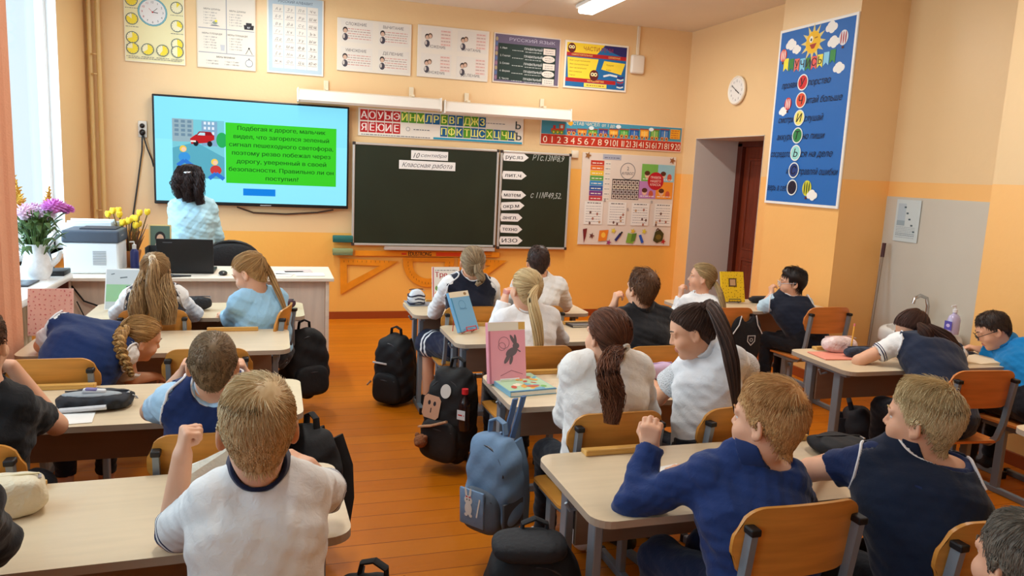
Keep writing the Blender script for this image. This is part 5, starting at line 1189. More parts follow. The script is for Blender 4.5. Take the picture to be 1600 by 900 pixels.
# ================================================================ WHO SITS WHERE
A = lambda u, v, y: tuple(at(u, v, Y=y))
NAVY, WHT, LBL, BLK = (26, 36, 66), (236, 236, 234), (170, 204, 228), (24, 24, 27)
WS = [(.0, .007, (226, 228, 232))]
DS = [(.004, .010, (30, 40, 80)), (.016, .021, (30, 40, 80))]
TR = {'k': 'trousers', 'c': (26, 27, 34)}
BLOND = ((178, 140, 88), (252, 230, 184)); DARKB = ((52, 32, 22), (112, 74, 48)); FAIR = ((120, 88, 56), (204, 168, 118)); BLACKH = ((16, 13, 13), (52, 42, 38)); STRAW = ((170, 114, 60), (246, 204, 142))
def short(N=1500, thick=.016, length=.05, **k):
    def f(hb): hb.cap(thick * .7); hb.short(N, thick, length, **k)
    return f
def tied(N, tie, tail, prof, NT=260, thick=.009, wave=0.0, rad=.0015, trad=.0019):
    def f(hb):
        hb.cap(thick * .8); hb.combed(N, thick, tie, rad)
        th, ph = sph(np.array([unit(tie)])); t0 = hb.hc + hb.R @ scalp(th, ph, thick)[0]
        hb.tail([tuple(t0 - (hb.R @ unit(tie)) * .006)] + list(tail), prof, NT, trad, wave)
    return f
def scrunchie(tie, c, r=.014, thick=.012):
    def f(t, org, H, R, nb, lat, fw, spine):
        th, ph = sph(np.array([unit(tie)])); q = scalp(th, ph, thick)[0]; ctr = H(*q) - org; ax = R @ unit(tie); a = unit(np.cross(ax, V3(.2, .3, .9))); b = np.cross(ax, a)
        MB().tube([tuple(ctr + (a * math.cos(x) + b * math.sin(x)) * r) for x in np.linspace(0, 2 * PI, 14)], .007, 6).build('hair_tie', mat(c, .8, bump=.6, bscale=200), t)
    return f
def glasses(c):
    def f(t, org, H, R, nb, lat, fw, spine):
        mb = MB()
        for s in (-1, 1):
            mb.tube([tuple(H(s * .034 + .023 * math.cos(a), .098 - .006 * abs(math.cos(a)), .010 + .019 * math.sin(a)) - org) for a in np.linspace(0, 2 * PI, 16)], .0018, 5)
            mb.tube([tuple(H(s * .057, .092, .014) - org), tuple(H(s * .078, .03, .012) - org), tuple(H(s * .084, -.012, .010) - org)], .0018, 5)
        mb.tube([tuple(H(-.011, .099, .012) - org), tuple(H(.011, .099, .012) - org)], .0018, 5); mb.build('glasses', mat(c, .3), t)
    return f
def both(*fs):
    def f(*a):
        for g_ in fs: g_(*a)
    return f
PEOPLE = []
def pupil(**k):
    ch = k.pop('chair', None); PEOPLE.append(person(k))
    if ch: chair(k['pel'][0] + ch.get('dx', 0), k['pel'][1] + ch.get('dy', .07), ch['l'], ch.get('red', False), ch.get('rz', 0), ch.get('tall', 1.0))
UPH = lambda d, n, c: {'d': d, 'n': n, 'c': c}
# nearest window-side boy: white polo shirt, one fist raised
pupil(label='blond boy in a white polo with navy collar, left fist raised, nearest window side desk', h=.004, hc=.0045, sc=1.0, head=A(402, 660, 1.60), hrot=(6, -4, 0), sL=A(336, 786, 1.66), sR=A(472, 768, 1.66), pel=(-.04, 1.50, .485), girth=.98,
      eL=A(268, 834, 1.84), wL=A(285, 712, 1.82), hL={'d': (.12, .12, 1), 'n': (.9, .3, -.1), 'c': .88}, eR=A(512, 768, 1.90), wR=A(482, 728, 1.88), hR={'d': (-.8, .3, .35), 'n': (-.3, .2, -.9), 'c': .8},
      wear=[{'k': 'shirt', 'c': (232, 232, 230), 'sl': 'short', 'f': .84, 'stripes': DS, 'fold': .003}, {'k': 'collar', 'c': (28, 36, 66), 'r': .060, 'h': .024}, TR], hair=BLOND, do=short(6500, .017, .062, whorl=(.22, -.55, .80), lift=.4, fade=.66, rad=.0010, grav=.2), chair={'l': 'bent plywood chair under the boy in the white polo', 'tall': 1.03})
# second window-side desk boy with hands at his cheeks
pupil(label='short haired boy in a navy vest over light blue, resting his cheeks in both hands', h=.0045, head=A(333, 562, 2.42), hrot=(0, -2, 0), sL=A(270, 628, 2.46), sR=A(402, 618, 2.46), pel=(-.18, 2.47, .485),
      eL=A(236, 642, 2.68), wL=A(281, 590, 2.58), hL={'d': (.35, -.1, 1), 'n': (1, -.1, .1), 'c': .6}, eR=A(430, 612, 2.70), wR=A(386, 590, 2.58), hR={'d': (-.3, -.1, 1), 'n': (-1, -.1, .1), 'c': .6},
      wear=[{'k': 'shirt', 'c': LBL, 'sl': 'short', 'f': .55}, {'k': 'vest', 'c': (24, 42, 88), 'stripes': WS}, {'k': 'collar', 'c': (206, 214, 226), 'r': .054, 'h': .014}, TR], hair=((88, 70, 50), (162, 134, 100)), do=short(4500, .009, .022, whorl=(.05, -.75, .6), lift=.3, fade=.6, rad=.0010), chair={'l': 'bent plywood chair behind the boy holding his cheeks'})
pupil(label='pupil in a black short sleeved shirt at the frame edge, elbow on the desk', h=.005, head=A(-34, 530, 2.46), hrot=(-5, -5, 0), sL=A(-80, 632, 2.46), sR=A(22, 634, 2.48), pel=(-.86, 2.47, .485),
      eL=A(-120, 680, 2.62), wL=A(-60, 590, 2.62), eR=A(88, 664, 2.68), wR=A(18, 572, 2.66), hR={'d': (-1, .1, .3), 'n': (0, -.5, -.8), 'c': .7}, hL={'d': (.5, 0, .8), 'n': (1, 0, 0), 'c': .6},
      wear=[{'k': 'shirt', 'c': BLK, 'sl': 'short', 'f': .62}, TR], hair=DARKB, do=short(900, .014, .04, rad=.0016), chair={'l': 'bent plywood chair of the pupil in black'})
pupil(label='dark clothed pupil at the near window desk, only a black sleeve showing', h=.006, head=A(-115, 640, 1.45), sL=A(-190, 800, 1.5), sR=A(-62, 790, 1.5), pel=(-.74, 1.38, .485),
      eL=A(-240, 850, 1.7), wL=A(-190, 830, 1.85), eR=A(-14, 850, 1.68), wR=A(-60, 800, 1.84), wear=[{'k': 'shirt', 'c': BLK, 'sl': 'long'}, TR], hair=DARKB, do=short(500, .014, .04, rad=.002))
# girl with a braid bending over
pupil(label='girl in a navy vest bending sideways, fair braid hanging from her head', h=.005, head=A(219, 524, 3.66), hrot=(-62, -22, 12), sL=A(98, 510, 3.68), sR=A(192, 552, 3.56), pel=(-.84, 3.44, .485), girth=1.12, slump=.04,
      nb=A(180, 524, 3.67), eL=A(66, 540, 3.86), wL=A(110, 520, 4.0), eR=A(205, 592, 3.72), wR=A(240, 588, 3.86), hk='girl',
      wear=[{'k': 'shirt', 'c': WHT, 'sl': 'short', 'f': .7}, {'k': 'vest', 'c': (20, 42, 88), 'e': .024, 'low': .08, 'stripes': [(.0, .008, (20, 30, 60)), (.008, .016, (226, 228, 232))]}, {'k': 'collar', 'c': WHT, 'r': .056, 'h': .016}, TR], hair=((118, 80, 40), (206, 160, 96)),
      do=lambda hb: (hb.cap(.009), hb.combed(1100, .010, (0, -1, -.1)), hb.braid([A(196, 512, 3.60), A(186, 530, 3.52), A(190, 552, 3.48), A(200, 575, 3.46), A(207, 588, 3.45)], .017, 3.2)), chair={'l': 'bent plywood chair under the girl with the braid', 'dx': -.02})
chair(-.28, 3.62, 'empty bent plywood chair at the desk beside the girl with the braid')
# front desk by the window
pupil(label='girl with a long fair ponytail over a dark vest, seen from behind', h=.006, head=A(243, 420, 4.42), hrot=(0, -6, 0), sL=A(206, 465, 4.44), sR=A(276, 463, 4.44), pel=(-.62, 4.46, .485), hk='girl', eL=A(185, 490, 4.60), wL=A(210, 480, 4.8), eR=A(302, 490, 4.60), wR=A(280, 478, 4.8),
      wear=[{'k': 'shirt', 'c': WHT, 'sl': 'long'}, {'k': 'vest', 'c': (58, 60, 66), 'stripes': WS}, {'k': 'trousers', 'c': (30, 30, 36)}], hair=FAIR, do=lambda hb: (tied(900, (-.05, -.8, .62), [A(240, 415, 4.28), A(238, 445, 4.26), A(242, 478, 4.25), A(244, 506, 4.25)], [.012, .024, .034, .034, .016], 260, wave=.005, trad=.0022)(hb), hb.tail([A(226, 425, 4.38), A(222, 450, 4.33), A(217, 480, 4.30), A(214, 507, 4.29)], [.025, .045, .055, .03], 320, .0022, .006), hb.tail([A(258, 430, 4.38), A(260, 455, 4.33), A(262, 480, 4.30), A(264, 507, 4.29)], [.025, .042, .05, .03], 300, .0022, .006)), after=scrunchie((-.05, -.8, .62), (240, 222, 190), .012, .014), chair={'l': 'bent plywood chair of the girl with the long fair ponytail'})
pupil(label='girl in a light blue shirt turned sideways, looking down at the desk', h=.005, sc=1.06, head=A(391, 423, 4.44), hrot=(62, -30, 0), sL=A(374, 474, 4.36), sR=A(432, 466, 4.54), girth=1.1, pel=(-.05, 4.44, .485), legyaw=45, hk='girl', down=True, eL=A(362, 498, 4.46), wL=A(352, 492, 4.62), eR=A(400, 490, 4.72), wR=A(366, 488, 4.76),
      wear=[{'k': 'shirt', 'c': (150, 194, 222), 'sl': 'long', 'f': .75, 'low': .08}, TR], hair=((128, 90, 50), (210, 168, 110)), do=tied(800, (.1, -.95, .25), [A(421, 424, 4.46), A(432, 450, 4.42), A(444, 480, 4.38), A(450, 508, 4.36)], [.012, .018, .018, .012, .006], 200), chair={'l': 'bent plywood chair of the girl in the light blue shirt', 'rz': 1.35, 'dx': -.10, 'dy': .0})
# middle row, first desk
pupil(label='girl with a low hair bunch in a navy vest and white sleeves, nearest the chalkboard', h=.006, head=A(738, 407, 4.42), hrot=(-6, -4, 4), sL=A(702, 446, 4.42), sR=A(766, 449, 4.42), pel=(1.13, 4.47, .485), hk='girl', legyaw=18, eL=A(680, 486, 4.60), wL=A(700, 452, 4.64), eR=A(776, 482, 4.60), wR=A(750, 474, 4.78), hL={'d': (.4, 0, 1), 'n': (1, 0, 0), 'c': .5},
      wear=[{'k': 'shirt', 'c': WHT, 'sl': 'long'}, {'k': 'vest', 'c': (28, 32, 48), 'stripes': WS}, {'k': 'skirt', 'c': (28, 34, 58), 'stripes': [(.10, .115, WHT), (.13, .145, WHT)]}], shoes=(24, 24, 26), hair=((112, 88, 62), (196, 170, 132)), do=tied(800, (.2, -.9, -.3), [A(748, 425, 4.32), A(752, 436, 4.30), A(744, 446, 4.30)], [.02, .028, .024, .01], 150), chair={'l': 'chair of the girl in the navy vest nearest the chalkboard'})
pupil(label='dark haired boy in a white shirt at the first middle desk', h=.006, head=A(841, 405, 4.44), hrot=(-8, 0, 0), sL=A(812, 447, 4.44), sR=A(872, 447, 4.44), pel=(1.55, 4.47, .485), eL=A(800, 480, 4.62), wL=A(830, 470, 4.75), eR=A(884, 480, 4.62), wR=A(856, 470, 4.75),
      wear=[{'k': 'shirt', 'c': WHT, 'sl': 'short', 'f': .85}, TR], hair=((32, 22, 20), (84, 58, 48)), do=short(800, .010, .03, rad=.0018), chair={'l': 'chair of the dark haired boy in the white shirt'})
# second middle desk
pupil(label='pale blonde girl with a long straight ponytail in a white blouse, clasped hands raised', h=.005, head=A(822, 447, 3.52), hrot=(14, 2, 0), sL=A(790, 500, 3.54), sR=A(858, 497, 3.54), pel=(1.2, 3.44, .485), hk='girl', eL=A(776, 512, 3.70), wL=A(788, 470, 3.70), eR=A(874, 530, 3.70), wR=A(820, 490, 3.80), hL={'d': (.2, 0, 1), 'n': (1, .2, 0), 'c': .7},
      wear=[{'k': 'shirt', 'c': (236, 236, 236), 'sl': 'long', 'low': .09, 'fold': .0024}, {'k': 'collar', 'c': WHT, 'r': .052, 'h': .012}, TR], shoes=(26, 26, 28), hair=((176, 138, 84), (240, 216, 166)), do=tied(1100, (.05, -.96, .1), [A(832, 465, 3.38), A(838, 500, 3.33), A(842, 540, 3.31), A(838, 568, 3.31)], [.012, .024, .03, .024, .006], 320, rad=.0014), chair={'l': 'bent plywood chair behind the pale blonde girl'})
pupil(label='brown haired boy in a plain black top at the second middle desk', h=.005, head=A(1003, 448, 3.46), hrot=(12, 0, 0), sL=A(966, 500, 3.46), sR=A(1040, 498, 3.46), pel=(1.81, 3.38, .485), girth=1.1, eL=A(944, 505, 3.66), wL=A(960, 476, 3.60), hL={'d': (.1, -.1, 1), 'n': (1, 0, 0), 'c': .7}, eR=A(1056, 535, 3.66), wR=A(1010, 520, 3.82),
      wear=[{'k': 'shirt', 'c': (32, 32, 35), 'sl': 'short', 'f': .8, 'low': .08}, {'k': 'collar', 'c': (30, 30, 33), 'r': .055, 'h': .014}, TR], hair=((64, 40, 26), (132, 92, 62)), do=short(1500, .020, .05, lift=.8, fade=.3, rad=.0015), chair={'l': 'bent plywood chair behind the boy in the black top'})
# third middle desk
pupil(label='girl in a white jumper with a long tousled brown ponytail, seen from behind', h=.005, hc=.0045, head=A(950, 519, 2.42), hrot=(14, -4, 0), sL=A(902, 578, 2.45), sR=A(994, 576, 2.45), pel=(1.15, 2.45, .485), girth=1.14, hk='girl', eL=A(886, 650, 2.56), wL=A(910, 640, 2.74), eR=A(1010, 645, 2.58), wR=A(980, 630, 2.76),
      wear=[{'k': 'shirt', 'c': (238, 236, 230), 'sl': 'long', 'e': .016, 'low': .10, 'fold': .0026}, {'k': 'collar', 'c': (236, 234, 228), 'r': .058, 'h': .014}, TR], shoes=(232, 232, 232), hair=((60, 32, 20), (138, 86, 58)),
      do=tied(2000, (.05, -.80, -.55), [A(957, 556, 2.29), A(950, 585, 2.24), A(958, 620, 2.23), A(955, 662, 2.22)], [.013, .028, .036, .040, .018], 520, wave=.008, rad=.0012, trad=.0015), after=scrunchie((.05, -.80, -.55), (240, 234, 220), .016, .016), chair={'l': 'bent plywood chair behind the girl in the white jumper'})
pupil(label='girl with a high dark ponytail and lace sleeves, looking down in profile', h=.0045, hc=.005, head=A(1082, 512, 2.52), hrot=(62, -24, 0), sL=A(1078, 574, 2.58), sR=A(1142, 562, 2.42), pel=(1.60, 2.45, .485), legyaw=20, hk='girl', down=True, eL=A(1028, 622, 2.72), wL=A(1020, 600, 2.92), hL={'d': (-.6, .8, 0), 'n': (0, 0, -1), 'c': .3}, eR=A(1172, 585, 2.60), wR=A(1140, 590, 2.80),
      wear=[{'k': 'shirt', 'c': (226, 232, 238), 'sl': 'short', 'f': .55, 'lace': True, 'low': .10}, {'k': 'collar', 'c': (226, 232, 238), 'r': .052, 'h': .014}, TR], shoes=(24, 24, 26), hair=((36, 24, 20), (96, 68, 54)),
      do=tied(1900, (.0, -.72, .70), [A(1112, 478, 2.40), A(1130, 515, 2.32), A(1144, 570, 2.26), A(1152, 645, 2.25)], [.012, .024, .028, .028, .012], 460, rad=.0012, trad=.0015), after=scrunchie((.0, -.72, .70), (60, 40, 36), .013, .012), chair={'l': 'bent plywood chair behind the girl with lace sleeves', 'rz': .2})
# nearest middle desk
pupil(label='reddish blond boy in a dark blue long sleeved shirt, forearm upright on the desk', h=.004, hc=.0045, sc=1.02, head=A(1200, 650, 1.64), hrot=(27, -4, 0), sL=A(1106, 744, 1.70), sR=A(1226, 752, 1.62), pel=(1.24, 1.56, .495), legyaw=8, girth=1.05, eL=A(988, 786, 1.80), wL=A(1016, 700, 1.88), hL={'d': (-.02, .05, 1), 'n': (.6, .7, 0), 'c': .55}, eR=A(1255, 800, 1.78), wR=A(1085, 742, 1.97), hR={'d': (-1, .25, .05), 'n': (0, .6, -.8), 'c': .5},
      wear=[{'k': 'shirt', 'c': (30, 52, 104), 'sl': 'long', 'f': .97, 'fold': .0045, 'low': .10}, {'k': 'collar', 'c': (30, 50, 98), 'r': .058, 'h': .022}, {'k': 'trousers', 'c': (24, 34, 62)}], shoes=(200, 200, 204), hair=STRAW, do=short(6500, .020, .066, whorl=(.1, -.74, .66), lift=.45, fade=.62, rad=.0010, grav=.2), chair={'l': 'bent plywood chair behind the boy in the dark blue shirt', 'dy': .10, 'tall': 1.06})
pupil(label='blond boy in a navy polo with white piping, bare forearm on the desk', h=.004, hc=.0045, sc=1.0, head=A(1441, 650, 1.58), hrot=(25, -4, 0), sL=A(1364, 726, 1.64), sR=A(1484, 744, 1.52), pel=(1.70, 1.42, .490), girth=1.14, eL=A(1266, 734, 1.80), wL=A(1300, 716, 2.0), eR=A(1518, 826, 1.60), wR=A(1440, 800, 1.78),
      wear=[{'k': 'shirt', 'c': (26, 42, 84), 'sl': 'short', 'f': .6}, {'k': 'vest', 'c': (20, 32, 54), 'low': .10, 'stripes': [(.001, .008, (232, 232, 232))], 'neck': .062}, {'k': 'collar', 'c': (20, 30, 52), 'r': .057, 'h': .014}, TR], shoes=(24, 24, 26), hair=((178, 144, 92), (250, 230, 182)), do=short(6500, .021, .062, whorl=(.42, -.66, .62), lift=.6, fade=.66, rad=.0010, grav=.15), chair={'l': 'bent plywood chair behind the boy in the navy polo', 'dy': .08, 'tall': 1.05})
# door side
pupil(label='girl with a low fair ponytail in white, hand raised to her face by the door', h=.006, head=A(1097, 431, 4.50), hrot=(58, 0, 0), sL=A(1074, 474, 4.54), sR=A(1116, 476, 4.42), pel=(2.84, 4.34, .485), legyaw=20, hk='girl', eL=A(1056, 496, 4.68), wL=A(1064, 462, 4.66), hL={'d': (-.1, 0, 1), 'n': (1, 0, 0), 'c': .6}, eR=A(1130, 500, 4.60), wR=A(1105, 492, 4.74),
      wear=[{'k': 'shirt', 'c': WHT, 'sl': 'long'}, TR], hair=((126, 96, 58), (208, 178, 126)), do=tied(800, (.1, -.88, -.45), [A(1124, 455, 4.38), A(1130, 480, 4.34), A(1126, 504, 4.34)], [.012, .02, .02, .008], 160), after=scrunchie((.1, -.88, -.45), (220, 220, 226), .013), chair={'l': 'orange plywood chair of the fair girl by the door', 'red': True})
pupil(label='black haired boy with glasses in a navy vest leaning against the pier', h=.006, head=A(1238, 439, 4.50), hrot=(64, -8, 0), sL=A(1208, 474, 4.56), sR=A(1256, 474, 4.44), pel=(3.60, 4.32, .485), legyaw=15, hk='girl', eL=A(1188, 482, 4.68), wL=A(1206, 460, 4.74), hL={'d': (0, .3, 1), 'n': (1, 0, 0), 'c': .6}, eR=A(1262, 505, 4.56), wR=A(1235, 490, 4.72),
      wear=[{'k': 'shirt', 'c': (186, 210, 224), 'sl': 'short', 'f': .85}, {'k': 'vest', 'c': (24, 30, 46), 'stripes': WS}, TR], shoes=(22, 22, 24), hair=BLACKH, do=short(1300, .026, .05, lift=.4, fade=.1, rad=.0017), after=glasses((190, 190, 196)), chair={'l': 'orange plywood chair of the boy leaning against the pier', 'red': True})
pupil(label='girl in a navy vest lying across her desk on folded arms, dark hair loose', h=.005, head=A(1426, 512, 3.18), hrot=(82, -34, 0), sL=A(1406, 536, 3.10), sR=A(1488, 552, 3.02), pel=(3.12, 2.74, .485), girth=1.12, slump=.03, hk='girl', nb=A(1452, 530, 3.10), eL=A(1342, 564, 3.16), wL=A(1378, 540, 3.36), eR=A(1500, 560, 3.20), wR=A(1440, 535, 3.40), shoes=(22, 22, 24),
      wear=[{'k': 'shirt', 'c': WHT, 'sl': 'short', 'f': .55, 'stripes': DS}, {'k': 'vest', 'c': (26, 36, 58), 'low': .10, 'stripes': [(.0, .006, (226, 230, 232))]}, {'k': 'trousers', 'c': (18, 18, 24)}], hair=((34, 20, 16), (92, 58, 46)),
      do=lambda hb: (hb.cap(.012), hb.combed(1200, .014, (.1, -.9, .45)), hb.tail([A(1450, 508, 3.08), A(1474, 528, 3.02), A(1490, 558, 2.96), A(1502, 590, 2.92)], [.012, .045, .055, .035], 420, .0017), hb.tail([A(1436, 506, 3.08), A(1446, 520, 3.02), A(1452, 545, 2.98)], [.012, .04, .025], 200, .0017)), chair={'l': 'orange plywood chair under the girl lying on her desk', 'red': True, 'dx': .06, 'rz': -.1})
pupil(label='boy with glasses in a bright blue shirt, head bowed over an open book', h=.005, head=A(1553, 512, 3.14), hrot=(50, -34, 0), sL=A(1568, 556, 3.12), sR=(3.90, 3.0, .745), pel=(3.82, 2.80, .485), down=True, eL=A(1560, 615, 3.12), wL=A(1556, 568, 3.24), hL={'d': (-.3, .1, .8), 'n': (1, 0, 0), 'c': .5}, eR=(3.95, 3.05, .66), wR=(3.84, 3.22, .69), shoes=(22, 22, 24),
      wear=[{'k': 'shirt', 'c': (20, 128, 196), 'sl': 'long', 'low': .08}, {'k': 'collar', 'c': (24, 120, 180), 'r': .056, 'h': .018}, TR], hair=((28, 20, 18), (78, 60, 50)), do=short(1500, .015, .04, lift=.4, fade=.5, rad=.0014), after=glasses((20, 20, 22)), chair={'l': 'plywood chair of the boy in the bright blue shirt', 'red': True})
pupil(label='pupil with grey brown hair cut off by the lower corner of the view', h=.005, head=A(1596, 872, 1.02), hrot=(-4, -6, 0), sL=A(1530, 1010, 1.0), sR=A(1680, 1010, .96), pel=(1.42, .84, .485), eL=A(1500, 1060, 1.1), wL=A(1560, 1030, 1.2), eR=A(1740, 1060, 1.06), wR=A(1660, 1040, 1.18), wear=[{'k': 'shirt', 'c': (60, 62, 66), 'sl': 'short'}, TR], hair=((70, 62, 52), (142, 130, 114)), do=short(2600, .016, .05, lift=.4, fade=.4, rad=.0012))
# teacher
def wavy(hb):
    hb.cap(.018, .3); hb.combed(900, .020, (0, -.9, .1), .002)
    for (a, b, n) in ((280, 300, 150), (296, 306, 170), (312, 310, 150), (290, 304, 120)): hb.tail([A(a + (296 - a) * .3, 262, 6.38), A(a - 2, 282, 6.34), A(a - 3, b - 8, 6.33), A(a + 2, b + 10, 6.33)], [.036, .046, .050, .026], n, .0024, .013)
pupil(label='woman teacher in a light blue sweater with dark wavy hair, facing the screen', group=None, h=.006, head=(-.628, 6.45, 1.395), hrot=(-42, 0, 0), sc=1.05, sL=(-.725, 6.42, 1.175), sR=(-.51, 6.46, 1.175), pel=(-.62, 6.44, .82), stand=True, girth=1.04, hs=.95, hk='girl', eL=(-.745, 6.46, .93), wL=(-.63, 6.60, .95), eR=(-.455, 6.48, .94), wR=(-.53, 6.62, .96), hR={'d': (-1, .1, .1), 'c': .4},
      wear=[{'k': 'shirt', 'c': (176, 216, 230), 'sl': 'long', 'name': 'sweater', 'e': .018, 'low': .14, 'fold': .004, 'knit': .3}, {'k': 'trousers', 'c': (30, 32, 44)}], shoes=(28, 26, 26), hair=((20, 13, 12), (62, 40, 36)), do=wavy,
      after=lambda t, org, H, R, nb, lat, fw, spine: MB().ball(tuple(V3(*A(293, 270, 6.325)) - org), (.03, .008, .012), 8).build('hair_clip', mat((200, 200, 204), .2, .9), t))
# ================================================================ THINGS ON AND AROUND THE DESKS
TOP = DH + .001
def backpack(label, loc, rz, w, d, h, c, pc, tilt=(0, 0), extra=None, bump=.4, lab_pocket=None):
    t = root('backpack', label, 'backpack', loc, rz, 'school backpacks beside the desks'); t.rotation_euler = (tilt[0], tilt[1], rz)
    fab = mat(c, .75, bump=bump, bscale=18, var=.12, vscale=7); pf = mat(pc, .75, bump=bump, bscale=18, var=.12, vscale=9); zp = mat((70, 70, 74), .4, .5)
    F = Field((-w, -d, -.02), (w, d, h + .1), .006); F.box((0, 0, h * .5), (w / 2, d / 2, h / 2), None, p=3.2, taper=.12); F.noise(.004, 24, int(w * 1000 + h * 100)); V, Q = F.mesh(); np_mesh('bag_body', V, Q, fab, t)
    F = Field((-w, -d * 1.1, 0), (w, 0, h), .006); F.box((0, -d * .44, h * .27), (w * .40, d * .22, h * .22), None, p=3.4, taper=.08); V, Q = F.mesh(); pk = np_mesh('front_pocket', V, Q, pf, t)
    MB().tube([(x, -d * .635 + abs(x) * .12, h * .40) for x in np.linspace(-w * .3, w * .3, 9)], .004, 6).build('zipper', zp, pk)
    MB().tube([(w * .40 * math.cos(a), -d * .36 * 1.0 + .0, h * .60 + h * .30 * math.sin(a)) for a in np.linspace(.1, PI - .1, 15)], .004, 6).build('main_zipper', zp, t)
    MB().tube([(-.04, d * .1, h * .98), (-.035, d * .1, h + .035), (0, d * .1, h + .05), (.035, d * .1, h + .035), (.04, d * .1, h * .98)], .011, 8, flat=(1.3, .6)).build('handle', fab, t)
    for sx in (-1, 1): MB().tube([(sx * w * .22, d * .46, h * .9), (sx * w * .28, d * .62, h * .6), (sx * w * .32, d * .60, h * .3), (sx * w * .38, d * .44, h * .08)], .022, 8, flat=(1.2, .35)).build('shoulder_strap', fab, t)
    if extra: extra(t, w, d, h)
    return t
BK = (22, 22, 24)
backpack('plain black backpack hanging at the aisle end of the front window side desk', (.17, 4.83, .09), .5, .30, .19, .44, (18, 18, 20), (22, 22, 24), (-.05, .06))
backpack('black ribbed backpack hanging in the aisle behind the boy in the white polo', (.125, 2.92, .13), -1.1, .32, .2, .42, BK, (28, 28, 30), (0, -.04))
def marbled(t, w, d, h):
    p = Print()
    for k in range(14): p.ell(random.uniform(-w * .32, w * .32), random.uniform(.02, h * .34), random.uniform(.01, .03), random.uniform(.006, .02), (206, 206, 204), n=9, a=random.uniform(0, 3))
    o = p.build('white_pattern', t); o.matrix_local = Matrix(((1, 0, 0, 0), (0, .25, -1, -d * .67), (0, 1, .25, .0), (0, 0, 0, 1)))
backpack('black backpack with a white splash pattern at the nearest window side desk', (.215, 1.96, .0), -.5, .28, .2, .46, (20, 20, 22), (26, 26, 28), (.05, .1), marbled)
def silver(t, w, d, h):
    MB().box((-.05, -d * .5, h * .62), (.11, .006, .012), bev=.002).build('reflective_strip', mat((216, 216, 216), .3), t); MB().tube([(-.1, -d * .64, h * .36), (-.125, -d * .68, h * .30)], .006, 6).build('zip_pull', mat((190, 190, 190), .3, .8), t)
backpack('black backpack with a silver strip standing on the floor by the first middle desk', (.765, 4.90, .0), -.75, .26, .20, .47, (20, 20, 22), (24, 24, 26), (.04, 0), silver)
def bear(t, w, d, h):
    tan = mat((186, 140, 104), .7, bump=.5, bscale=80)
    p = Print(); p.poly([(x * .05, y * .06) for x, y in ((-1, -.7), (-.7, -1), (.7, -1), (1, -.7), (1, .7), (.7, 1), (-.7, 1), (-1, .7))], (196, 150, 120)); p.ell(-.016, .02, .008, .012, INK); p.ell(.016, .02, .008, .012, INK); p.line([(0, -.005), (0, -.03)], .006, INK)
    o = p.build('patch', t); o.matrix_local = Matrix(((1, 0, 0, -.06), (0, .15, -1, -d * .52), (0, 1, .15, h * .60), (0, 0, 0, 1)))
    p = Print(); p.ell(0, 0, .03, .036, (206, 200, 190)); o = p.build('round_patch', t); o.matrix_local = Matrix(((1, 0, 0, .01), (0, .2, -1, -d * .49), (0, 1, .2, h * .80), (0, 0, 0, 1)))
    MB().tube([(-w * .42, -d * .55, h * .36), (-w * .1, -d * .72, h * .44), (w * .2, -d * .66, h * .52)], .014, 6, flat=(1, .5)).build('tan_trim', tan, t)
    mb = MB(); mb.ball((-.07, -d * .78, h * .26), .036, 14); mb.ball((-.095, -d * .78, h * .31), .013, 8); mb.ball((-.045, -d * .78, h * .31), .013, 8); mb.ball((-.07, -d * .95, h * .25), .014, 8); mb.build('pompom_charm', mat((150, 96, 62), .9, bump=1, bscale=160), t)
b5 = backpack('black backpack with tan patches and a fluffy charm at the second middle desk', (.86, 3.74, .05), -.75, .27, .20, .51, (22, 21, 21), (30, 27, 26), (.02, .10), bear)
bt = root('drink_bottle', 'small bottle with a red cap in the side pocket of the tan patched backpack', 'bottle', (.915, 3.585, .26))
MB().lathe([(.001, 0), (.03, .0), (.032, .03), (.028, .08), (.032, .12), (.026, .15), (.013, .175), (.013, .19), (.001, .19)], 16).build('bottle_body', mat((40, 24, 22), .15, spec=.6), bt)
MB().lathe([(.001, .188), (.017, .188), (.017, .215), (.001, .217)], 14).build('cap', mat((206, 40, 44), .4), bt)
p = Print(); p.rect(-.024, .06, .024, .11, (206, 206, 206)); p.scribble(-.018, .018, .08, .012, (190, 40, 40)); o = p.build('bottle_label', bt); o.matrix_local = Matrix(((.7, 0, -.7, -.023), (-.7, 0, -.7, -.023), (0, 1, 0, 0), (0, 0, 0, 1)))
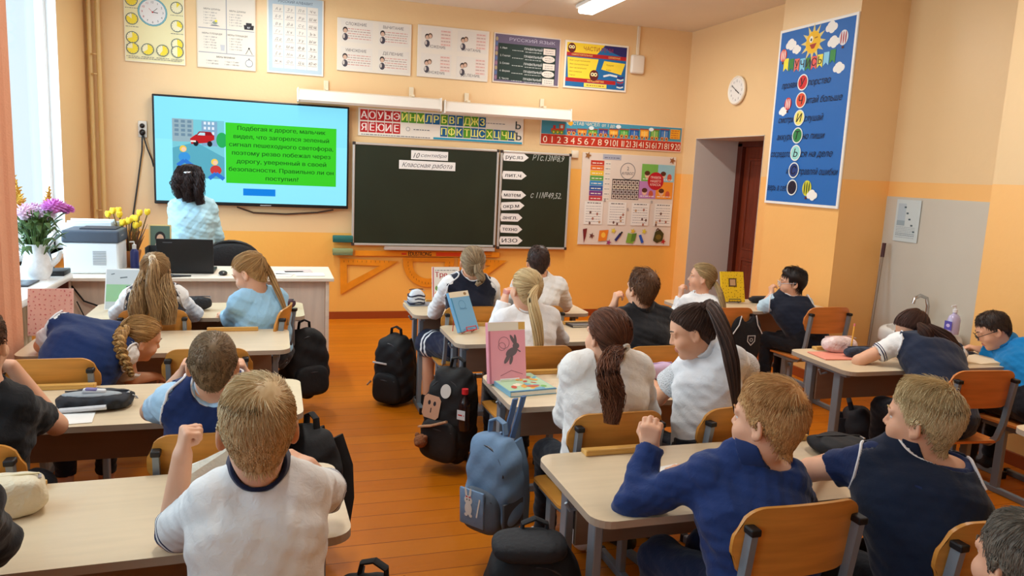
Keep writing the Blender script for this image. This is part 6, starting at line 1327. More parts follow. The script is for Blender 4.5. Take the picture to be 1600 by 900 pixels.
def rabbit(t, w, d, h):
    pt = mat((122, 152, 186), .8, bump=.4, bscale=30)
    MB().box((-.02, -d * .66, h * .30), (.125, .012, .145), bev=.01).build('patch_pocket', pt, t)
    p = Print(); wt = (232, 230, 222)
    p.ell(-.02, 0, .022, .03, wt); p.ell(-.02, .04, .024, .022, wt); p.ell(-.034, .075, .007, .024, wt, a=.2); p.ell(-.008, .075, .007, .024, wt, a=-.2); p.ell(-.028, .042, .003, .004, INK); p.ell(-.013, .042, .003, .004, INK); p.poly([(-.034, .06), (-.02, .055), (-.006, .06), (-.006, .05), (-.02, .055), (-.034, .05)], (206, 40, 50)); p.ell(-.034, -.03, .01, .008, wt); p.ell(-.006, -.03, .01, .008, wt); p.line([(.03, -.03), (.05, .06)], .008, wt)
    o = p.build('rabbit_applique', t); o.matrix_local = Matrix(((.85, 0, 0, -.016), (0, 0, -1, -d * .66 - .0075), (0, .85, 0, h * .29), (0, 0, 0, 1)))
    MB().box((w * .47, -.02, h * .26), (.012, d * .7, h * .26), bev=.005).build('side_pocket', mat((72, 76, 82), .8, bump=.4, bscale=40), t)
    for dy in (-.02, .03): MB().tube([(.02, d * .3 + dy, h * .9), (.03, d * .5 + dy, h * 1.15), (.05, d * .5 + dy, h * 1.32)], .014, 6, flat=(1.2, .4)).build('hanging_strap', mat((84, 110, 150), .8, bump=.4), t)
backpack('faded denim backpack with a rabbit patch hanging by the third middle desk', (.825, 2.68, .17), -1.0, .235, .165, .40, (112, 142, 174), (84, 94, 106), (0, -.05), rabbit)
def openbag(t, w, d, h):
    F = Field((-w, -d, h * .7), (w, d, h + .14), .006); F.box((-.02, -.03, h * .985), (w * .36, d * .34, .032), None, p=3); V, Q = F.mesh(); np_mesh('open_flap', V, Q, mat((38, 40, 44), .8, bump=.4), t)
    MB().tube([(.02, -d * .52, h * .72), (.025, -d * .56, h * .62), (.02, -d * .54, h * .54)], .011, 6).build('zip_pull', mat((200, 200, 204), .3, .8), t)
backpack('black backpack gaping open with a pale zip pull at the nearest middle desk', (.715, 1.92, .05), -.2, .30, .22, .48, (20, 21, 24), (32, 34, 38), (0, 0), openbag)
# ------------------------------------------------ books
def book(label, loc, rz, w, h, t_, c, lean=0, draw=None, cat='book', name='book', pages=(232, 226, 212), roll=0, stand=None):
    """local x across the cover, y up the cover, cover faces +z before it is stood up (lean=None lies flat)"""
    r = root(name, label, cat, loc)
    if lean is None: r.rotation_euler = (0, 0, rz)
    else: r.matrix_world = Matrix.Translation(loc) @ Matrix.Rotation(rz, 4, 'Z') @ Matrix.Rotation(PI / 2 - lean, 4, 'X') @ Matrix.Rotation(roll, 4, 'Z')
    cm = mat(c, .4)
    MB().box((0, h / 2, t_ - .0015), (w, h, .003), bev=.001).build('front_cover', cm, r, smooth=False); MB().box((0, h / 2, .0015), (w, h, .003), bev=.001).build('back_cover', cm, r, smooth=False)
    MB().box((-w / 2 + .0015, h / 2, t_ / 2), (.003, h, t_ - .001), bev=.001).build('spine', cm, r, smooth=False); MB().box((.001, h / 2, t_ / 2), (w - .007, h - .006, t_ - .006)).build('pages', mat(pages, .7), r, smooth=False)
    if draw:
        p = Print(); draw(p, w, h); o = p.build('cover_print', r); o.location = (-w / 2, 0, t_ + .0004)
    if stand:
        s_ = MB()
        for x in (-w * .25, w * .25): s_.tube([(x, -.002, t_ + .02), (x, -.004, -.005), (x, h * .6, -.006), (x, .0, -.09)], .003, 6)
        s_.tube([(-w * .25, -.003, t_ + .02), (w * .25, -.003, t_ + .02)], .004, 6); s_.tube([(-w * .25, -.003, t_ + .02), (-w * .25, .018, t_ + .02), (w * .25, .018, t_ + .02), (w * .25, -.003, t_ + .02)], .003, 6); s_.build('book_stand', mat(stand, .4), r)
    return r
def d_bluebook(p, w, h): p.rect(0, h * .86, w, h, (226, 216, 190)); p.ell(w * .8, h * .93, .012, .009, (150, 120, 80)); p.rect(.004, 0, .012, h * .86, (60, 140, 186)); p.ring(w / 2, h * .66, .024, .027, (86, 140, 180)); p.text('ТЕТРАДЬ', w / 2, h * .56, .009, (70, 110, 150))
book('light blue covered book leaning on a red stand at the second middle desk', (1.045, 4.10, TOP + .005), .55, .155, .235, .022, (116, 170, 206), .46, d_bluebook, stand=(200, 46, 40))
def d_pink(p, w, h):
    p.rect(0, h * .86, w, h, (232, 222, 204)); p.rect(w * .82, h * .87, w, h * .99, (222, 172, 90)); G_ = (110, 96, 100)
    p.ell(w * .62, h * .50, .030, .018, G_, a=.5); p.ell(w * .74, h * .60, .016, .014, G_); p.ell(w * .66, h * .70, .007, .026, G_, a=.5); p.ell(w * .73, h * .70, .006, .024, G_, a=.1); p.ell(w * .5, h * .4, .009, .026, G_, a=-.6); p.ell(w * .6, h * .37, .007, .02, G_, a=-.3); p.line([(w * .75, h * .55), (w * .86, h * .5)], .005, G_)
    p.ring(w * .42, h * .66, .024, .026, (150, 110, 120)); p.ring(w * .36, h * .60, .016, .018, (150, 110, 120)); p.text('rabbit', w * .7, h * .2, .012, (150, 90, 106), shear=.4) if False else None; p.line([(w * .3, h * .12), (w * .6, h * .2), (w * .9, h * .13)], .002, (150, 90, 106)); p.rect(.003, .0, .010, h * .86, (196, 120, 136))
book('pink covered book with a grey rabbit sketch standing upright on the third middle desk', (.965, 3.07, TOP + .004), .10, .175, .265, .03, (236, 160, 172), .20, d_pink, stand=(226, 226, 226))
def d_work(p, w, h):
    p.rect(.004, .004, w - .004, h - .004, (176, 206, 170))
    for k in range(26): p.ell(random.uniform(.02, w - .02), random.uniform(.02, h - .02), random.uniform(.008, .03), random.uniform(.006, .02), random.choice([(120, 180, 90), (200, 120, 90), (236, 226, 200), (110, 170, 190), (220, 160, 70), (200, 90, 70)]), n=10, a=random.uniform(0, 3))
    p.rect(.01, h * .8, w * .5, h * .94, (90, 160, 170)); p.rect(.0, 0, w, .012, (90, 140, 180))
book('brightly printed workbook lying flat on the third middle desk', (1.03, 2.875, TOP), .12, .215, .26, .022, (120, 170, 190), None, d_work, name='workbook')
def d_spots(c, n, g):
    def f(p, w, h):
        for i in range(n):
            x, y = (i % g + .5 + random.uniform(-.3, .3)) * w / g, (i // g + .5 + random.uniform(-.3, .3)) * h / (n / g); p.ell(x, y, random.uniform(.002, .004), random.uniform(.002, .006), c, n=7, a=random.uniform(0, 3))
    return f
book('pink book with tiny red flecks standing on the window side desk', (-1.07, 4.20, TOP + .004), -.02, .20, .235, .016, (232, 188, 180), .16, d_spots((206, 120, 124), 90, 9), stand=(140, 90, 60))
def d_yel(p, w, h): d_spots((150, 110, 20), 70, 8)(p, w, h); p.rect(w * .32, h * .5, w * .66, h * .78, (90, 66, 30)); p.rect(w * .37, h * .54, w * .61, h * .74, (190, 150, 110))
book('yellow patterned book with a dark label on the first door side desk', (3.36, 4.96, TOP + .004), -.10, .19, .235, .018, (232, 190, 30), .30, d_yel, stand=(60, 60, 60))
def d_prop(p, w, h):
    p.rect(.003, .003, w - .003, h - .003, (236, 230, 220)); p.text('Тре', w * .10, h * .80, .034, (180, 40, 60), align='l', bold=True); p.text('ж', w * .42, h * .64, .022, INK); p.scribble(w * .1, w * .9, h * .9, .008, GREY); p.ell(w * .2, h * .45, .02, .018, (120, 160, 80)); p.ell(w * .2, h * .3, .024, .02, (220, 150, 60)); p.ell(w * .55, h * .35, .03, .02, (80, 140, 170)); p.rect(.003, .003, .01, h - .003, (206, 90, 100))
book('white textbook with a big red title standing on the first middle desk', (1.10, 4.93, TOP + .004), .06, .19, .26, .016, (226, 214, 200), .16, d_prop, stand=(200, 60, 50))
def d_tab(p, w, h): p.rect(.006, .006, w - .006, h - .006, (196, 204, 206)); p.rect(.006, .05, w - .006, h * .62, (150, 196, 150)); p.line([(w * .4, h * .78), (w * .6, h * .8)], .008, (110, 120, 124)); p.line([(w * .15, h * .86), (w * .25, h * .88)], .006, (110, 120, 124)); p.poly([(w * .55, .01), (w - .006, .05), (w - .006, h * .4)], (96, 130, 120))
book('white framed notebook with a grey and green cover on a clear stand', (-.86, 4.86, TOP + .004), -.12, .20, .245, .010, (236, 238, 238), .24, d_tab, name='notebook', cat='notebook', stand=(206, 214, 216))
book('lilac covered exercise book lying under the bending girl', (-.80, 4.12, TOP), .2, .21, .17, .006, (196, 164, 176), None, None, name='notebook', cat='notebook')
book('salmon pink exercise book lying at the corner of the door side desk', (2.93, 3.24, TOP), -.1, .24, .17, .006, (236, 150, 128), None, None, name='notebook', cat='notebook')
book('black notebook lying by the sleeve of the girl in the white jumper', (1.80, 4.18, TOP), .1, .16, .11, .014, (40, 42, 46), None, lambda p, w, h: p.rect(.01, .01, w - .01, .02, (200, 200, 200)), name='notebook', cat='notebook')
book('grey exercise book under the patterned pouch on the first middle desk', (.94, 4.93, TOP), .05, .17, .2, .005, (150, 156, 166), None, None, name='notebook', cat='notebook')
ob = root('book', 'open book in front of the boy in the bright blue shirt', 'book', (3.70, 3.16, TOP), -.3)
for s_ in (-1, 1):
    mb = MB(); vs = [(s_ * x, y, .002 + .012 * math.sin(PI * min(1, x / .16) * .8) + o_) for o_ in (0,) for x in np.linspace(0, .15, 8) for y in (-.11, .11)]; n = len(vs); vs += [(x, y, 0) for x, y, z in vs]
    fs = [(2 * i, 2 * i + 1, 2 * i + 3, 2 * i + 2) for i in range(7)] + [(n + 2 * i, n + 2 * i + 1, n + 2 * i + 3, n + 2 * i + 2) for i in range(7)] + [(2 * i + q, 2 * i + 2 + q, n + 2 * i + 2 + q, n + 2 * i + q) for i in range(7) for q in (0, 1)] + [(14, 15, n + 15, n + 14)]
    mb.add(vs, fs); mb.build('page_block', mat((232, 214, 182), .7), ob)
def sheet(label, loc, rz, w, h, c=(236, 234, 228), n=0):
    o = MB().box((0, 0, .001), (w, h, .002)).build('paper_sheet', mat(c, .7), smooth=False); o.location = loc; o.rotation_euler = (0, 0, rz); return tag(o, label, 'paper', 'loose papers')
sheet('white paper under the arms of the boy in the dark blue shirt', (1.17, 1.98, TOP), .2, .2, .16)
sheet('white paper at the end of the first door side desk', (2.95, 4.86, TOP), .1, .2, .15)
sheet('white paper at the elbow of the pupil in black', (-.72, 2.86, TOP), .1, .22, .14)
# ------------------------------------------------ pencil cases
def pouch(label, loc, rz, r, c, p_=3.0, zc=(90, 90, 96), bump=.4, bs=30, taper=0.0, cat='pencil case', extra=None, var=.05, noise=.002):
    t = root('pencil_case', label, cat, loc, rz, 'pencil cases on the desks'); F = Field((-r[0] * 1.3, -r[1] * 1.3, -.01), (r[0] * 1.3, r[1] * 1.3, r[2] * 2.4), .004); F.box((0, 0, r[2]), r, None, p=p_, taper=taper); F.noise(noise, 40, int(r[0] * 1e4)); V, Q = F.mesh(); V[:, 2] = np.maximum(V[:, 2], 0)
    np_mesh('case_body', V, Q, mat(c, .75, bump=bump, bscale=bs, var=var, vscale=14), t)
    MB().tube([(x, r[1] * .15, r[2] * 2 * (1 - .06 * (x / r[0]) ** 4) * .985 + .001) for x in np.linspace(-r[0] * .85, r[0] * .85, 9)], .003, 6).build('zipper', mat(zc, .4, .4), t)
    MB().box((r[0] * .86, r[1] * .15 - .012, r[2] * 1.85), (.008, .024, .004), bev=.001).build('zip_pull', mat((180, 180, 184), .3, .8), t)
    if extra: extra(t, r)
    return t
pouch('chunky cream canvas pencil case on the nearest window side desk', (-.665, 2.10, TOP), .25, (.10, .055, .048), (222, 208, 178), 4.5, (200, 186, 150), .5, 90)
def opened(t, r):
    F = Field((-.14, -.12, .0), (.14, .12, .09), .004); F.ell((-.01, -.02, .052), (.10, .035, .010), None, .01); V, Q = F.mesh(); np_mesh('grey_lining', V, Q, mat((150, 156, 160), .7, bump=.4), t)
    MB().box((.0, -.026, .066), (.075, .026, .016), rot=(0, .1, .1), bev=.006).build('eraser', mat((206, 210, 214), .6), t); MB().box((-.01, -.026, .070), (.04, .027, .013), rot=(0, .1, .1), bev=.004).build('eraser_sleeve', mat((110, 100, 150), .6), t)
    MB().tube([(-.1, -.08, .012), (.05, -.078, .02)], .009, 8).build('white_trim', mat((210, 210, 212), .6), t)
    MB().tube([(.12, 0, .04), (.135, -.005, .035), (.14, -.01, .03), (.13, -.012, .032)], .003, 6).build('key_ring', mat((190, 190, 190), .3, .9), t)
pouch('wide black pencil case lying open with a grey lining on the window side desk', (-.625, 2.99, TOP), -.05, (.125, .075, .028), (34, 36, 42), 3.2, (70, 70, 74), .4, 40, extra=opened)
pc = root('pencil_pouch', 'white pouch standing open with crayons on the nearest window side desk', 'pencil case', (-.155, 2.13, TOP), .25, 'pencil cases on the desks')
mb = MB(); mb.add([(-.075, -.02, 0), (.06, -.02, 0), (.085, .02, .125), (.075, .025, .135), (-.06, .02, .085), (-.08, .0, .06), (-.075, .03, 0), (.06, .03, 0), (.085, .04, .12), (-.06, .04, .08)], [(0, 1, 2, 3, 4, 5), (6, 9, 8, 7), (0, 6, 7, 1), (1, 7, 8, 2), (5, 4, 9, 6, 0), (4, 3, 8, 9), (3, 2, 8)]); mb.build('flap', mat((226, 226, 212), .6, bump=.3), pc, smooth=False)
for i, c in enumerate([(214, 90, 40), (200, 50, 40), (70, 60, 140), (50, 80, 170)]): MB().tube([(-.06 + i * .018, -.03, .01), (-.03 + i * .02, -.028, .06)], .006, 6).build('crayon', mat(c, .5), pc)
MB().box((.03, -.032, .03), (.05, .01, .05), bev=.004).build('eraser', mat((196, 206, 214), .4), pc)
def zebra(t, r):
    for z in (.3, .75, 1.2): MB().tube([(r[0] * .99 * math.cos(a), r[1] * .99 * math.sin(a), r[2] * (z + .12 * math.sin(3 * a))) for a in np.linspace(0, 2 * PI, 20)], .006, 6).build('dark_band', mat((36, 40, 60), .7), t)
pouch('rounded white pouch with dark bands on the first middle desk', (.905, 4.97, TOP + .005), .2, (.058, .045, .052), (206, 212, 220), 2.4, (40, 40, 50), .3, 30, taper=.2, extra=zebra)
pouch('slim black pencil case on the first door side desk', (3.60, 4.96, TOP), 0, (.085, .04, .024), (30, 30, 34))
pouch('black quilted cylinder pencil case on the front window side desk', (-.455, 4.86, TOP), .15, (.09, .042, .042), (30, 32, 36), 2.2, (80, 80, 84), 1.0, 60)
pouch('plum coloured pencil case at the aisle end of the front window side desk', (.07, 4.90, TOP), .1, (.05, .035, .028), (70, 40, 50))
pouch('crumpled white drawstring pouch beside the shoulder of the girl in the white jumper', (1.335, 3.17, TOP), .1, (.085, .05, .036), (214, 204, 188), 2.6, (220, 214, 200), .9, 26, extra=lambda t, r: MB().tube([(-.07, -.02, .07), (-.10, -.03, .05), (-.11, -.04, .0), (-.09, -.05, .0), (-.08, -.04, .04)], .006, 6).build('drawstring', mat((226, 222, 212), .8), t))
pouch('lilac rounded pencil case between the two girls in white', (1.70, 3.06, TOP), .12, (.10, .042, .034), (204, 176, 206), 3.4, (180, 150, 184), .1, 30)
pouch('fluffy pale pink and white pencil case on the door side desk', (3.02, 3.40, TOP), -.1, (.105, .05, .046), (232, 206, 200), 2.6, (220, 190, 186), 1.0, 50, var=.2)
pouch('dark sequin pencil case in front of the fluffy pink one', (3.055, 3.285, TOP), -.05, (.085, .034, .030), (66, 76, 96), 3.0, (60, 60, 70), 1.0, 220, var=.8)
mb = MB(); mb.tube([(3.035, 3.325, TOP + .055), (3.045, 3.33, TOP + .165)], .0045, 6, mi=0); mb.tube([(3.045, 3.33, TOP + .165), (3.046, 3.33, TOP + .18)], .005, 6, mi=1); pn = mb.build('pencil', [mat((236, 170, 60), .5), mat((226, 120, 120), .6)]); tag(pn, 'yellow pencil sticking up out of the sequin pencil case', 'pencil')
pouch('flat pale grey pencil case beside the open book', (3.80, 3.33, TOP), -.25, (.09, .035, .016), (206, 206, 206), 4, (160, 160, 160), .2)
pouch('thin black pencil case lying below the grey one by the open book', (3.74, 3.255, TOP), -.3, (.09, .025, .010), (34, 36, 40), 4)
pouch('large soft black bag lying on the far corner of the nearest middle desk', (1.88, 2.06, TOP), -.12, (.10, .085, .03), (24, 25, 30), 2.6, (50, 50, 54), .5, 20, cat='bag')
# ------------------------------------------------ teacher's desk top
TD = .7615
pr = root('printer', 'white and dark grey laser printer on the teacher desk', 'printer', (-1.175, 5.77, TD))
MB().box((0, 0, .105), (.33, .30, .21), bev=.012).build('paper_body', mat((226, 230, 232), .4), pr, smooth=False)
MB().box((0, .0, .25), (.345, .315, .085), bev=.012).build('scanner_lid', mat((70, 78, 90), .45), pr, smooth=False); MB().box((.03, .02, .295), (.22, .2, .012), bev=.003).build('output_tray', mat((44, 48, 58), .5), pr, smooth=False)
p = Print()
for i in range(9): p.rect(.01, .06 + i * .011, .09, .066 + i * .011, (150, 154, 158))
o = p.build('vent', pr); o.matrix_local = Matrix(((1, 0, 0, 0), (0, 0, -1, -.1515), (0, 1, 0, 0), (0, 0, 0, 1)))
p = Print(); p.rect(.02, .0, .1, .01, (160, 160, 164)); o = p.build('name_plate', pr); o.matrix_local = Matrix(((0, 0, 1, .1735), (1, 0, 0, -.1), (0, 1, 0, .25), (0, 0, 0, 1)))
for i in range(5):
    o = MB().box((0, 0, 0), (.30 - .01 * i, .010, .30 + .012 * (i % 3)), rot=(.12, .02 * (i - 2), 0), bev=.002).build('paper_folder', mat(((222, 224, 222), (206, 216, 220), (230, 228, 220), (190, 200, 206), (226, 226, 226))[i], .6), smooth=False); o.location = (-1.25 + .012 * i, 5.955 + .016 * i, TD + .17 + .006 * (i % 3))
    tag(o, 'white paper folder standing upright in the pile behind the printer', 'folder', 'paper folders behind the printer')
sb_ = root('spray_bottle', 'small dark blue bottle with a white pump beside the printer', 'bottle', (-.945, 5.82, TD))
MB().lathe([(.001, 0), (.028, 0), (.028, .13), (.016, .15), (.001, .15)], 16).build('bottle_body', mat((50, 60, 120), .3), sb_); MB().lathe([(.001, .15), (.014, .15), (.014, .18), (.004, .185), (.004, .2), (.001, .2)], 12).tube([(0, 0, .2), (-.03, 0, .198)], .005, 6).build('pump', mat((226, 226, 226), .4), sb_)
lt = root('laptop', 'black laptop open on the teacher desk, lid towards the class', 'laptop', (-.595, 5.66, TD), -.03)
MB().box((0, .12, .010), (.36, .25, .018), bev=.004).build('base', mat((24, 24, 27), .4), lt, smooth=False); l2 = MB().box((0, 0, .115), (.365, .010, .235), bev=.004).build('screen_lid', mat((22, 22, 25), .35), lt, smooth=False); l2.location = (0, -.012, .014); l2.rotation_euler = (-.12 * -1, 0, 0)
p = Print(); p.rect(-.14, .205, -.08, .211, (90, 90, 94)); o = p.build('maker_mark', l2); o.matrix_local = Matrix(((1, 0, 0, 0), (0, 0, -1, -.0055), (0, 1, 0, 0), (0, 0, 0, 1)))
mo = MB().ball((0, 0, .012), (.03, .048, .018), 12).build('computer_mouse', mat((30, 30, 32), .4)); mo.location = (-.35, 5.60, TD); tag(mo, 'black computer mouse to the right of the laptop', 'mouse')
mb = MB(); mb.tube([(-.78, 5.62, TD + .008), (-.65, 5.52, TD + .006), (-.55, 5.50, TD + .007), (-.66, 5.47, TD + .005), (-.78, 5.448, TD - .01), (-.86, 5.445, TD - .08)], .005, 6); tag(mb.build('laptop_cable', BLACKP), 'black cable curling in front of the laptop', 'cable')
og = root('desk_organizer', 'black mesh desk organizer behind the girl with the long ponytail', 'organizer', (-.80, 5.72, TD))
MB().box((0, 0, .09), (.10, .16, .006)).box((0, 0, .003), (.10, .16, .006)).box((0, .078, .09), (.10, .005, .18)).box((-.048, 0, .09), (.005, .16, .18)).box((.048, 0, .09), (.005, .16, .18)).build('frame', mat((44, 46, 50), .5), og, smooth=False)
for z in (.03, .115): MB().box((0, -.01, z), (.085, .13, .025), bev=.002).build('paper_stack', mat((190, 196, 186), .7), og, smooth=False)
for i, (x, y, c) in enumerate([(-.93, 5.93, (196, 206, 200)), (-.86, 5.92, (170, 190, 196)), (-.79, 5.975, (216, 216, 206))]):
    o = MB().box((0, 0, .015 + .01 * i), (.10, .14, .03 + .02 * i), bev=.002).build('exercise_book_stack', mat(c, .7), smooth=False); o.location = (x, y, TD); tag(o, 'pile of exercise books beside the flower pot, %s' % ('the lowest pile', 'the middle pile', 'the tallest pile')[i], 'books', 'piles of exercise books on the teacher desk')
# yellow tulips
fp = root('flower_pot', 'orange paper wrapped pot of yellow artificial tulips on the teacher desk', 'flowers', (-1.0, 5.99, TD))
MB().lathe([(.05, 0), (.075, .12), (.072, .122), (.048, .005)], 18).build('paper_wrap', mat((176, 110, 60), .7), fp)
st = MB(); lf_ = MB(); tw = MB(); tul = []
for i in range(15):
    a = i * 2.4; r0 = .012 + .05 * (i / 15) ** .5; r1 = .035 + .11 * ((i * 7 % 15) / 15) ** .7; h_ = .34 + .05 * math.sin(i * 1.7); p1 = (r1 * math.cos(a), r1 * math.sin(a) * .6, h_)
    st.tube([(r0 * math.cos(a) * .5, r0 * math.sin(a) * .5, .03), (r1 * .6 * math.cos(a), r1 * .5 * math.sin(a), h_ * .6), p1], .004, 6); tul.append(p1)
    q_ = (r1 * 1.2 * math.cos(a + .4), r1 * .8 * math.sin(a + .4), h_ * .8); lf_.tube([(0, 0, .08), (q_[0] * .5, q_[1] * .5, h_ * .45), q_], [.008, .016, .002], 6, flat=(1, .25))
    for k in range(2): b_ = random.uniform(0, 6.28); tw.tube([(0, 0, .1), (.05 * math.cos(b_), .03 * math.sin(b_), .2), (.07 * math.cos(b_ + .3), .05 * math.sin(b_ + .3), .26)], .0025, 5)
st.build('stems', mat((110, 90, 40), .6), fp); lf_.build('leaves', mat((96, 60, 40), .6), fp); tw.build('twigs', mat((150, 100, 60), .7), fp)
for p1 in tul:
    mb = MB()
    for k in range(5): a = k * 1.257; mb.ball((p1[0] + .009 * math.cos(a), p1[1] + .009 * math.sin(a), p1[2] + .014), (.012, .010, .024), 8, rot=(.2 * math.sin(a), .2 * math.cos(a), 0))
    mb.build('tulip_head', mat((234, 200, 40), .6), fp)
pf = root('photo_frame', 'thin gold photo frame with a portrait beside the tulips', 'photo frame', (-.80, 5.985, TD + .07)); pf.rotation_euler = (-.15, 0, .05)
MB().box((0, 0, .145), (.15, .012, .19), bev=.003).build('frame', mat((214, 184, 120), .4), pf, smooth=False); MB().tube([(0, .0, .2), (0, .06, .0)], .005, 6).build('prop', BLACKP, pf)
MB().box((0, .005, .025), (.15, .012, .05), bev=.003).build('foot', mat((214, 184, 120), .4), pf, smooth=False)
p = Print(); p.rect(-.065, .06, .065, .23, (90, 110, 96)); p.ell(0, .145, .035, .045, (40, 32, 30)); p.ell(0, .14, .023, .03, (214, 170, 140)); p.poly([(-.045, .06), (.045, .06), (.03, .105), (-.03, .105)], (186, 160, 150)); o = p.build('portrait', pf); o.matrix_local = Matrix(((1, 0, 0, 0), (0, 0, -1, -.0065), (0, 1, 0, 0), (0, 0, 0, 1)))
tr = root('paper_tray', 'white tray of papers in front of the blue bottle on the teacher desk', 'tray', (-.92, 5.60, TD))
MB().box((0, 0, .006), (.2, .22, .012), bev=.003).build('tray_base', mat((222, 222, 218), .5), tr, smooth=False); MB().box((0, 0, .02), (.17, .19, .016), bev=.002).build('papers', mat((232, 228, 216), .7), tr, smooth=False); MB().tube([(.06, -.08, .035), (.09, .02, .035)], .012, 8).build('tape_roll', mat((206, 200, 180), .4), tr)
for i, (x, y, rz, c) in enumerate([(.10, 5.72, .05, (226, 226, 224)), (.24, 5.62, .03, (238, 238, 238)), (.02, 5.60, -.2, (214, 206, 200)), (.16, 5.82, .1, (206, 190, 186))]): sheet(('pale paper on the teacher desk behind the white form', 'white form at the end of the teacher desk', 'pinkish paper on the teacher desk near the laptop', 'rosy paper at the back of the teacher desk')[i], (x, y, TD - .001 + .0021 * (i == 1)), rz, .2, .15, c)
oc = root('office_chair', 'black office chair with a round topped back behind the teacher desk', 'office chair', (-.33, 6.35, 0))
mb = MB(); F = Field((-.3, -.12, .5), (.3, .12, 1.05), .01); F.box((0, 0, .74), (.21, .03, .17), None, p=2.8); V, Q = F.mesh(); np_mesh('backrest', V, Q, mat((30, 30, 32), .6, bump=.3), oc)
MB().tube([(.22 * math.cos(a), 0, .74 + .18 * math.sin(a)) for a in np.linspace(-.3, PI + .3, 20)], .014, 8).build('back_rim', BLACKP, oc); MB().box((0, .22, .45), (.44, .42, .07), bev=.03).build('seat', mat((30, 30, 32), .7), oc); MB().tube([(0, .22, .42), (0, .22, .08)], .025, 10).tube([(0, .02, .66), (0, -.02, .5), (0, .1, .43)], .018, 8).build('column', BLACKP, oc)
for k in range(5): a = k * 1.257; f = MB().tube([(0, .22, .09), (.24 * math.cos(a), .22 + .24 * math.sin(a), .07)], .016, 8).build('foot_spoke', BLACKP, oc); MB().ball((.25 * math.cos(a), .22 + .25 * math.sin(a), .028), .028, 10).build('caster', BLACKP, f)
mb = MB(); mb.tube([(-1.27, 5.50, .70), (-1.2, 5.49, .60), (-1.05, 5.49, .54), (-.95, 5.48, .53), (-.85, 5.49, .54)], .006, 6); mb.tube([(-1.05, 5.49, .54), (-1.15, 5.48, .46), (-1.2, 5.48, .50), (-1.24, 5.48, .60)], .004, 6); mb.tube([(-.98, 5.48, .53), (-1.02, 5.47, .42), (-1.06, 5.47, .30)], .004, 6); mb.box((-.97, 5.475, .535), (.05, .02, .02), bev=.004); tag(mb.build('hanging_cables', BLACKP), 'tangle of black cables hanging on the front of the teacher desk', 'cable')
# ------------------------------------------------ window sill, curtain and radiator
vs_ = root('flower_vase', 'white jug vase full of pink chrysanthemums and yellow goldenrod on the window sill', 'flowers', (-1.36, 5.12, .8))
MB().lathe([(.001, 0), (.055, 0), (.075, .04), (.082, .08), (.07, .13), (.052, .17), (.058, .2), (.064, .215), (.056, .2), (.05, .17), (.001, .16)], 24).tube([(.075, 0, .09), (.11, 0, .12), (.125, 0, .165), (.135, 0, .17)], [.02, .015, .011, .008], 8).build('jug', mat((232, 234, 236), .25, bump=.5, bscale=40, var=.08, vscale=30), vs_)
MB().tube([(-.06, 0, .19), (-.12, 0, .17), (-.125, 0, .1), (-.075, 0, .06)], .009, 8).build('jug_handle', mat((232, 234, 236), .25), vs_)
st = MB(); lv = MB(); random.seed(3)
for i in range(130):
    a = random.uniform(0, 6.28); r_ = random.uniform(.02, .15); z = random.uniform(.2, .42); b = (r_ * math.cos(a), r_ * math.sin(a), z); lv.tube([(b[0] * .6, b[1] * .6, z - .05), b, (b[0] * 1.3, b[1] * 1.3, z + random.uniform(-.05, .02))], [.003, .017, .002], 6, flat=(1, .3))
for i in range(26): a = i * 2.4; st.tube([(.02 * math.cos(a), .02 * math.sin(a), .12), (.06 * math.cos(a), .06 * math.sin(a), .3), (.1 * math.cos(a), .1 * math.sin(a), .42)], .0035, 5)
st.build('stems', mat((74, 104, 50), .6), vs_); lv.build('leaves', mat((70, 96, 44), .6, var=.4, vscale=30), vs_)
def mum(c, ctr, r, n=70):
    mb = MB()
    for k in range(n): z = 1 - 1.5 * (k + .5) / n; rr = math.sqrt(max(0, 1 - z * z)); a = k * 2.4; d_ = V3(rr * math.cos(a), rr * math.sin(a), z * .7); b = V3(*ctr); mb.tube([tuple(b + d_ * r * .3), tuple(b + d_ * r * .75), tuple(b + d_ * r)], [.003, .009, .003], 5, flat=(1, .4))
    mb.ball(ctr, r * .55, 8); mb.build('flower_head', mat(c, .7), vs_)
mum((236, 206, 226), (-.04, -.05, .40), .085); mum((232, 212, 232), (.05, -.02, .395), .075); mum((216, 130, 206), (.11, -.03, .44), .075); mum((214, 180, 214), (-.02, .05, .41), .07); mum((210, 116, 200), (.16, .02, .42), .05)
gr = MB()
for i in range(18):
    a = i * 2.1; x, y = .075 * math.cos(a) - .03, .05 * math.sin(a); top = V3(x * 1.9, y * 1.9, .60 + .05 * math.sin(i * 1.3) - .09 * (i % 3 == 0)); gr.tube([(x * .4, y * .4, .3), tuple(top)], .003, 5)
    for k in range(16): f = .35 + .65 * k / 16; b = V3(x * .4, y * .4, .3) * (1 - f) + top * f; s_ = random.uniform(-1, 1); gr.tube([tuple(b), tuple(b + V3(.035 * math.cos(k * 2.4), .035 * math.sin(k * 2.4), .02) * (1.3 - f))], [.006, .002], 5)
gr.build('goldenrod', mat((196, 150, 50), .8), vs_)
gj = root('glass_jug', 'clear glass jug behind the flower vase on the window sill', 'jug', (-1.43, 5.30, .8))
GLS = mat((222, 236, 240), .05, trans=.9, spec=.5)
MB().lathe([(.045, 0), (.05, .08), (.046, .16), (.044, .16), (.047, .08), (.042, .006)], 20).build('jug_body', GLS, gj); MB().lathe([(.001, .162), (.047, .162), (.047, .175), (.001, .178)], 20).build('lid', mat((120, 140, 150), .4), gj); MB().tube([(-.045, 0, .14), (-.085, 0, .12), (-.085, 0, .06), (-.048, 0, .04)], .007, 6).build('jug_handle', GLS, gj)
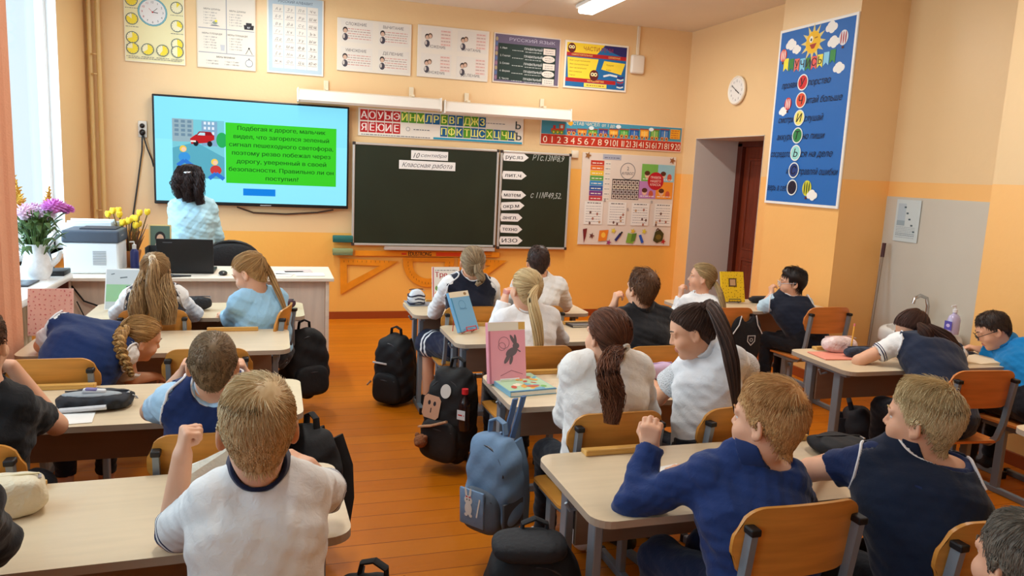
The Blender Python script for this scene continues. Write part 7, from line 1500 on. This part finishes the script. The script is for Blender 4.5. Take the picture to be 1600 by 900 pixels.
ad = MB().box((0, 0, .016), (.10, .16, .032), bev=.006).build('power_adapter', BLACKP); ad.location = (-1.30, 5.33, .8); tag(ad, 'black power adapter on the window sill by the printer', 'adapter')
mb = MB(); mb.tube([(-1.33, 5.36, .82), (-1.36, 5.42, .86), (-1.39, 5.5, .96), (-1.37, 5.62, 1.02), (-1.345, 5.7, 1.0)], .006, 6); tag(mb.build('printer_cable', BLACKP), 'black cable looping from the adapter up to the printer', 'cable')
ph = MB().box((0, 0, .005), (.14, .22, .009), bev=.003).build('tablet', mat((50, 52, 60), .3)); ph.location = (-1.40, 4.93, .8); tag(ph, 'dark flat tablet lying on the window sill in front of the vase', 'tablet')
cu = MB(); n_ = 60; W_ = .62; rows = [2.95, 1.9, .9, .32]
vs = [(-1.20 + .030 * math.sin(i * .9) + .01 * math.sin(i * 2.3), 3.50 + W_ * i / n_, z) for z in rows for i in range(n_ + 1)]
vs += [(x - .004, y, z) for x, y, z in vs]; N_ = (n_ + 1) * 4
fs = [(r * (n_ + 1) + i, r * (n_ + 1) + i + 1, (r + 1) * (n_ + 1) + i + 1, (r + 1) * (n_ + 1) + i) for r in range(3) for i in range(n_)]; fs += [tuple(N_ + q for q in f) for f in fs]
cu.add(vs, fs); co = cu.build('curtain', mat((234, 178, 146), .85, bump=.2, bscale=120)); tag(co, 'peach coloured curtain hanging in folds at the window', 'curtain')
rd = root('radiator', 'cream cast iron radiator under the window sill', 'radiator', (-1.45, 4.6, 0))
for i in range(12): MB().box((0, -.45 + i * .085, .40), (.10, .06, .56), bev=.025, seg=3).build('radiator_section', mat((206, 190, 160), .45), rd)
for z in (.18, .62): MB().tube([(0, -.52, z), (0, .56, z)], .018, 8).build('header_pipe', mat((206, 190, 160), .45), rd)
for y in (-.3, .3): MB().box((0, y, .06), (.05, .03, .12)).build('support', mat((206, 190, 160), .45), rd)
bp_ = MB().box((-1.42, 5.42, .6), (.3, .02, .34), bev=.002).build('board_offcut', mat((96, 44, 26), .5, var=.2)); tag(bp_, 'dark red brown board under the end of the window sill', 'board')
# ------------------------------------------------ wash corner and small things by the door side
sk = root('wash_basin', 'white wash basin with a chrome tap behind the door side desk', 'basin', (4.37, 4.15, 0))
F = Field((-.26, -.28, .30), (.24, .28, .66), .01); F.box((0, 0, .53), (.21, .25, .085), None, p=3.4); F.box((-.02, 0, .60), (.165, .20, .085), None, p=2.6, mode='s'); V, Q = F.mesh(); np_mesh('bowl', V, Q, mat((226, 226, 222), .2), sk); MB().lathe([(.07, 0), (.06, .2), (.09, .46)], 16, sx=1).build('pedestal', mat((222, 222, 218), .25), sk)
MB().tube([(.17, .12, .61), (.17, .12, .74), (.15, .12, .80), (.09, .12, .82), (.04, .12, .80), (.03, .12, .76)], .013, 10).build('tap', mat((190, 190, 190), .2, .9), sk)
so = root('soap_bottle', 'clear pump bottle of purple liquid soap on the wash basin', 'bottle', (4.42, 3.93, .612))
MB().lathe([(.001, 0), (.042, 0), (.045, .02), (.045, .10), (.036, .125), (.015, .14), (.015, .15), (.001, .15)], 18, sx=1.0, sy=.8).build('bottle_body', mat((196, 190, 226), .12, spec=.6), so); MB().lathe([(.001, .15), (.016, .15), (.016, .17), (.006, .175), (.006, .2), (.001, .2)], 12).tube([(0, 0, .198), (-.035, 0, .192)], .006, 6).build('pump', mat((230, 230, 232), .3), so)
p = Print(); p.rect(-.03, .03, .03, .09, (90, 80, 170)); p.ell(0, .06, .015, .012, (206, 190, 230)); o = p.build('bottle_label', so); o.matrix_local = Matrix(((0, 0, -1, -.046), (-1, 0, 0, 0), (0, 1, 0, 0), (0, 0, 0, 1)))
mp = root('mop', 'mop with a long metal handle leaning in the corner beside the pier', 'mop', (4.40, 4.66, 0)); a0, a1 = V3(0, 0, .03), V3(.135, .09, 1.12)
MB().tube([tuple(a0), tuple(a1)], .011, 8).build('handle', mat((150, 130, 110), .35, .4), mp); MB().tube([tuple(a0 + (a1 - a0) * .93), tuple(a0 + (a1 - a0) * 1.03)], .015, 8).build('grip', mat((70, 30, 30), .5), mp); MB().box((0, -.02, .025), (.10, .30, .04), bev=.012).build('mop_head', mat((170, 170, 176), .9, bump=.8, bscale=120), mp)
vt = root('vest', 'black vest with a white edged crest hanging on the chair by the door', 'vest', (2.925, 4.142, .0), .0)
F = Field((-.16, -.06, .30), (.16, .06, .80), .006); F.box((0, 0, .55), (.115, .022, .17), None, p=3); F.ell((-.0, 0, .76), (.05, .06, .09), None, .01, 's'); V, Q = F.mesh(); np_mesh('vest_cloth', V, Q, mat((26, 26, 30), .8, bump=.3), vt)
p = Print(); p.poly([(-.03, .03), (.03, .03), (.03, -.01), (0, -.04), (-.03, -.01)], (206, 206, 206)); p.poly([(-.024, .025), (.024, .025), (.024, -.008), (0, -.032), (-.024, -.008)], (40, 40, 46)); p.ring(0, 0, .008, .012, (206, 206, 206)); o = p.build('crest', vt); o.matrix_local = Matrix(((1, 0, 0, .03), (0, 0, -1, -.025), (0, 1, 0, .56), (0, 0, 0, 1)))
for sx in (-1, 1): MB().tube([(sx * .055, -.022, .72), (sx * .07, -.024, .66), (sx * .11, -.022, .60)], .004, 6).build('white_piping', mat((220, 220, 220), .7), vt)

backpack('dark backpack lying under the door side desk of the girl on folded arms', (3.25, 3.30, .0), .9, .30, .18, .36, (34, 34, 40), (60, 62, 68), (-.35, 0))
bpy.context.view_layer.update()
